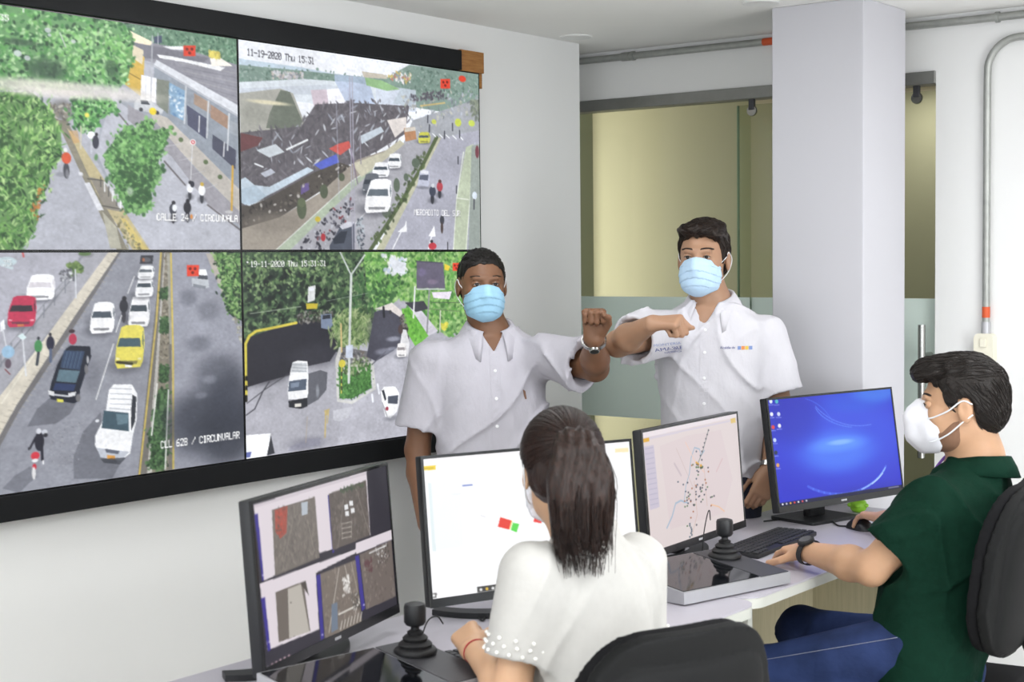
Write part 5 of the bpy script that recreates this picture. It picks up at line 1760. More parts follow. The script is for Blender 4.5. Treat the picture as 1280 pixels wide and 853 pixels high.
# ------------------------------------------------------------------ implicit surfaces: smooth unions of simple solids, meshed with surface nets
class Frame:
    def __init__(s, o, ax, ay, az, k=1.0):
        s.o = np.array(o, float)
        s.R = np.array([ax, ay, az], float)          # rows: local axes in world
        s.k = k
    def w(s, p):
        return s.o + s.k * (np.array(p, float) @ s.R)
    def d(s, v):
        return np.array(v, float) @ s.R
    def loc(s, X, Y, Z):
        x, y, z = X - s.o[0], Y - s.o[1], Z - s.o[2]
        return [(x * r[0] + y * r[1] + z * r[2]) / s.k for r in s.R]
ID = Frame((0, 0, 0), (1, 0, 0), (0, 1, 0), (0, 0, 1))

def face_frame(o, az, pitch=0.0, roll=0.0, k=1.0):
    """local x: the person's left, y: forward, z: up; az is the heading angle of forward (degrees), pitch > 0 looks up"""
    a, p = R(az), R(pitch)
    f = np.array((math.cos(a) * math.cos(p), math.sin(a) * math.cos(p), math.sin(p)))
    l = np.array((-math.sin(a), math.cos(a), 0.0))
    u = np.cross(f, l)
    u = u / np.linalg.norm(u)
    c, s_ = math.cos(R(roll)), math.sin(R(roll))
    return Frame(o, l * c + u * s_, f, u * c - l * s_, k)

class Prim:
    def __init__(s, fn, lo, hi):
        s.fn, s.lo, s.hi = fn, np.array(lo, float), np.array(hi, float)

def E(c, r, fr=ID):
    """ellipsoid"""
    r = np.array(r, float)
    wc, m = fr.w(c), float(r.max()) * fr.k
    def fn(X, Y, Z):
        x, y, z = fr.loc(X, Y, Z)
        x, y, z = x - c[0], y - c[1], z - c[2]
        k0 = np.sqrt((x / r[0]) ** 2 + (y / r[1]) ** 2 + (z / r[2]) ** 2)
        k1 = np.sqrt((x / r[0] ** 2) ** 2 + (y / r[1] ** 2) ** 2 + (z / r[2] ** 2) ** 2)
        return k0 * (k0 - 1) / np.maximum(k1, 1e-6) * fr.k
    return Prim(fn, wc - m, wc + m)

def K(a, b, ra, rb, fr=ID, flat=None):
    """tapered capsule; flat=(axis, factor) squeezes it along a world axis"""
    a, b, ra, rb = fr.w(a), fr.w(b), ra * fr.k, rb * fr.k
    m = max(ra, rb)
    ab = b - a
    L2 = max(float(ab @ ab), 1e-9)
    def fn(X, Y, Z):
        x, y, z = X - a[0], Y - a[1], Z - a[2]
        t = np.clip((x * ab[0] + y * ab[1] + z * ab[2]) / L2, 0, 1)
        dx, dy, dz = x - t * ab[0], y - t * ab[1], z - t * ab[2]
        if flat is not None:
            n, fk = np.array(flat[0], float), flat[1]
            e = dx * n[0] + dy * n[1] + dz * n[2]
            g = (1 / fk - 1) * e
            dx, dy, dz = dx + g * n[0], dy + g * n[1], dz + g * n[2]
        return np.sqrt(dx * dx + dy * dy + dz * dz) - (ra + (rb - ra) * t)
    return Prim(fn, np.minimum(a, b) - m, np.maximum(a, b) + m)

def LOFT(fr, secs, nexp=2.4):
    """stack of superellipses: (z, cx, cy, rx, ry) in the frame"""
    S = np.array(secs, float)
    zz = np.linspace(S[0, 0], S[-1, 0], 120)
    tab = []
    for k in range(1, 5):
        v = np.interp(zz, S[:, 0], S[:, k])
        v = np.convolve(np.pad(v, 6, mode='edge'), np.ones(13) / 13, 'valid')
        tab.append(v)
    ext = float(max(np.abs(S[:, 1]).max() + S[:, 3].max(), np.abs(S[:, 2]).max() + S[:, 4].max()))
    pts = np.array([fr.w((sx * ext, sy * ext, z)) for sx in (-1, 1) for sy in (-1, 1) for z in (S[0, 0], S[-1, 0])])
    def fn(X, Y, Z):
        x, y, z = fr.loc(X, Y, Z)
        cx, cy, rx, ry = (np.interp(z, zz, t) for t in tab)
        q = (np.abs((x - cx) / rx) ** nexp + np.abs((y - cy) / ry) ** nexp) ** (1 / nexp)
        d = (q - 1) * np.minimum(rx, ry)
        return np.maximum(d, np.maximum(S[0, 0] - z, z - S[-1, 0])) * fr.k
    return Prim(fn, pts.min(0), pts.max(0))

def BOXP(fr, half, rnd, bend=0.0):
    half = np.array(half, float)
    pts = np.array([fr.w((sx * half[0], sy * (half[1] + abs(bend) * half[0] ** 2), sz * half[2])) for sx in (-1, 1) for sy in (-1, 1) for sz in (-1, 1)])
    def fn(X, Y, Z):
        x, y, z = fr.loc(X, Y, Z)
        y = y - bend * x * x
        qx, qy, qz = np.abs(x) - half[0] + rnd, np.abs(y) - half[1] + rnd, np.abs(z) - half[2] + rnd
        return (np.sqrt(np.maximum(qx, 0) ** 2 + np.maximum(qy, 0) ** 2 + np.maximum(qz, 0) ** 2) + np.minimum(np.maximum(qx, np.maximum(qy, qz)), 0) - rnd) * fr.k
    return Prim(fn, pts.min(0), pts.max(0))

class Field:
    def __init__(s, prims, h, pad=0.03):
        s.h = h
        lo = np.min([p.lo for p in prims], 0) - pad
        hi = np.max([p.hi for p in prims], 0) + pad
        s.lo = lo
        s.n = np.ceil((hi - lo) / h).astype(int) + 1
        s.F = np.full(s.n, 0.2, np.float32)
        s.ax = [lo[k] + h * np.arange(s.n[k]) for k in range(3)]
    def sub(s, lo, hi):
        a = np.clip(np.floor((lo - s.lo) / s.h).astype(int), 0, s.n)
        b = np.clip(np.ceil((hi - s.lo) / s.h).astype(int) + 1, 0, s.n)
        if (b <= a).any():
            return None, None
        sl = tuple(slice(a[k], b[k]) for k in range(3))
        G = np.meshgrid(*(s.ax[k][sl[k]].astype(np.float32) for k in range(3)), indexing='ij')
        return sl, G
    def add(s, p, k=0.012):
        sl, G = s.sub(p.lo - k - 2 * s.h, p.hi + k + 2 * s.h)
        if sl is None:
            return s
        d = p.fn(*G).astype(np.float32)
        f = s.F[sl]
        h_ = np.clip(0.5 + 0.5 * (f - d) / max(k, 1e-6), 0, 1)
        s.F[sl] = f * (1 - h_) + d * h_ - k * h_ * (1 - h_)
        return s
    def cut(s, p, k=0.004):
        sl, G = s.sub(p.lo - k - 2 * s.h, p.hi + k + 2 * s.h)
        if sl is None:
            return s
        d = -p.fn(*G).astype(np.float32)
        f = s.F[sl]
        h_ = np.clip(0.5 - 0.5 * (f - d) / max(k, 1e-6), 0, 1)
        s.F[sl] = f * (1 - h_) + d * h_ + k * h_ * (1 - h_)
        return s
    def clip(s, fn):
        """keep only where fn(X, Y, Z) < 0"""
        G = np.meshgrid(*(a.astype(np.float32) for a in s.ax), indexing='ij')
        s.F = np.maximum(s.F, fn(*G).astype(np.float32))
        return s
    def warp(s, fn):
        G = np.meshgrid(*(a.astype(np.float32) for a in s.ax), indexing='ij')
        s.F += fn(*G).astype(np.float32)
        return s
    def mesh(s, name, material, parent=None, offset=0.0):
        F = s.F - offset
        S = F < 0
        S[0], S[-1], S[:, 0], S[:, -1], S[:, :, 0], S[:, :, -1] = False, False, False, False, False, False
        cnt = np.zeros(np.array(S.shape) - 1, np.int8)
        off = [(i, j, k) for i in (0, 1) for j in (0, 1) for k in (0, 1)]
        nx, ny, nz = S.shape
        for i, j, k in off:
            cnt += S[i:nx - 1 + i, j:ny - 1 + j, k:nz - 1 + k]
        act = (cnt > 0) & (cnt < 8)
        I = np.nonzero(act)
        idx = np.full(act.shape, -1, np.int32)
        idx[I] = np.arange(len(I[0]))
        acc, num = np.zeros((len(I[0]), 3)), np.zeros(len(I[0]))
        for a in off:
            for ax in range(3):
                if a[ax]:
                    continue
                b = list(a)
                b[ax] = 1
                fa = F[I[0] + a[0], I[1] + a[1], I[2] + a[2]]
                fb = F[I[0] + b[0], I[1] + b[1], I[2] + b[2]]
                sa, sb = S[I[0] + a[0], I[1] + a[1], I[2] + a[2]], S[I[0] + b[0], I[1] + b[1], I[2] + b[2]]
                m = sa != sb
                t = np.clip(np.where(m, fa / np.where(fa == fb, 1, fa - fb), 0), 0, 1)
                p = np.tile(np.array(a, float), (len(fa), 1))
                p[:, ax] += t
                acc[m] += p[m]
                num[m] += 1
        co = s.lo + s.h * (np.stack(I, 1) + acc / np.maximum(num, 1)[:, None])
        quads = []
        for ax in range(3):
            u, v = (ax + 1) % 3, (ax + 2) % 3
            A = np.moveaxis(S, (ax, u, v), (0, 1, 2))
            X = np.moveaxis(idx, (ax, u, v), (0, 1, 2))
            e0, e1 = A[:-1, 1:-1, 1:-1], A[1:, 1:-1, 1:-1]
            for flip, m in ((False, e0 & ~e1), (True, ~e0 & e1)):
                i, j, k = np.nonzero(m)
                q = np.stack([X[i, j, k], X[i, j + 1, k], X[i, j + 1, k + 1], X[i, j, k + 1]], 1)
                quads.append(q[:, ::-1] if flip else q)
        q = np.concatenate(quads)
        q = q[(q >= 0).all(1)]
        me = np_mesh(name, co, q, material, True)
        o = bpy.data.objects.new(name, me)
        C.objects.link(o)
        if parent is not None:
            adopt(o, parent)
        return o

# ------------------------------------------------------------------ office chairs
def office_chair(label, seat_c, az, back_c, seed, lean=8, tall=0.5):
    """task chair on a five-star base; back_c is the middle of the backrest, az the heading it faces"""
    t = tag(empty('office_chair', (seat_c[0], seat_c[1], 0)), label, 'chair', 'charcoal office chairs')
    fb = face_frame(back_c, az, 0)
    fb = Frame(back_c, fb.R[0], fb.R[1] * math.cos(R(lean)) + np.array((0, 0, 1)) * math.sin(R(lean)), np.array((0, 0, 1)) * math.cos(R(lean)) - fb.R[1] * math.sin(R(lean)))
    hw, hh = 0.225, tall / 2
    def outline(X, Y, Z):
        x, y, z = fb.loc(X, Y, Z)
        w = hw * np.interp(z, [-hh, -hh * 0.4, hh * 0.3, hh], [0.86, 1.0, 1.0, 0.80])
        q = (np.abs(x / w) ** 4.5 + np.abs(z / hh) ** 4.5) ** (1 / 4.5)
        return (q - 1) * 0.2
    p = BOXP(fb, (hw + 0.01, 0.045, hh + 0.01), 0.02, 0.9)
    def shell(X, Y, Z):
        x, y, z = fb.loc(X, Y, Z)
        yy = y - 0.9 * x * x
        bulge = 0.018 * np.clip(1 - (np.abs(x / (hw * 0.82)) ** 6 + np.abs((z + 0.02) / (hh * 0.84)) ** 6), 0, 1) ** 0.3
        return np.maximum(outline(X, Y, Z), np.maximum(-0.034 - bulge - yy, yy + 0.004))
    def pad_(X, Y, Z):
        x, y, z = fb.loc(X, Y, Z)
        yy = y - 0.9 * x * x
        bulge = 0.022 * np.clip(1 - (np.abs(x / hw) ** 3 + np.abs(z / hh) ** 3), 0, 1)
        return np.maximum(outline(X, Y, Z) + 0.004, np.maximum(-0.003 - yy, yy - 0.024 - bulge))
    f = Field([p], 0.006)
    f.F = np.minimum(f.F, 0.2)
    f.add(Prim(shell, p.lo, p.hi), 0.001).mesh('back_shell', 'chair_shell', t)
    f = Field([p], 0.006)
    f.add(Prim(pad_, p.lo, p.hi), 0.001).mesh('back_cushion', 'chair_black', t)
    sf = face_frame((seat_c[0], seat_c[1], seat_c[2]), az)
    f = Field([BOXP(sf, (0.25, 0.25, 0.05), 0.03)], 0.009)
    f.add(BOXP(sf, (0.235, 0.235, 0.038), 0.035), 0.001).mesh('seat', 'chair_black', t)
    # spine bar from under the seat to the back, gas lift with ribbed bellows, five-star base
    a, b = sf.w((0, -0.12, -0.04)), fb.w((0, -0.035, -hh * 0.55))
    k = sf.w((0, -0.33, -0.03))
    MB().tube(smooth_curve([a, sf.w((0, -0.25, -0.05)), k, fb.w((0, -0.06, -hh * 0.9)), b], 6), 0.016, 10).build('back_bar', 'rubber', t, smooth=True)
    ribs = [(0.0, 0.0)]
    z0, z1 = 0.16, seat_c[2] - 0.035
    n = 12
    for i in range(n + 1):
        z = z0 + (z1 - z0) * i / n
        ribs += [(0.026, z), (0.034, z + (z1 - z0) / n * 0.5)]
    ribs[0] = (0.0, z0)
    ribs.append((0.0, z1 + 0.01))
    MB().lathe(ribs, (seat_c[0], seat_c[1], 0), 18).build('gas_lift', 'rubber', t)
    for i in range(5):
        aa = R(az + 36 + 72 * i)
        e = (seat_c[0] + 0.29 * math.cos(aa), seat_c[1] + 0.29 * math.sin(aa))
        lg = MB().tube([(seat_c[0], seat_c[1], 0.15), ((seat_c[0] + e[0]) / 2, (seat_c[1] + e[1]) / 2, 0.115), (e[0], e[1], 0.085)], [0.03, 0.024, 0.016], 10).build('leg', 'rubber', t, smooth=True)
        mm = Matrix.Translation((e[0], e[1], 0.032)) @ Matrix.Rotation(aa, 4, 'Z') @ Matrix.Rotation(R(90), 4, 'X')
        w_ = MB()
        w_.lathe([(0.0, -0.022), (0.028, -0.022), (0.032, -0.016), (0.032, -0.006), (0.0, -0.006)], (0, 0, 0), 18, mm)
        w_.lathe([(0.0, 0.006), (0.032, 0.006), (0.032, 0.016), (0.028, 0.022), (0.0, 0.022)], (0, 0, 0), 18, mm)
        w_.box((e[0] - 0.010, e[1] - 0.010, 0.03), (e[0] + 0.010, e[1] + 0.010, 0.09), 0.003)
        w_.build('castor', 'rubber', lg, auto=40)
    return t
office_chair('charcoal office chair with rounded back behind the woman in the white top', (-1.655, 2.44, 0.46), 159, (-1.43, 2.355, 0.735), 1, tall=0.46)
office_chair('charcoal office chair holding the man in the green polo', (-1.57, 3.90, 0.46), -172, (-1.34, 3.88, 0.825), 2, tall=0.44)

# ------------------------------------------------------------------ people
def skin_mat(name, col, red):
    m = mat(name, col, 0.48, var=0.10, vscale=9, bump=0.06, bscale=260, sss=0.12, spec=0.4)
    return m
M['skin_a'] = skin_mat('skin_brown', '7a563f', 0)
M['skin_b'] = skin_mat('skin_tan', 'a88268', 0)
M['skin_c'] = skin_mat('skin_light_tan', 'c49a7a', 0)
M['skin_d'] = skin_mat('skin_warm', 'c8a080', 0)
def hair_mat(name, c1, c2, scale=(60, 60, 8), rough=0.42):
    m = bpy.data.materials.new(name)
    m.use_nodes = True
    N, L = m.node_tree.nodes, m.node_tree.links
    b = N['Principled BSDF']
    tc, mp, nz, rp, bp = (N.new('ShaderNode' + k) for k in ('TexCoord', 'Mapping', 'TexNoise', 'ValToRGB', 'Bump'))
    mp.inputs['Scale'].default_value = scale
    nz.inputs['Scale'].default_value = 5
    nz.inputs['Detail'].default_value = 5
    rp.color_ramp.elements[0].color, rp.color_ramp.elements[1].color = lin(c1) + (1,), lin(c2) + (1,)
    rp.color_ramp.elements[0].position, rp.color_ramp.elements[1].position = 0.35, 0.7
    bp.inputs['Strength'].default_value = 0.5
    bp.inputs['Distance'].default_value = 0.004
    L.new(tc.outputs['Object'], mp.inputs['Vector'])
    L.new(mp.outputs['Vector'], nz.inputs['Vector'])
    L.new(nz.outputs['Fac'], rp.inputs['Fac'])
    L.new(nz.outputs['Fac'], bp.inputs['Height'])
    L.new(rp.outputs['Color'], b.inputs['Base Color'])
    L.new(bp.outputs['Normal'], b.inputs['Normal'])
    b.inputs['Roughness'].default_value = rough
    b.inputs['Specular IOR Level'].default_value = 0.3
    return m
M['hair_black'] = hair_mat('black_hair', '100e0d', '1f1b19', (70, 70, 30))
M['hair_brown'] = hair_mat('dark_brown_hair', '150f0c', '2e2018', (30, 90, 40))
M['hair_dark'] = hair_mat('dark_hair', '120e0c', '261e1a', (40, 40, 80))
M['hair_woman'] = hair_mat('glossy_brown_hair', '160e0b', '35211a', (60, 60, 10), 0.32)
M['stubble'] = hair_mat('brown_stubble', '7c5c48', 'a07a62', (200, 200, 200), 0.7)
M['shirt_white'] = mat('white_oxford_cloth', 'bbb8c0', 0.85, var=0.02, vscale=30, bump=0.55, bscale=9, bdist=0.03, stretch=(1, 1, 0.6), spec=0.2)
M['shirt_white_b'] = mat('white_cotton', 'd0ced4', 0.85, var=0.02, vscale=30, bump=0.55, bscale=9, bdist=0.03, stretch=(1, 1, 0.6), spec=0.2)
M['knit_white'] = mat('white_knit', 'bebcb8', 0.9, var=0.02, vscale=60, bump=0.35, bscale=9, bdist=0.02, spec=0.2)
M['polo_green'] = mat('dark_green_pique', '0a2b1f', 0.85, var=0.10, vscale=40, bump=0.55, bscale=9, bdist=0.03, spec=0.12)
M['jeans'] = mat('blue_denim', '2c3a62', 0.85, var=0.4, vscale=6, bump=0.5, bscale=12, bdist=0.02, spec=0.15)
M['navy'] = mat('navy_trousers', '1c2030', 0.85, var=0.08, vscale=20, bump=0.3, bscale=20)
M['shoe'] = mat('dark_shoe_leather', '1c1a1a', 0.4, var=0.08)
M['mask_blue'] = mat('blue_mask_fabric', '9cc8e2', 0.8, var=0.04, vscale=60, bump=0.1, bscale=200)
M['mask_pale'] = mat('pale_blue_mask_fabric', 'bcd8f0', 0.8, var=0.04, vscale=60, bump=0.1, bscale=200)
M['mask_white'] = mat('white_mask_fabric', 'e8e8ee', 0.8, var=0.02, vscale=60, bump=0.1, bscale=200)
M['loop'] = mat('elastic_loop', 'e6e8ec', 0.7)
M['eye_white'] = mat('eye_white', 'a89e96', 0.2, var=0.02)
M['iris'] = mat('dark_iris', '24160f', 0.12, var=0.1)
M['button'] = mat('pearl_button', 'f0f0f2', 0.3)
M['pearl'] = mat('pearl_bead', 'f2f0ea', 0.25, var=0.02, coat=0.4)
M['print_navy'] = mat('navy_print', '2c3c88', 0.7)
M['print_blue'] = mat('grey_blue_print', '7c8fc0', 0.7)
M['print_orange'] = mat('orange_print', 'd88a4a', 0.7)
M['print_yellow'] = mat('yellow_print', 'd8b850', 0.7)
M['print_brown'] = mat('brown_embroidery', '7a5a48', 0.8)
M['gold'] = mat('gold_ring', 'd8a850', 0.25, 1.0)
M['red_thread'] = mat('red_thread', 'a83238', 0.7)
M['purple'] = mat('purple_ribbon', '7a4ab0', 0.6)
M['denim_stitch'] = mat('tan_stitch', '8a8c98', 0.8)

def unit(v):
    v = np.array(v, float)
    return v / np.linalg.norm(v)

def head_adds(hf, jaw=1.0, nose=1.0):
    A = [(E((0, -0.014, 0.034), (0.0765, 0.098, 0.084), hf), 0.001), (E((0, 0.022, -0.028), (0.064 * jaw, 0.070, 0.084), hf), 0.03 * hf.k),
         (E((0, 0.028, -0.070), (0.054 * jaw, 0.056, 0.042), hf), 0.03), (E((0, 0.076, -0.100), (0.021 * jaw, 0.017, 0.016), hf), 0.02),
         (E((0, 0.083, 0.027), (0.046, 0.011, 0.010), hf), 0.016), (K((0, 0.090, 0.012), (0, 0.112 * nose, -0.030), 0.008, 0.0135, hf), 0.012)]
    for s_ in (-1, 1):
        A += [(E((s_ * 0.012, 0.101, -0.034), (0.009, 0.009, 0.008), hf), 0.006), (E((s_ * 0.042, 0.060, -0.022), (0.020, 0.020, 0.020), hf), 0.02),
              (E((s_ * 0.080, -0.010, -0.008), (0.008, 0.019, 0.032), hf), 0.006)]
    A.append((E((0, 0.095, -0.062), (0.023, 0.010, 0.009), hf), 0.008))
    Cc = []
    for s_ in (-1, 1):
        Cc += [(E((s_ * 0.031, 0.102, 0.008), (0.017, 0.017, 0.010), hf), 0.012), (E((s_ * 0.091, -0.004, 0.0), (0.0075, 0.012, 0.019), hf), 0.003)]
    return A, Cc

def hand_prims(wr, D, N, ts, curls, thumb, s=1.0):
    """D: from wrist to knuckles, N: out of the back of the hand, ts: +1/-1 picks the thumb's side of cross(D, N)"""
    wr, D = np.array(wr, float), unit(D)
    N = unit(np.array(N, float) - D * float(np.dot(N, D)))
    T = np.cross(D, N) * ts
    P = []
    offs = (0.027, 0.009, -0.009, -0.026)
    for o in offs:
        P.append((K(wr + D * 0.004 * s + T * o * 0.62 * s, wr + D * 0.086 * s + T * o * s + N * 0.001, 0.0150 * s, 0.0112 * s), 0.014))
    P.append((K(wr + D * 0.030 * s + T * 0.018 * s - N * 0.008 * s, wr + D * 0.060 * s + T * 0.016 * s - N * 0.008 * s, 0.014 * s, 0.011 * s), 0.012))
    lens = ((0.043, 0.025, 0.020), (0.047, 0.029, 0.021), (0.043, 0.027, 0.021), (0.034, 0.020, 0.018))
    for i, o in enumerate(offs):
        p = wr + D * (0.086 - (0.006 if i == 3 else 0)) * s + T * o * s
        ang = 0.0
        spread = T * (0.0, 0.0, 0.0, 0.0)[i]
        for j in range(3):
            ang += R(curls[i][j])
            d = D * math.cos(ang) - N * math.sin(ang) + T * o * curls[i][3] if len(curls[i]) > 3 else D * math.cos(ang) - N * math.sin(ang)
            q = p + unit(d) * lens[i][j] * s
            r0 = (0.0094, 0.0086, 0.0078)[j] * (0.9 if i == 3 else 1.0) * s
            P.append((K(p, q, r0, r0 * 0.92), 0.0035))
            p = q
    p = wr + D * 0.022 * s + T * 0.026 * s - N * 0.006 * s
    for j, (a, b, c) in enumerate(thumb):
        q = p + unit(D * a + T * b + N * c) * (0.044, 0.032, 0.026)[j] * s
        r0 = (0.0135, 0.0105, 0.0092)[j] * s
        P.append((K(p, q, r0, (0.0105, 0.0095, 0.0080)[j] * s), 0.008 if j == 0 else 0.003))
        p = q
    return P
FIST = [(88, 95, 55)] * 4
TH_FIST = [(0.75, 0.55, -0.5), (0.7, -0.25, -0.7), (0.2, -0.9, -0.5)]

def arm_prims(sh, el, wr, s=1.0, thick=1.0):
    sh, el, wr = (np.array(v, float) for v in (sh, el, wr))
    m = el + (wr - el) * 0.32
    return [(K(sh, el, 0.054 * s * thick, 0.041 * s * thick), 0.02), (K(el, m, 0.040 * s * thick, 0.043 * s * thick), 0.02), (K(m, wr, 0.043 * s * thick, 0.0275 * s), 0.02)]

def SLEEVE(a, b, ra, rb):
    """tube closed at a, cut square at b"""
    a, b = np.array(a, float), np.array(b, float)
    u = unit(b - a)
    k = K(a, b, ra, rb)
    def fn(X, Y, Z):
        return np.maximum(k.fn(X, Y, Z), (X - b[0]) * u[0] + (Y - b[1]) * u[1] + (Z - b[2]) * u[2])
    return Prim(fn, k.lo, k.hi)

def VCUT(fr, zv, slope, top):
    """wedge that opens the front of a shirt from zv upward"""
    pts = np.array([fr.w((sx * 0.09, y_, z_)) for sx in (-1, 1) for y_ in (0.0, 0.25) for z_ in (zv - 0.01, top)])
    def fn(X, Y, Z):
        x, y, z = fr.loc(X, Y, Z)
        return np.maximum(np.maximum((np.abs(x) - (z - zv) * slope) * 0.88, 0.0 - y), z - top)
    return Prim(fn, pts.min(0), pts.max(0))

def folds(amp, fr, ph=0.0):
    def fn(X, Y, Z):
        x, y, z = fr.loc(X, Y, Z)
        wx, wz = x + 0.03 * np.sin(14 * z + ph) + 0.02 * np.sin(23 * y), z + 0.03 * np.sin(12 * x + 2 * ph) + 0.015 * np.sin(31 * y + ph)
        a = 1 - np.abs(np.sin(22 * (0.85 * wx + 0.5 * wz) + 6 * y + ph))
        b = 1 - np.abs(np.sin(25 * (-0.8 * wx + 0.55 * wz) - 5 * y + 2 * ph))
        c = 1 - np.abs(np.sin(9 * wz + 16 * wx * np.sign(x) + 4 * y + 3 * ph))
        m1 = np.clip(0.5 + 0.9 * np.sin(7 * x + 9 * z + ph) * np.sin(8 * y + 5 * z), 0, 1)
        m2 = np.clip(0.5 - 0.9 * np.sin(6 * x - 8 * z + 2 * ph), 0, 1)
        return -amp * (a ** 3 * m1 + b ** 3 * m2 + 0.6 * c ** 3 * (1 - m1) - 0.3)
    return fn

def field_of(adds, cuts, h):
    f = Field([p for p, _ in adds], h)
    for p, k in adds:
        f.add(p, k)
    for p, k in cuts:
        f.cut(p, k)
    return f

def bvh_of(o):
    me = o.data
    co = np.empty(len(me.vertices) * 3, np.float32)
    me.vertices.foreach_get('co', co)
    return BVHTree.FromPolygons([Vector(v) for v in co.reshape(-1, 3).tolist()], [tuple(p.vertices) for p in me.polygons])

def patch(bvh, fr, outline_grid, off, th, name, material, parent):
    """project a grid of local (x, z) points onto the front of a mesh (along -y of fr) and give it thickness th"""
    ny, nx = len(outline_grid), len(outline_grid[0])
    dirn = Vector(fr.d((0, -1, 0)))
    up, vs = [], []
    for row in outline_grid:
        for (x, z) in row:
            o = Vector(fr.w((x, 0.55, z)))
            h = bvh.ray_cast(o, dirn)
            p = h[0] if h[0] is not None else Vector(fr.w((x, 0.1, z)))
            vs.append(p - dirn * off)
    n = len(vs)
    top = [(v - dirn * th)[:] for v in vs]
    fs = []
    for j in range(ny - 1):
        for i in range(nx - 1):
            a = j * nx + i
            fs.append((n + a, n + a + 1, n + a + nx + 1, n + a + nx))
    rim = [i for i in range(nx)] + [j * nx + nx - 1 for j in range(1, ny)] + [(ny - 1) * nx + i for i in range(nx - 2, -1, -1)] + [j * nx for j in range(ny - 2, 0, -1)]
    for i in range(len(rim)):
        a, b = rim[i], rim[(i + 1) % len(rim)]
        fs.append((a, b, n + b, n + a))
    return MB().add([v[:] for v in vs] + top, fs).build(name, material, parent, smooth=False)

def strip_grid(x0, x1, z0, z1, nx, nz, sx=0.0):
    return [[(x0 + (x1 - x0) * i / nx + sx * (j / nz), z0 + (z1 - z0) * j / nz) for i in range(nx + 1)] for j in range(nz + 1)]

def text_on(bvh, fr, txt, x, z, size, name, material, parent, flip=True):
    """raised print on cloth: local x is the person's left, so reading direction for a viewer in front runs along +x"""
    cu = bpy.data.curves.new('t', 'FONT')
    cu.body = txt
    cu.size = size
    cu.resolution_u = 2
    o = bpy.data.objects.new('t', cu)
    C.objects.link(o)
    dg = bpy.context.evaluated_depsgraph_get()
    me = o.evaluated_get(dg).to_mesh()
    dirn = Vector(fr.d((0, -1, 0)))
    vs = []
    for v in me.vertices:
        h = bvh.ray_cast(Vector(fr.w((x + v.co.x * 0.9, 0.55, z + v.co.y))), dirn)
        p = h[0] if h[0] is not None else Vector(fr.w((x + v.co.x * 0.9, 0.1, z + v.co.y)))
        vs.append((p - dirn * 0.0015)[:])
    fs = [tuple(p.vertices) for p in me.polygons]
    o.evaluated_get(dg).to_mesh_clear()
    bpy.data.objects.remove(o)
    bpy.data.curves.remove(cu)
    return MB().add(vs, fs).build(name, material, parent)

def collar(fr, c, rx, ry, material, parent, gap=38, hgt=0.036, drop=0.042, point=0.034, tilt=0.018, flare=0.030, name='collar'):
    """turn-down collar round the neck; fr: x left, y forward; gap: half opening at the front in degrees"""
    n = 44
    vs, fs = [], []
    rows = 6
    for i in range(n + 1):
        a = R(-180 + gap + (360 - 2 * gap) * i / n)             # 0 = back of the neck
        e = max(0.0, (abs(a) - R(80)) / R(100 - gap))            # 0 at the side, 1 at the front points
        ux, uy = math.sin(a), -math.cos(a)
        front = 0.5 * (1 - math.cos(abs(a)))
        zb = c[2] - tilt * 2 * front
        dr = drop + point * e ** 1.6
        prof = [(0.0, 0.0), (0.001, hgt * 0.6 * (1 - 0.3 * e)), (0.004, hgt * (1 - 0.35 * e)), (0.010, hgt * (1.02 - 0.35 * e)), (0.014 + flare * 0.5, hgt * (0.6 - 0.3 * e) - dr * 0.35),
                (0.014 + flare, hgt * (0.4 - 0.3 * e) - dr)]
        for r_, z_ in prof:
            vs.append(fr.w((c[0] + ux * (rx + r_), c[1] + uy * (ry + r_) + 0.012 * e * (z_ < 0), zb + z_)))
    for i in range(n):
        for k in range(rows - 1):
            fs.append((i * rows + k, i * rows + k + 1, (i + 1) * rows + k + 1, (i + 1) * rows + k))
    o = MB().add(vs, fs).build(name, material, parent, smooth=True)
    md = o.modifiers.new('thickness', 'SOLIDIFY')
    md.thickness = 0.003
    return o

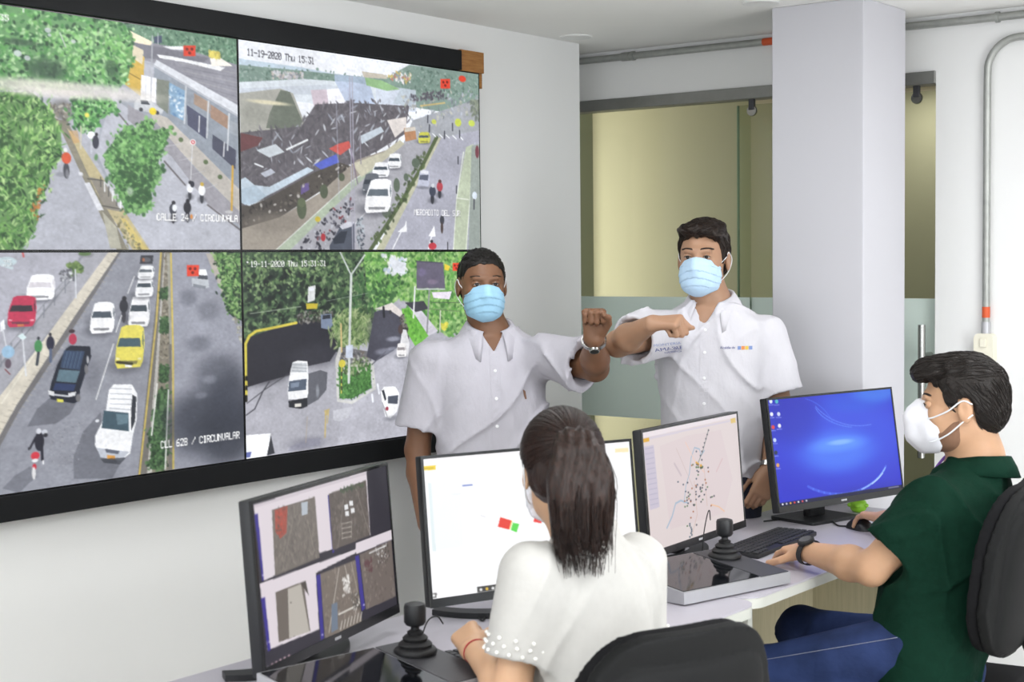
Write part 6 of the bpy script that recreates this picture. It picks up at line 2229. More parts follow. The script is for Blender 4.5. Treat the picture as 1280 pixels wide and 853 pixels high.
def eyes_and_brows(hf, person, brow_mat, skin, thick=1.0):
    for s_ in (-1, 1):
        e = Field([E((s_ * 0.031, 0.0775, 0.008), (0.0125, 0.0125, 0.0125), hf)], 0.0022, 0.008)
        e.add(E((s_ * 0.031, 0.0775, 0.008), (0.0125, 0.0125, 0.0125), hf), 0.0005)
        eo = e.mesh('eye', 'eye_white', person)
        i = Field([E((s_ * 0.031, 0.0865, 0.0075), (0.0068, 0.0045, 0.0068), hf)], 0.0018, 0.006)
        i.add(E((s_ * 0.031, 0.0865, 0.0075), (0.0068, 0.0045, 0.0068), hf), 0.0005)
        i.mesh('iris', 'iris', eo)
        ec = (s_ * 0.031, 0.0768, 0.008)
        lf = Field([E(ec, (0.0165, 0.0150, 0.0150), hf)], 0.0021, 0.008)
        lf.add(E(ec, (0.0162, 0.0136, 0.0138), hf), 0.0005)
        lf.cut(E((s_ * 0.031, 0.0915, 0.0070), (0.0118, 0.012, 0.0034), hf), 0.002)
        lf.cut(E(ec, (0.0122, 0.0122, 0.0122), hf), 0.001)
        lf.mesh('eyelids', skin, person)
        lash = [hf.w((s_ * (0.031 + 0.0125 * t), 0.0920 - 0.007 * t * t, 0.0118 - 0.0040 * t * t)) for t in np.linspace(-1, 1, 9)]
        MB().tube(lash, [0.0010 * hf.k] * 9, 5).build('lashes', brow_mat, person, smooth=True)
        br = [hf.w((s_ * (0.012 + 0.040 * t), 0.0895 - 0.017 * t * t, 0.0265 + 0.008 * math.sin(math.pi * (0.15 + 0.62 * t)))) for t in np.linspace(0, 1, 9)]
        MB().tube(br, [0.0042 * thick * hf.k * (1 - 0.5 * t) for t in np.linspace(0, 1, 9)], 6).build('eyebrow', brow_mat, person, smooth=True)

def short_hair(hf, person, material, t, ttop, table, wave, extra=(), h=0.0042):
    zy = np.array(table)
    adds = [(E((0, -0.016, 0.036), (0.0765 + t, 0.098 + t, 0.085 + ttop), hf), 0.001), (E((0, -0.045, -0.010), (0.066 + t, 0.066 + t, 0.072), hf), 0.02)]
    adds += list(extra)
    f = field_of(adds, [], h)
    def clipf(X, Y, Z):
        x, y, z = hf.loc(X, Y, Z)
        zl = np.interp(y + 0.25 * np.maximum(0, 0.05 - np.abs(x)) * 0, zy[:, 0], zy[:, 1])
        zl = zl - 0.10 * np.clip(np.abs(x) - 0.045, 0, 1) * (y > 0.055)
        zl = zl + 0.0025 * np.sin(150 * x + 60 * y) + 0.0018 * np.sin(310 * x - 90 * y)
        return (zl - z) * hf.k
    f.clip(clipf)
    if wave:
        def wf(X, Y, Z):
            x, y, z = hf.loc(X, Y, Z)
            return wave * (np.sin(190 * x + 40 * y + 3 * np.sin(60 * z)) * 0.6 + np.sin(130 * y + 60 * x + 2.5 * np.sin(70 * x)) * 0.6 + np.sin(300 * x - 150 * y + 90 * z) * 0.4)
        f.warp(wf)
    return f.mesh('hair', material, person)
def hair_strands(hair, hf, n, flow, length, r=0.0011, seed=3, zmin=-0.2):
    """short locks lying on a hair cap, combed along flow(local point) -> local direction"""
    bv = bvh_of(hair)
    rg = random.Random(seed)
    vs = hair.data.vertices
    mb = MB()
    k = 0
    while k < n:
        v = vs[rg.randrange(len(vs))]
        q = hf.loc(*v.co)
        if q[2] < zmin:
            n -= 1
            continue
        k += 1
        L = length * rg.uniform(0.6, 1.3)
        p = Vector(v.co)
        pts = []
        d0 = np.array(flow(q)) + np.array([rg.gauss(0, 0.12) for _ in range(3)])
        for j in range(6):
            loc, nr, _, _ = bv.find_nearest(p)
            if loc is None:
                break
            pts.append(loc + nr * (0.0004 + 0.0012 * math.sin(math.pi * j / 5)))
            d = Vector(hf.d(d0))
            d = d - nr * d.dot(nr)
            if d.length < 1e-4:
                break
            p = loc + d.normalized() * (L / 5)
        if len(pts) > 3:
            m = len(pts)
            mb.tube(pts, [r * (0.55 + 0.45 * math.sin(math.pi * (0.15 + 0.7 * i / (m - 1)))) for i in range(m)], 4, False)
    o = mb.build('hair_strands', hair.data.materials[0], hair, smooth=True)
    o['kind'] = 'stuff'
    return o

MEN_TABLE = [(-0.13, -0.078), (-0.05, -0.072), (-0.036, -0.052), (-0.030, 0.010), (-0.022, 0.027), (0.006, 0.026), (0.012, -0.012), (0.030, -0.012), (0.038, 0.036), (0.050, 0.060), (0.07, 0.070), (0.13, 0.075)]

def surgical_mask(hf, person, material, h=0.0027):
    outer = [(E((0, 0.044, -0.050), (0.0685, 0.080, 0.073), hf), 0.001), (E((0, 0.044, -0.080), (0.050, 0.060, 0.040), hf), 0.03), (K((0, 0.098, 0.004), (0, 0.122, -0.030), 0.006, 0.010, hf), 0.03)]
    f = field_of(outer, [], h)
    def clipf(X, Y, Z):
        x, y, z = hf.loc(X, Y, Z)
        ax = np.sqrt(x * x + 0.0001)
        top = 0.008 - 0.30 * np.clip(ax - 0.01, 0, 1)
        bot = -0.121 + 0.50 * np.clip(ax - 0.014, 0, 1)
        return np.maximum(np.maximum(z - top, bot - z), 0.030 + 0.12 * np.abs(z + 0.05) - y) * hf.k
    f.clip(clipf)
    def pleat(X, Y, Z):
        x, y, z = hf.loc(X, Y, Z)
        s_ = (z + 0.058 + 5.0 * x * x) / 0.024
        fr_ = s_ - np.floor(s_)
        return 0.0034 * (fr_ - 0.5) * (np.abs(z + 0.056) < 0.036)
    f.warp(pleat)
    o = f.mesh('face_mask', material, person)
    for s_ in (-1, 1):
        a, b = hf.w((s_ * 0.0665, 0.030, -0.012)), hf.w((s_ * 0.062, 0.036, -0.074))
        e1, e2 = hf.w((s_ * 0.083, -0.006, 0.020)), hf.w((s_ * 0.083, -0.012, -0.036))
        MB().tube(smooth_curve([a, hf.w((s_ * 0.078, 0.012, 0.004)), e1, hf.w((s_ * 0.088, -0.030, -0.004)), e2, hf.w((s_ * 0.075, 0.012, -0.056)), b], 6), 0.0016, 6).build('ear_loop', 'loop', o, smooth=True)
    return o

def watch(parent, c, axis, nrm, rad, case_mat, band_mat, case_r=0.019, flatk=0.8, name='wristwatch'):
    c, axis = np.array(c, float), unit(axis)
    nrm = unit(np.array(nrm, float) - axis * float(np.dot(nrm, axis)))
    side = np.cross(axis, nrm)
    root = None
    b = MB()
    ring = []
    n = 28
    for i in range(n):
        a = 2 * math.pi * i / n
        for dx, dr in ((-0.009, 0), (0.009, 0), (0.009, 0.0035), (-0.009, 0.0035)):
            ring.append(c + axis * dx + (side * math.cos(a) + nrm * math.sin(a) * flatk) * (rad + dr))
    fs = []
    for i in range(n):
        for k in range(4):
            fs.append((i * 4 + k, i * 4 + (k + 1) % 4, ((i + 1) % n) * 4 + (k + 1) % 4, ((i + 1) % n) * 4 + k))
    o = b.add(ring, fs).build(name, band_mat, parent, auto=50)
    mm = Matrix((list(axis) + [0], list(side) + [0], list(nrm) + [0], [0, 0, 0, 1])).transposed()
    mm.translation = Vector(c + nrm * (rad * flatk + 0.001))
    MB().lathe([(0.0, 0.0), (case_r, 0.0), (case_r, 0.007), (case_r * 0.9, 0.009), (0.0, 0.009)], n=28, mtx=mm).build('watch_case', case_mat, o, auto=40)
    MB().lathe([(0.0, 0.0085), (case_r * 0.78, 0.0085), (case_r * 0.76, 0.0096), (0.0, 0.0096)], n=28, mtx=mm).build('watch_dial', 'glass_black', o)
    return o

def trousers(person, hipc, hl, knees, ankles, material, waist_r=(0.165, 0.115), h=0.009, fr=None, name='trousers', seat=0.0):
    adds = [(E((0, 0, 0), (waist_r[0], waist_r[1] + 0.01, 0.13), Frame(hipc, fr.R[0], fr.R[1], fr.R[2])), 0.001)]
    for k in range(2):
        adds += [(K(hl[k], knees[k], 0.088, 0.062), 0.04), (K(knees[k], ankles[k], 0.060, 0.048), 0.03)]
    f = field_of(adds, [], h)
    f.warp(folds(0.004, fr, 1.3))
    return f.mesh(name, material, person)

def shoes(person, ankles, az, h=0.006):
    for a in ankles:
        fr = face_frame((a[0], a[1], 0.0), az)
        f = field_of([(K((0, -0.03, 0.045), (0, 0.03, 0.05), 0.04, 0.042, fr), 0.001), (K((0, 0.0, 0.035), (0, 0.15, 0.028), 0.036, 0.030, fr), 0.03)], [], h)
        f.clip(lambda X, Y, Z: 0.004 - Z)
        f.mesh('shoe', 'shoe', person)

def button_row(bvh, fr, pts, person):
    for (x, z) in pts:
        h = bvh.ray_cast(Vector(fr.w((x, 0.55, z))), Vector(fr.d((0, -1, 0))))
        if h[0] is None:
            continue
        mm = Matrix((list(fr.R[0]) + [0], list(fr.R[2]) + [0], list(fr.R[1]) + [0], [0, 0, 0, 1])).transposed()
        mm.translation = h[0] + Vector(fr.R[1]) * 0.002
        MB().lathe([(0.0, 0.0), (0.0055, 0.0), (0.0055, 0.002), (0.004, 0.003), (0.0, 0.003)], n=12, mtx=mm).build('button', 'button', person)

# ---- the man on the left: white short-sleeved shirt, blue mask, left elbow raised
def man_one():
    t = tag(empty('person', (-3.19, 4.03, 0)), 'man with cropped dark hair, blue mask and white shirt, standing before the video wall', 'person', 'two men bumping elbows')
    hf = face_frame((0, 0, 0), -42, -2, 0, 1.0)
    hf.o = np.array((-3.146, 3.981, 1.545)) - hf.R[1] * 0.092 - hf.R[2] * 0.008
    tf = face_frame((-3.185, 4.045, 0), -44)                    # torso frame, z is height above the floor
    shR, elR, wrR = (-3.335, 3.907, 1.287), (-3.380, 3.891, 0.988), (-3.320, 3.858, 0.746)
    shL, elL, wrL = (-3.000, 4.114, 1.307), (-2.774, 4.071, 1.274), (-2.678, 3.924, 1.376)
    adds, cuts = head_adds(hf, 1.06)
    body = [p for p in adds]
    body += [(K(hf.w((0, -0.022, -0.055)), tf.w((0, -0.012, 1.375)), 0.058, 0.062), 0.025), (K(tf.w((0, 0.0, 1.375)), tf.w((0, 0.01, 1.30)), 0.062, 0.085), 0.04),
             (LOFT(tf, [(0.85, 0, 0.005, 0.14, 0.09), (1.10, 0, 0.01, 0.15, 0.10), (1.30, 0, 0, 0.155, 0.085), (1.36, 0, 0, 0.09, 0.06)]), 0.03)]
    body += arm_prims(shR, elR, wrR) + arm_prims(shL, elL, wrL, 1.03)
    to_cam = unit(np.array((0, 0, 1.62)) - np.array(wrL))
    body += hand_prims(wrL, np.array((0, 0, 1.0)) * 0.9 + to_cam * 0.25, -to_cam + np.array((0, 0, 0.15)), -1, [(75, 100, 60)] * 4, [(0.85, 0.45, -0.5), (0.8, 0.0, -0.6), (0.5, -0.5, -0.6)], 1.02)
    body += hand_prims(wrR, unit(np.array(wrR) - np.array(elR)), tf.d((-1, 0, 0)), 1, [(25, 30, 20)] * 4, TH_FIST, 1.0)
    b = field_of(body, cuts, 0.0048).mesh('body', 'skin_a', t)
    eyes_and_brows(hf, t, 'hair_black', 'skin_a', 0.9)
    ho = short_hair(hf, t, 'hair_black', 0.0028, 0.005, [(a, z + (0.004 if a > 0.06 else 0)) for a, z in MEN_TABLE], 0.0009)
    hair_strands(ho, hf, 900, lambda q: (0.0, 0.5, 0.3) if q[2] > 0.08 else (0.0, -0.2, -1.0), 0.012, 0.0010, 7)
    surgical_mask(hf, t, 'mask_blue')
    # shirt
    slR = np.array(shR) + (np.array(elR) - np.array(shR)) * 0.74
    slL = np.array(shL) + (np.array(elL) - np.array(shL)) * 0.80
    secs = [(0.80, 0, 0.005, 0.182, 0.132), (0.95, 0, 0.02, 0.188, 0.142), (1.10, 0, 0.018, 0.186, 0.138), (1.22, 0, 0.008, 0.192, 0.125), (1.31, 0, 0, 0.190, 0.108), (1.352, 0, -0.004, 0.150, 0.088), (1.385, 0, -0.006, 0.095, 0.080), (1.395, 0, -0.006, 0.080, 0.074)]
    A = [(LOFT(tf, secs, 2.3), 0.001), (SLEEVE(shR, slR, 0.074, 0.088), 0.045), (SLEEVE(shL, slL, 0.076, 0.088), 0.05)]
    nb = tf.w((0, -0.008, 1.36))
    Cc = [(K(tf.w((0, -0.006, 1.385)), tf.w((0, 0.0, 1.52)), 0.066, 0.075), 0.004), (VCUT(tf, 1.325, 0.55, 1.46), 0.004),
          (K(np.array(shR) + (slR - np.array(shR)) * 0.75, slR + (slR - np.array(shR)) * 0.3, 0.064, 0.077), 0.003), (K(np.array(shL) + (slL - np.array(shL)) * 0.75, slL + (slL - np.array(shL)) * 0.3, 0.066, 0.078), 0.003)]
    f = field_of(A, Cc, 0.006)
    f.warp(folds(0.012, tf, 0.4))
    sh = f.mesh('shirt', 'shirt_white', t)
    bv = bvh_of(sh)
    collar(tf, (0, -0.004, 1.396), 0.067, 0.068, 'shirt_white', t, gap=24)
    patch(bv, tf, strip_grid(-0.016, 0.016, 0.82, 1.335, 2, 40), -0.001, 0.0028, 'placket', 'shirt_white', t)
    button_row(bv, tf, [(0, z) for z in (0.90, 0.99, 1.08, 1.17, 1.26, 1.325)], t)
    patch(bv, tf, [[(0.098, 1.165), (0.104, 1.165)], [(0.094, 1.178), (0.102, 1.178)], [(0.092, 1.190), (0.100, 1.190)], [(0.090, 1.196), (0.094, 1.196)]], -0.0005, 0.002, 'emblem', 'print_brown', t)
    trousers(t, tf.w((0, 0, 0.84)), [tf.w((-0.09, 0, 0.82)), tf.w((0.09, 0, 0.82))], [tf.w((-0.10, 0.02, 0.45)), tf.w((0.10, 0.02, 0.45))], [tf.w((-0.11, 0, 0.08)), tf.w((0.11, 0, 0.08))], 'navy', fr=tf, h=0.010)
    shoes(t, [tf.w((-0.11, 0, 0)), tf.w((0.11, 0, 0))], -44)
    ax = unit(np.array(wrL) - np.array(elL))
    watch(t, np.array(wrL) - ax * 0.012, ax, to_cam, 0.036, 'steel', 'steel', 0.017)
man_one()

# ---- the man on the right: white printed shirt, pale mask, right elbow raised
def man_two():
    t = tag(empty('person', (-2.61, 4.46, 0)), 'tall man with dark brown hair, pale mask and printed white shirt, standing by the column', 'person', 'two men bumping elbows')
    hf = face_frame((0, 0, 0), -73, -1, 0, 1.04)
    hf.o = np.array((-2.609, 4.434, 1.628)) - hf.R[1] * 0.094 - hf.R[2] * 0.008
    tf = face_frame(tuple((-2.615, 4.538, 1.360))[:2] + (0,), -71)
    shR, elR, wrR = (-2.704, 4.408, 1.380), (-2.718, 4.118, 1.351), (-2.536, 4.035, 1.422)
    shL, elL, wrL = (-2.482, 4.677, 1.357), (-2.444, 4.703, 1.115), (-2.409, 4.565, 0.913)
    adds, cuts = head_adds(hf, 0.98)
    body = [p for p in adds]
    body += [(K(hf.w((0, -0.022, -0.055)), tf.w((0, -0.012, 1.465)), 0.058, 0.062), 0.025), (K(tf.w((0, 0.0, 1.465)), tf.w((0, 0.01, 1.39)), 0.062, 0.085), 0.04),
             (LOFT(tf, [(0.92, 0, 0.005, 0.14, 0.085), (1.15, 0, 0.01, 0.145, 0.09), (1.38, 0, 0, 0.155, 0.085), (1.45, 0, 0, 0.09, 0.06)]), 0.03)]
    body += arm_prims(shR, elR, wrR) + arm_prims(shL, elL, wrL)
    to_cam = unit(np.array((0, 0, 1.62)) - np.array(wrR))
    img_r = np.array((0.80, 0.60, 0.0))
    body += hand_prims(wrR, img_r * 0.85 + to_cam * 0.45 + np.array((0, 0, 0.05)), np.array((0, 0, 1.0)) + to_cam * 0.55, -1, [(58, 100, 60), (72, 105, 65), (80, 105, 65), (84, 105, 65)], [(0.9, 0.35, -0.4), (0.95, 0.0, -0.4), (0.95, -0.2, -0.3)], 1.0)
    dn = unit(np.array((-2.425, 4.495, 0.797)) - np.array(wrL))
    tc2 = unit(np.array((0, 0, 1.62)) - np.array(wrL))
    body += hand_prims(wrL, dn, tc2 + np.array((0.5, 0.3, 0)) * 0.6, 1, [(28, 38, 25), (34, 40, 25), (38, 42, 28), (42, 44, 28)], [(0.85, 0.5, -0.3), (0.95, 0.15, -0.3), (0.95, 0.0, -0.3)], 1.02)
    field_of(body, cuts, 0.0048).mesh('body', 'skin_b', t)
    eyes_and_brows(hf, t, 'hair_brown', 'skin_b', 1.2)
    ex = [(E((-0.010, 0.055, 0.094), (0.062, 0.042, 0.024), hf), 0.02), (E((0.022, 0.020, 0.103), (0.056, 0.060, 0.024), hf), 0.02), (E((0.050, 0.05, 0.080), (0.028, 0.04, 0.022), hf), 0.02)]
    ho = short_hair(hf, t, 'hair_brown', 0.0065, 0.013, MEN_TABLE, 0.0022, ex)
    hair_strands(ho, hf, 900, lambda q: (0.9, -0.5, 0.3) if q[2] > 0.075 else (0.0, -0.5, -0.9), 0.040, 0.0013, 8)
    surgical_mask(hf, t, 'mask_pale')
    slR = np.array(shR) + (np.array(elR) - np.array(shR)) * 0.72
    slL = np.array(shL) + (np.array(elL) - np.array(shL)) * 0.80
    secs = [(0.895, 0, 0.0, 0.178, 0.118), (1.02, 0, 0.008, 0.176, 0.122), (1.16, 0, 0.010, 0.176, 0.120), (1.28, 0, 0.006, 0.184, 0.116), (1.385, 0, 0, 0.186, 0.104), (1.435, 0, -0.004, 0.150, 0.086), (1.468, 0, -0.008, 0.095, 0.080), (1.478, 0, -0.010, 0.080, 0.074)]
    A = [(LOFT(tf, secs, 2.3), 0.001), (SLEEVE(shR, slR, 0.074, 0.086), 0.045), (SLEEVE(shL, slL, 0.076, 0.092), 0.045)]
    Cc = [(K(tf.w((0, -0.008, 1.47)), tf.w((0, -0.004, 1.60)), 0.066, 0.076), 0.004), (VCUT(tf, 1.395, 0.50, 1.55), 0.004),
          (K(np.array(shR) + (slR - np.array(shR)) * 0.72, slR + (slR - np.array(shR)) * 0.3, 0.062, 0.076), 0.003), (K(np.array(shL) + (slL - np.array(shL)) * 0.72, slL + (slL - np.array(shL)) * 0.3, 0.064, 0.080), 0.003)]
    f = field_of(A, Cc, 0.006)
    f.warp(folds(0.012, tf, 2.1))
    sh = f.mesh('shirt', 'shirt_white_b', t)
    bv = bvh_of(sh)
    collar(tf, (0, -0.006, 1.482), 0.067, 0.068, 'shirt_white_b', t, gap=30, point=0.036)
    patch(bv, tf, strip_grid(-0.016, 0.016, 0.905, 1.405, 2, 40), -0.001, 0.0028, 'placket', 'shirt_white_b', t)
    button_row(bv, tf, [(0, z) for z in (0.97, 1.055, 1.14, 1.225, 1.31, 1.385)], t)
    text_on(bv, tf, 'MONTERIA', -0.128, 1.339, 0.0118, 'print', 'print_blue', t)
    text_on(bv, tf, 'AMABLE', -0.128, 1.321, 0.0165, 'print', 'print_navy', t)
    text_on(bv, tf, 'GERENCIA', -0.114, 1.311, 0.0090, 'print', 'print_navy', t)
    text_on(bv, tf, 'Alcaldía de', 0.052, 1.323, 0.0120, 'print', 'print_navy', t)
    for k, mm in enumerate(('print_blue', 'print_orange', 'print_yellow', 'print_blue')):
        patch(bv, tf, strip_grid(0.107 + k * 0.0115, 0.117 + k * 0.0115, 1.319, 1.331, 1, 1), -0.0005, 0.0015, 'print_block', mm, t)
    trousers(t, tf.w((0, 0, 0.90)), [tf.w((-0.09, 0, 0.88)), tf.w((0.09, 0, 0.88))], [tf.w((-0.10, 0.0, 0.48)), tf.w((0.085, 0.0, 0.48))], [tf.w((-0.10, 0, 0.08)), tf.w((0.09, 0, 0.08))], 'navy', (0.155, 0.105), fr=tf, h=0.010)
    shoes(t, [tf.w((-0.10, 0, 0)), tf.w((0.09, 0, 0))], -71)
    ax = unit(np.array(wrL) - np.array(elL))
    watch(t, np.array(wrL) - ax * 0.012, ax, tc2 + np.array((0.3, 0.5, 0)), 0.034, 'steel', 'steel', 0.019)
man_two()

# ---- the man at the far desk: green polo, white respirator, jeans, seated in profile
def man_green():
    t = tag(empty('person', (-1.55, 3.88, 0)), 'seated man with dark hair, white respirator, dark green polo and blue jeans', 'person', 'seated operators')
    hf = face_frame((-1.498, 3.908, 1.229), -160, -3, 0, 1.035)
    up = unit(np.array((-1.465, 3.949, 1.085)) - np.array((-1.554, 3.870, 0.535)))
    az = -168
    f0 = np.array((math.cos(R(az)), math.sin(R(az)), 0.0))
    f0 = unit(f0 - up * float(f0 @ up))
    l0 = np.cross(up, f0)
    pelvis = np.array((-1.558, 3.868, 0.539))
    tf = Frame(pelvis, l0, f0, up)                          # z runs up the spine
    H = float(np.linalg.norm(np.array((-1.465, 3.949, 1.085)) - pelvis))
    shL, elL, wrL = (-1.519, 3.788, 0.978), (-1.672, 3.735, 0.803), (-1.915, 3.845, 0.805)
    shR = tuple(tf.w((-0.185, 0.0, H - 0.10)))
    elR, wrR = (-1.74, 4.26, 0.83), (-1.955, 4.47, 0.805)
    adds, cuts = head_adds(hf, 1.02, 1.0)
    body = [p for p in adds]
    body += [(K(hf.w((0, -0.024, -0.055)), tf.w((0, 0.0, H + 0.0)), 0.060, 0.064), 0.025), (K(tf.w((0, 0, H)), tf.w((0, 0.02, H - 0.1)), 0.062, 0.085), 0.04),
             (LOFT(tf, [(0.0, 0, 0.0, 0.14, 0.09), (H * 0.5, 0, 0.015, 0.14, 0.09), (H - 0.13, 0, 0, 0.13, 0.075), (H - 0.05, 0, 0, 0.07, 0.055)]), 0.03)]
    body += arm_prims(shL, elL, wrL, 1.02, 1.05) + arm_prims(shR, elR, wrR, 1.0)
    body += hand_prims(wrL, np.array((-2.10, 4.00, 0.785)) - np.array(wrL), (0.05, -0.25, 1.0), -1, [(16, 22, 14, 5), (20, 22, 14, 5), (22, 24, 15, 5), (24, 26, 15, 5)], [(0.7, 0.7, -0.25), (0.9, 0.35, -0.2), (0.95, 0.2, -0.1)], 1.03)
    body += hand_prims(wrR, np.array((-2.075, 4.545, 0.80)) - np.array(wrR), (0.1, 0.1, 1.0), 1, [(10, 25, 22), (8, 24, 22), (12, 28, 22), (18, 30, 22)], [(0.75, 0.6, -0.45), (0.95, 0.1, -0.3), (0.95, 0.0, -0.2)], 1.0)
    field_of(body, cuts, 0.0046).mesh('body', 'skin_c', t)
    eyes_and_brows(hf, t, 'hair_dark', 'skin_c', 1.2)
    tab = [(-0.13, -0.070), (-0.05, -0.068), (-0.038, -0.050), (-0.031, 0.008), (-0.022, 0.027), (0.006, 0.028), (0.011, -0.020), (0.030, -0.016), (0.042, 0.038), (0.052, 0.056), (0.07, 0.066), (0.13, 0.066)]
    ex = [(E((0.0, 0.070, 0.090), (0.056, 0.048, 0.026), hf), 0.02), (E((0.0, 0.02, 0.106), (0.060, 0.080, 0.024), hf), 0.025), (E((0.01, 0.098, 0.084), (0.045, 0.018, 0.018), hf), 0.015)]
    ho = short_hair(hf, t, 'hair_dark', 0.0055, 0.010, tab, 0.0022, ex)
    hair_strands(ho, hf, 1300, lambda q: (0.15, -1.0, 0.25) if q[2] > 0.07 else (0.0, -0.6, -0.8), 0.042, 0.0013, 9)
    # trimmed beard along the jaw
    g = Field([E((0, 0.03, -0.06), (0.08, 0.09, 0.08), hf)], 0.0042)
    for p, k in adds:
        g.add(p, k)
    g.F -= 0.0022
    def jaw(X, Y, Z):
        x, y, z = hf.loc(X, Y, Z)
        return np.maximum(np.maximum(z - np.interp(y, [-0.02, 0.02, 0.05, 0.1], [-0.03, -0.035, -0.062, -0.068]), 0.004 - y), -0.125 - z) * hf.k
    g.clip(jaw)
    g.mesh('beard', 'stubble', t)
    # folded respirator
    o_ = [(E((0, 0.062, -0.046), (0.057, 0.056, 0.060), hf), 0.001), (E((0, 0.052, -0.080), (0.048, 0.052, 0.040), hf), 0.03), (K((0, 0.092, 0.014), (0, 0.124, -0.024), 0.008, 0.008, hf), 0.05), (K((0, 0.127, -0.030), (0, 0.122, -0.070), 0.006, 0.006, hf), 0.05), (K((0, 0.120, -0.072), (0, 0.092, -0.104), 0.008, 0.010, hf), 0.04)]
    f = field_of(o_, [], 0.0038)
    def cl(X, Y, Z):
        x, y, z = hf.loc(X, Y, Z)
        edge = np.interp(z, [-0.12, -0.10, -0.06, -0.02, 0.018], [0.060, 0.050, 0.046, 0.056, 0.088])
        return np.maximum(edge - y, np.maximum(z - 0.018, -0.118 - z)) * hf.k
    f.clip(cl)
    def ridge(X, Y, Z):
        x, y, z = hf.loc(X, Y, Z)
        return -0.004 * np.exp(-(x / 0.005) ** 2) * (y > 0.06)
    f.warp(ridge)
    mk_ = f.mesh('respirator', 'mask_white', t)
    for s_ in (-1, 1):
        for z0, e0 in ((-0.022, (0.084, -0.004, 0.018)), (-0.082, (0.082, -0.004, -0.034))):
            MB().tube(smooth_curve([hf.w((s_ * 0.054, 0.082, z0 - 0.004)), hf.w((s_ * 0.062, 0.066, z0)), hf.w((s_ * 0.075, 0.032, (z0 * 2 + e0[2]) / 3 + 0.002)), hf.w((s_ * e0[0], e0[1], e0[2])), hf.w((s_ * 0.087, -0.028, e0[2] * 0.5))], 6), 0.0022, 6).build('strap', 'loop', mk_, smooth=True)
    # polo
    slL = np.array(shL) + (np.array(elL) - np.array(shL)) * 0.66
    slR = np.array(shR) + (np.array(elR) - np.array(shR)) * 0.66
    secs = [(-0.10, 0, 0.0, 0.185, 0.135), (0.04, 0, 0.018, 0.188, 0.148), (0.17, 0, 0.025, 0.188, 0.150), (0.30, 0, 0.012, 0.192, 0.135), (H - 0.15, 0, 0, 0.195, 0.120), (H - 0.075, 0, -0.004, 0.150, 0.098), (H - 0.016, 0, -0.004, 0.095, 0.082), (H - 0.006, 0, -0.004, 0.082, 0.076)]
    A = [(LOFT(tf, secs, 2.3), 0.001), (SLEEVE(shL, slL, 0.082, 0.084), 0.05), (SLEEVE(shR, slR, 0.080, 0.082), 0.05)]
    Cc = [(K(tf.w((0, 0, H - 0.01)), tf.w((0, 0.01, H + 0.12)), 0.066, 0.076), 0.004), (VCUT(tf, H - 0.085, 0.5, H + 0.06), 0.004),
          (K(np.array(shL) + (slL - np.array(shL)) * 0.72, slL + (slL - np.array(shL)) * 0.3, 0.058, 0.074), 0.003), (K(np.array(shR) + (slR - np.array(shR)) * 0.72, slR + (slR - np.array(shR)) * 0.3, 0.056, 0.072), 0.003)]
    f = field_of(A, Cc, 0.006)
    f.warp(folds(0.011, tf, 3.2))
    sh = f.mesh('polo_shirt', 'polo_green', t)
    bv = bvh_of(sh)
    collar(tf, (0, -0.002, H - 0.008), 0.068, 0.070, 'polo_green', t, gap=30, point=0.026, hgt=0.03, drop=0.030)
    patch(bv, tf, strip_grid(-0.016, 0.016, H - 0.20, H - 0.06, 2, 12), -0.001, 0.0028, 'placket', 'polo_green', t)
    # jeans, seated
    hipL, hipR = tf.w((0.09, 0.05, 0.045)), tf.w((-0.09, 0.03, 0.0))
    knL, knR = (-1.971, 3.688, 0.497), (-2.04, 4.06, 0.53)
    anL, anR = (-2.02, 3.70, 0.10), (-2.10, 4.10, 0.10)
    A = [(E((0, 0, 0), (0.175, 0.135, 0.12), Frame(pelvis + np.array((0, 0, -0.015)), l0, f0, up)), 0.001)]
    for hp, kn, an in ((hipL, knL, anL), (hipR, knR, anR)):
        A += [(K(hp, kn, 0.092, 0.066), 0.04), (K(kn, an, 0.064, 0.050), 0.03)]
    f = field_of(A, [], 0.008)
    f.warp(folds(0.013, tf, 0.9))
    je = f.mesh('jeans', 'jeans', t)
    a_, b_ = np.array(hipL), np.array(knL)
    sd = unit(np.cross(b_ - a_, (0, 0, 1)))
    if sd[1] > 0:
        sd = -sd
    bj = bvh_of(je)
    seam = []
    for k in range(15):
        p = a_ + (b_ - a_) * (0.05 + 0.9 * k / 14)
        h = bj.ray_cast(Vector(p + sd * 0.3 + np.array((0, 0, 0.10))), Vector(-sd) + Vector((0, 0, -0.25)))
        if h[0] is not None:
            seam.append(h[0] + Vector(sd) * 0.0005)
    if len(seam) > 4:
        MB().tube(seam, 0.0009, 5).build('side_seam', 'denim_stitch', t, smooth=True)
    shoes(t, [anL, anR], az)
    axL = unit(np.array(wrL) - np.array(elL))
    watch(t, np.array(wrL) - axL * 0.012, axL, np.array((0.25, -0.45, 0.85)), 0.037, 'rubber', 'rubber', 0.024, 0.85)
    # ring on the ring finger, lanyard tag at the collar
    Dh = unit(np.array((-2.10, 4.00, 0.785)) - np.array(wrL))
    Nh = unit(np.array((0.05, -0.25, 1.0)) - Dh * float(np.dot((0.05, -0.25, 1.0), Dh)))
    Th = -np.cross(Dh, Nh)
    rc = np.array(wrL) + Dh * 0.110 * 1.03 - Th * 0.0095 - Nh * 0.006
    ring = [rc + (Th * math.cos(a) + Nh * math.sin(a)) * 0.0104 for a in np.linspace(0, 2 * math.pi, 17)]
    MB().tube(ring, 0.0013, 6).build('finger_ring', 'gold', t, smooth=True)
    lp = [tf.w((0.0, 0.070, H + 0.004)), tf.w((0.0, 0.090, H - 0.030)), tf.w((0.0, 0.104, H - 0.062))]
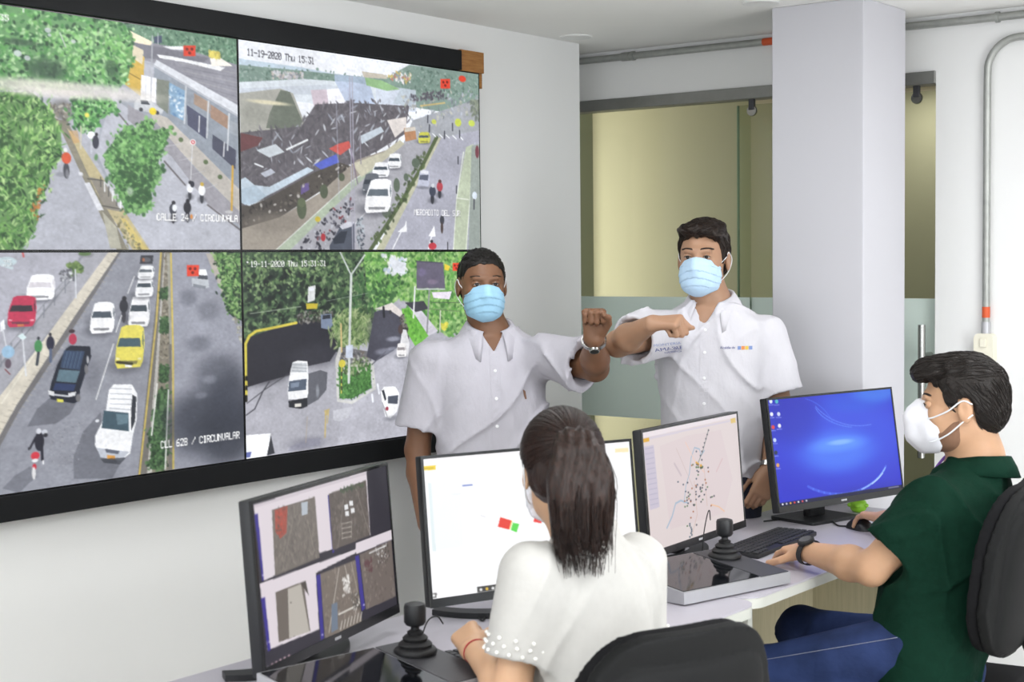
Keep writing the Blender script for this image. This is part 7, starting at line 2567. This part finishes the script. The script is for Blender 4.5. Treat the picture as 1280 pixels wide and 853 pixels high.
    MB().tube(smooth_curve(lp, 5), 0.004, 6).build('lanyard', 'purple', t, smooth=True)
man_green()

# ---- the woman at the near desk, seen from behind
def woman():
    t = tag(empty('person', (-1.68, 2.47, 0)), 'seated woman with long brown ponytail and white knit top, seen from behind', 'person', 'seated operators')
    hf = face_frame((-1.794, 2.508, 1.196), 139, -6, 0, 0.95)
    pelvis = np.array((-1.645, 2.45, 0.56))
    neck = np.array((-1.760, 2.526, 1.066))
    up = unit(neck - pelvis)
    H = float(np.linalg.norm(neck - pelvis))
    az = 172
    f0 = np.array((math.cos(R(az)), math.sin(R(az)), 0.0))
    f0 = unit(f0 - up * float(f0 @ up))
    l0 = np.cross(up, f0)
    tf = Frame(pelvis, l0, f0, up)
    shL, shR = tf.w((0.155, 0.0, H - 0.075)), tf.w((-0.16, 0.0, H - 0.065))
    elL, wrL = (-1.779, 2.317, 0.788), (-1.945, 2.406, 0.828)
    elR = tf.w((-0.235, 0.10, H - 0.31))
    wrR = elR + tf.d((0.02, 0.20, 0.03))
    adds, cuts = head_adds(hf, 0.92)
    body = [p for p in adds]
    body += [(K(hf.w((0, -0.026, -0.055)), tf.w((0, -0.005, H)), 0.048, 0.052), 0.025), (K(tf.w((0, 0, H)), tf.w((0, 0.01, H - 0.1)), 0.052, 0.07), 0.04),
             (LOFT(tf, [(0.0, 0, 0.0, 0.13, 0.09), (H * 0.45, 0, 0.01, 0.115, 0.085), (H - 0.1, 0, 0, 0.135, 0.075), (H - 0.03, 0, 0, 0.08, 0.05)]), 0.03)]
    body += arm_prims(shL, elL, wrL, 0.86) + arm_prims(shR, elR, wrR, 0.86)
    body += hand_prims(wrL, np.array(wrL) - np.array(elL) + np.array((-0.03, 0.05, 0.02)), (-0.2, -0.6, 0.75), 1, [(50, 70, 40)] * 4, [(0.8, 0.45, -0.4), (0.9, 0.0, -0.5), (0.8, -0.3, -0.5)], 0.88)
    body += hand_prims(wrR, tf.d((0.02, 1, -0.1)), (0, 0, 1), -1, [(30, 40, 25)] * 4, TH_FIST, 0.88)
    field_of(body, cuts, 0.0048).mesh('body', 'skin_d', t)
    eyes_and_brows(hf, t, 'hair_dark', 'skin_d', 0.8)
    surgical_mask(hf, t, 'mask_white', 0.004)
    # top
    slL = np.array(shL) + (np.array(elL) - np.array(shL)) * 0.72
    slR = np.array(shR) + (np.array(elR) - np.array(shR)) * 0.66
    secs = [(-0.08, 0, -0.01, 0.165, 0.13), (0.06, 0, 0.0, 0.155, 0.115), (0.20, 0, 0.005, 0.138, 0.102), (0.33, 0, 0.0, 0.152, 0.098), (H - 0.12, 0, -0.004, 0.162, 0.092), (H - 0.06, 0, -0.008, 0.130, 0.076), (H - 0.01, 0, -0.01, 0.075, 0.062), (H + 0.015, 0, -0.01, 0.062, 0.056)]
    A = [(LOFT(tf, secs, 2.2), 0.001), (SLEEVE(shL, slL, 0.066, 0.066), 0.05), (SLEEVE(shR, slR, 0.066, 0.066), 0.05)]
    Cc = [(K(tf.w((0, -0.004, H - 0.004)), tf.w((0, 0.01, H + 0.12)), 0.058, 0.066), 0.004),
          (K(np.array(shL) + (slL - np.array(shL)) * 0.75, slL + (slL - np.array(shL)) * 0.3, 0.048, 0.058), 0.003), (K(np.array(shR) + (slR - np.array(shR)) * 0.75, slR + (slR - np.array(shR)) * 0.3, 0.048, 0.058), 0.003)]
    f = field_of(A, Cc, 0.0055)
    f.warp(folds(0.007, tf, 1.7))
    tp = f.mesh('knit_top', 'knit_white', t)
    # pearl beads sewn round the cuffs
    for s0, s1, nm in ((np.array(shL), slL, 'L'), (np.array(shR), slR, 'R')):
        u = unit(s1 - s0)
        v = unit(np.cross(u, (0.3, 0.2, 1)))
        w = np.cross(u, v)
        pb = MB()
        for row, (back, nn) in enumerate(((0.012, 16), (0.026, 16), (0.040, 12))):
            for k in range(nn):
                a = 2 * math.pi * (k + 0.5 * row) / nn
                c = s1 - u * back + (v * math.cos(a) + w * math.sin(a)) * 0.0675
                pb.lathe([(0.0, -0.0042), (0.003, -0.003), (0.0044, 0.0), (0.003, 0.003), (0.0, 0.0042)], c, 8)
        o = pb.build('pearl_trim', 'pearl', tp, smooth=True)
        o['kind'] = 'stuff'
    # hair: cap pulled back to a tie, strands over it, ponytail
    tab = [(-0.13, -0.072), (-0.05, -0.070), (-0.02, -0.050), (0.010, -0.030), (0.028, -0.020), (0.040, 0.030), (0.055, 0.060), (0.075, 0.070), (0.13, 0.074)]
    short_hair(hf, t, 'hair_woman', 0.010, 0.014, tab, 0.0016, [(E((0, -0.105, 0.045), (0.030, 0.026, 0.030), hf), 0.03)])
    rng = random.Random(5)
    tie = np.array((0.0, -0.122, 0.066))
    st = MB()
    for k in range(900):
        a = rng.uniform(-math.pi, math.pi)
        # start on the hairline, glide over the skull to the tie
        p0 = np.array((0.088 * math.sin(a), -0.016 + 0.112 * math.cos(a), 0.02 + 0.070 * max(0.0, math.cos(a)) - 0.080 * max(0.0, -math.cos(a))))
        c = np.array((0, -0.016, 0.036))
        r_ = np.array((0.0865, 0.108, 0.099)) + rng.uniform(-0.0005, 0.0030)
        bow = rng.uniform(-0.25, 0.25)
        n0, n1 = unit((p0 - c) / r_), unit((tie - c) / r_)
        om = math.acos(max(-1.0, min(1.0, float(n0 @ n1))))
        ax_ = unit(np.cross(n0, n1) + 1e-6)
        pts = []
        for j in range(11):
            u_ = j / 10
            n_ = (n0 * math.sin((1 - u_) * om) + n1 * math.sin(u_ * om)) / max(math.sin(om), 1e-3)
            n_ = unit(n_ + ax_ * bow * 0.12 * math.sin(math.pi * u_))
            q = c + n_ * r_ * (1 + 0.10 * max(0.0, u_ - 0.75) * 4 * 0.5)
            pts.append(hf.w(q))
        st.tube(pts, [0.0013] * 10 + [0.0009], 4, False)
    so = st.build('hair_strands', 'hair_woman', t, smooth=True)
    MB().lathe([(0.017, -0.008), (0.021, -0.004), (0.021, 0.004), (0.017, 0.008)], n=16, mtx=Matrix.Translation(Vector(hf.w(tie))) @ Matrix.Rotation(R(70), 4, 'Y')).build('hair_tie', 'rubber', t, smooth=True)
    core = []
    for j in range(9):
        u_ = j / 8
        y = -0.124 - 0.030 * math.sin(math.pi * min(1, u_ * 1.25) * 0.8) - 0.010 * u_
        z = 0.070 + 0.018 * math.sin(math.pi * min(1.0, u_ * 3)) - 0.195 * max(0.0, u_ - 0.05) * 1.05
        wd = 0.012 + 0.062 * math.sin(min(1.0, u_ * 1.9) * math.pi / 2) * (1 - 0.45 * u_ * u_)
        core.append((0.003 * u_, y, z, wd))
    pc = []
    for (x0, y0, z0, w0), (x1, y1, z1, w1) in zip(core[:-1], core[1:]):
        for o_ in (-0.55, 0.0, 0.55):
            pc.append((K((x0 + o_ * w0, y0, z0), (x1 + o_ * w1, y1, z1), w0 * 0.38, w1 * 0.38, hf), 0.02))
    f = field_of(pc, [], 0.005)
    def strandy(X, Y, Z):
        x, y, z = hf.loc(X, Y, Z)
        return 0.0022 * np.sin(260 * x + 3 * np.sin(22 * z) + 60 * y) + 0.0016 * np.sin(430 * x - 4 * np.sin(17 * z))
    f.warp(strandy)
    f.mesh('ponytail_core', 'hair_woman', t)
    pt = MB()
    for k in range(1300):
        rad = rng.random() ** 0.3
        th = rng.uniform(0, 2 * math.pi)
        ox, oy = rad * math.cos(th), rad * math.sin(th)
        lk = rng.random()
        Lk = rng.uniform(0.185, 0.240) if lk < 0.8 else rng.uniform(0.235, 0.285)
        grp = math.floor(ox * 5) + 3 * math.floor(oy * 2)               # locks wave together
        ph = grp * 1.7 + rng.uniform(-0.35, 0.35)
        curl = 0.016 * math.sin(grp * 2.3) + rng.uniform(-0.005, 0.005)
        drift = 0.010 * math.sin(grp * 4.1) + rng.gauss(0.002, 0.005)
        tipin = -ox * 0.014
        pts, rr = [], []
        for j in range(15):
            u_ = j / 14
            wd = 0.012 + 0.064 * math.sin(min(1.0, u_ * 1.9) * math.pi / 2) * (1 - 0.16 * u_ * u_)
            x = ox * wd + curl * math.sin(4.5 * u_ + ph) * u_ ** 1.5 + drift * u_ + tipin * u_ ** 3
            y = -0.124 - 0.030 * math.sin(math.pi * min(1, u_ * 1.25) * 0.8) + oy * wd * 0.42 - 0.010 * u_ + curl * 0.6 * math.cos(5 * u_ + ph) * u_ * u_
            z = 0.070 + 0.018 * math.sin(math.pi * min(1.0, u_ * 3)) - Lk * max(0.0, u_ - 0.05) * 1.05
            pts.append(hf.w((x, y, z)))
            rr.append(0.0012 * (1 - 0.6 * u_))
        pt.tube(pts, rr, 3, False)
    po = pt.build('ponytail', 'hair_woman', t, smooth=True)
    po['kind'] = 'stuff'
    so['kind'] = 'stuff'
    # trousers and shoes under the desk, red thread at the wrist
    hl = [tf.w((0.085, 0.03, 0.0)), tf.w((-0.085, 0.03, 0.0))]
    kn = [np.array((-2.00, 2.47, 0.55)), np.array((-1.96, 2.66, 0.55))]
    an = [np.array((-1.98, 2.47, 0.09)), np.array((-1.94, 2.66, 0.09))]
    trousers(t, pelvis, hl, kn, an, 'navy', (0.165, 0.12), fr=tf, h=0.010)
    shoes(t, an, az)
    ax = unit(np.array(wrL) - np.array(elL))
    v = unit(np.cross(ax, (0, 0, 1)))
    w = np.cross(ax, v)
    ring = [np.array(wrL) - ax * 0.01 + (v * math.cos(a) + w * math.sin(a)) * 0.0262 for a in np.linspace(0, 2 * math.pi, 21)]
    MB().tube(ring, 0.0016, 6).build('thread_bracelet', 'red_thread', t, smooth=True)
woman()
print('scene built in %.1f s' % (time.time() - T0))
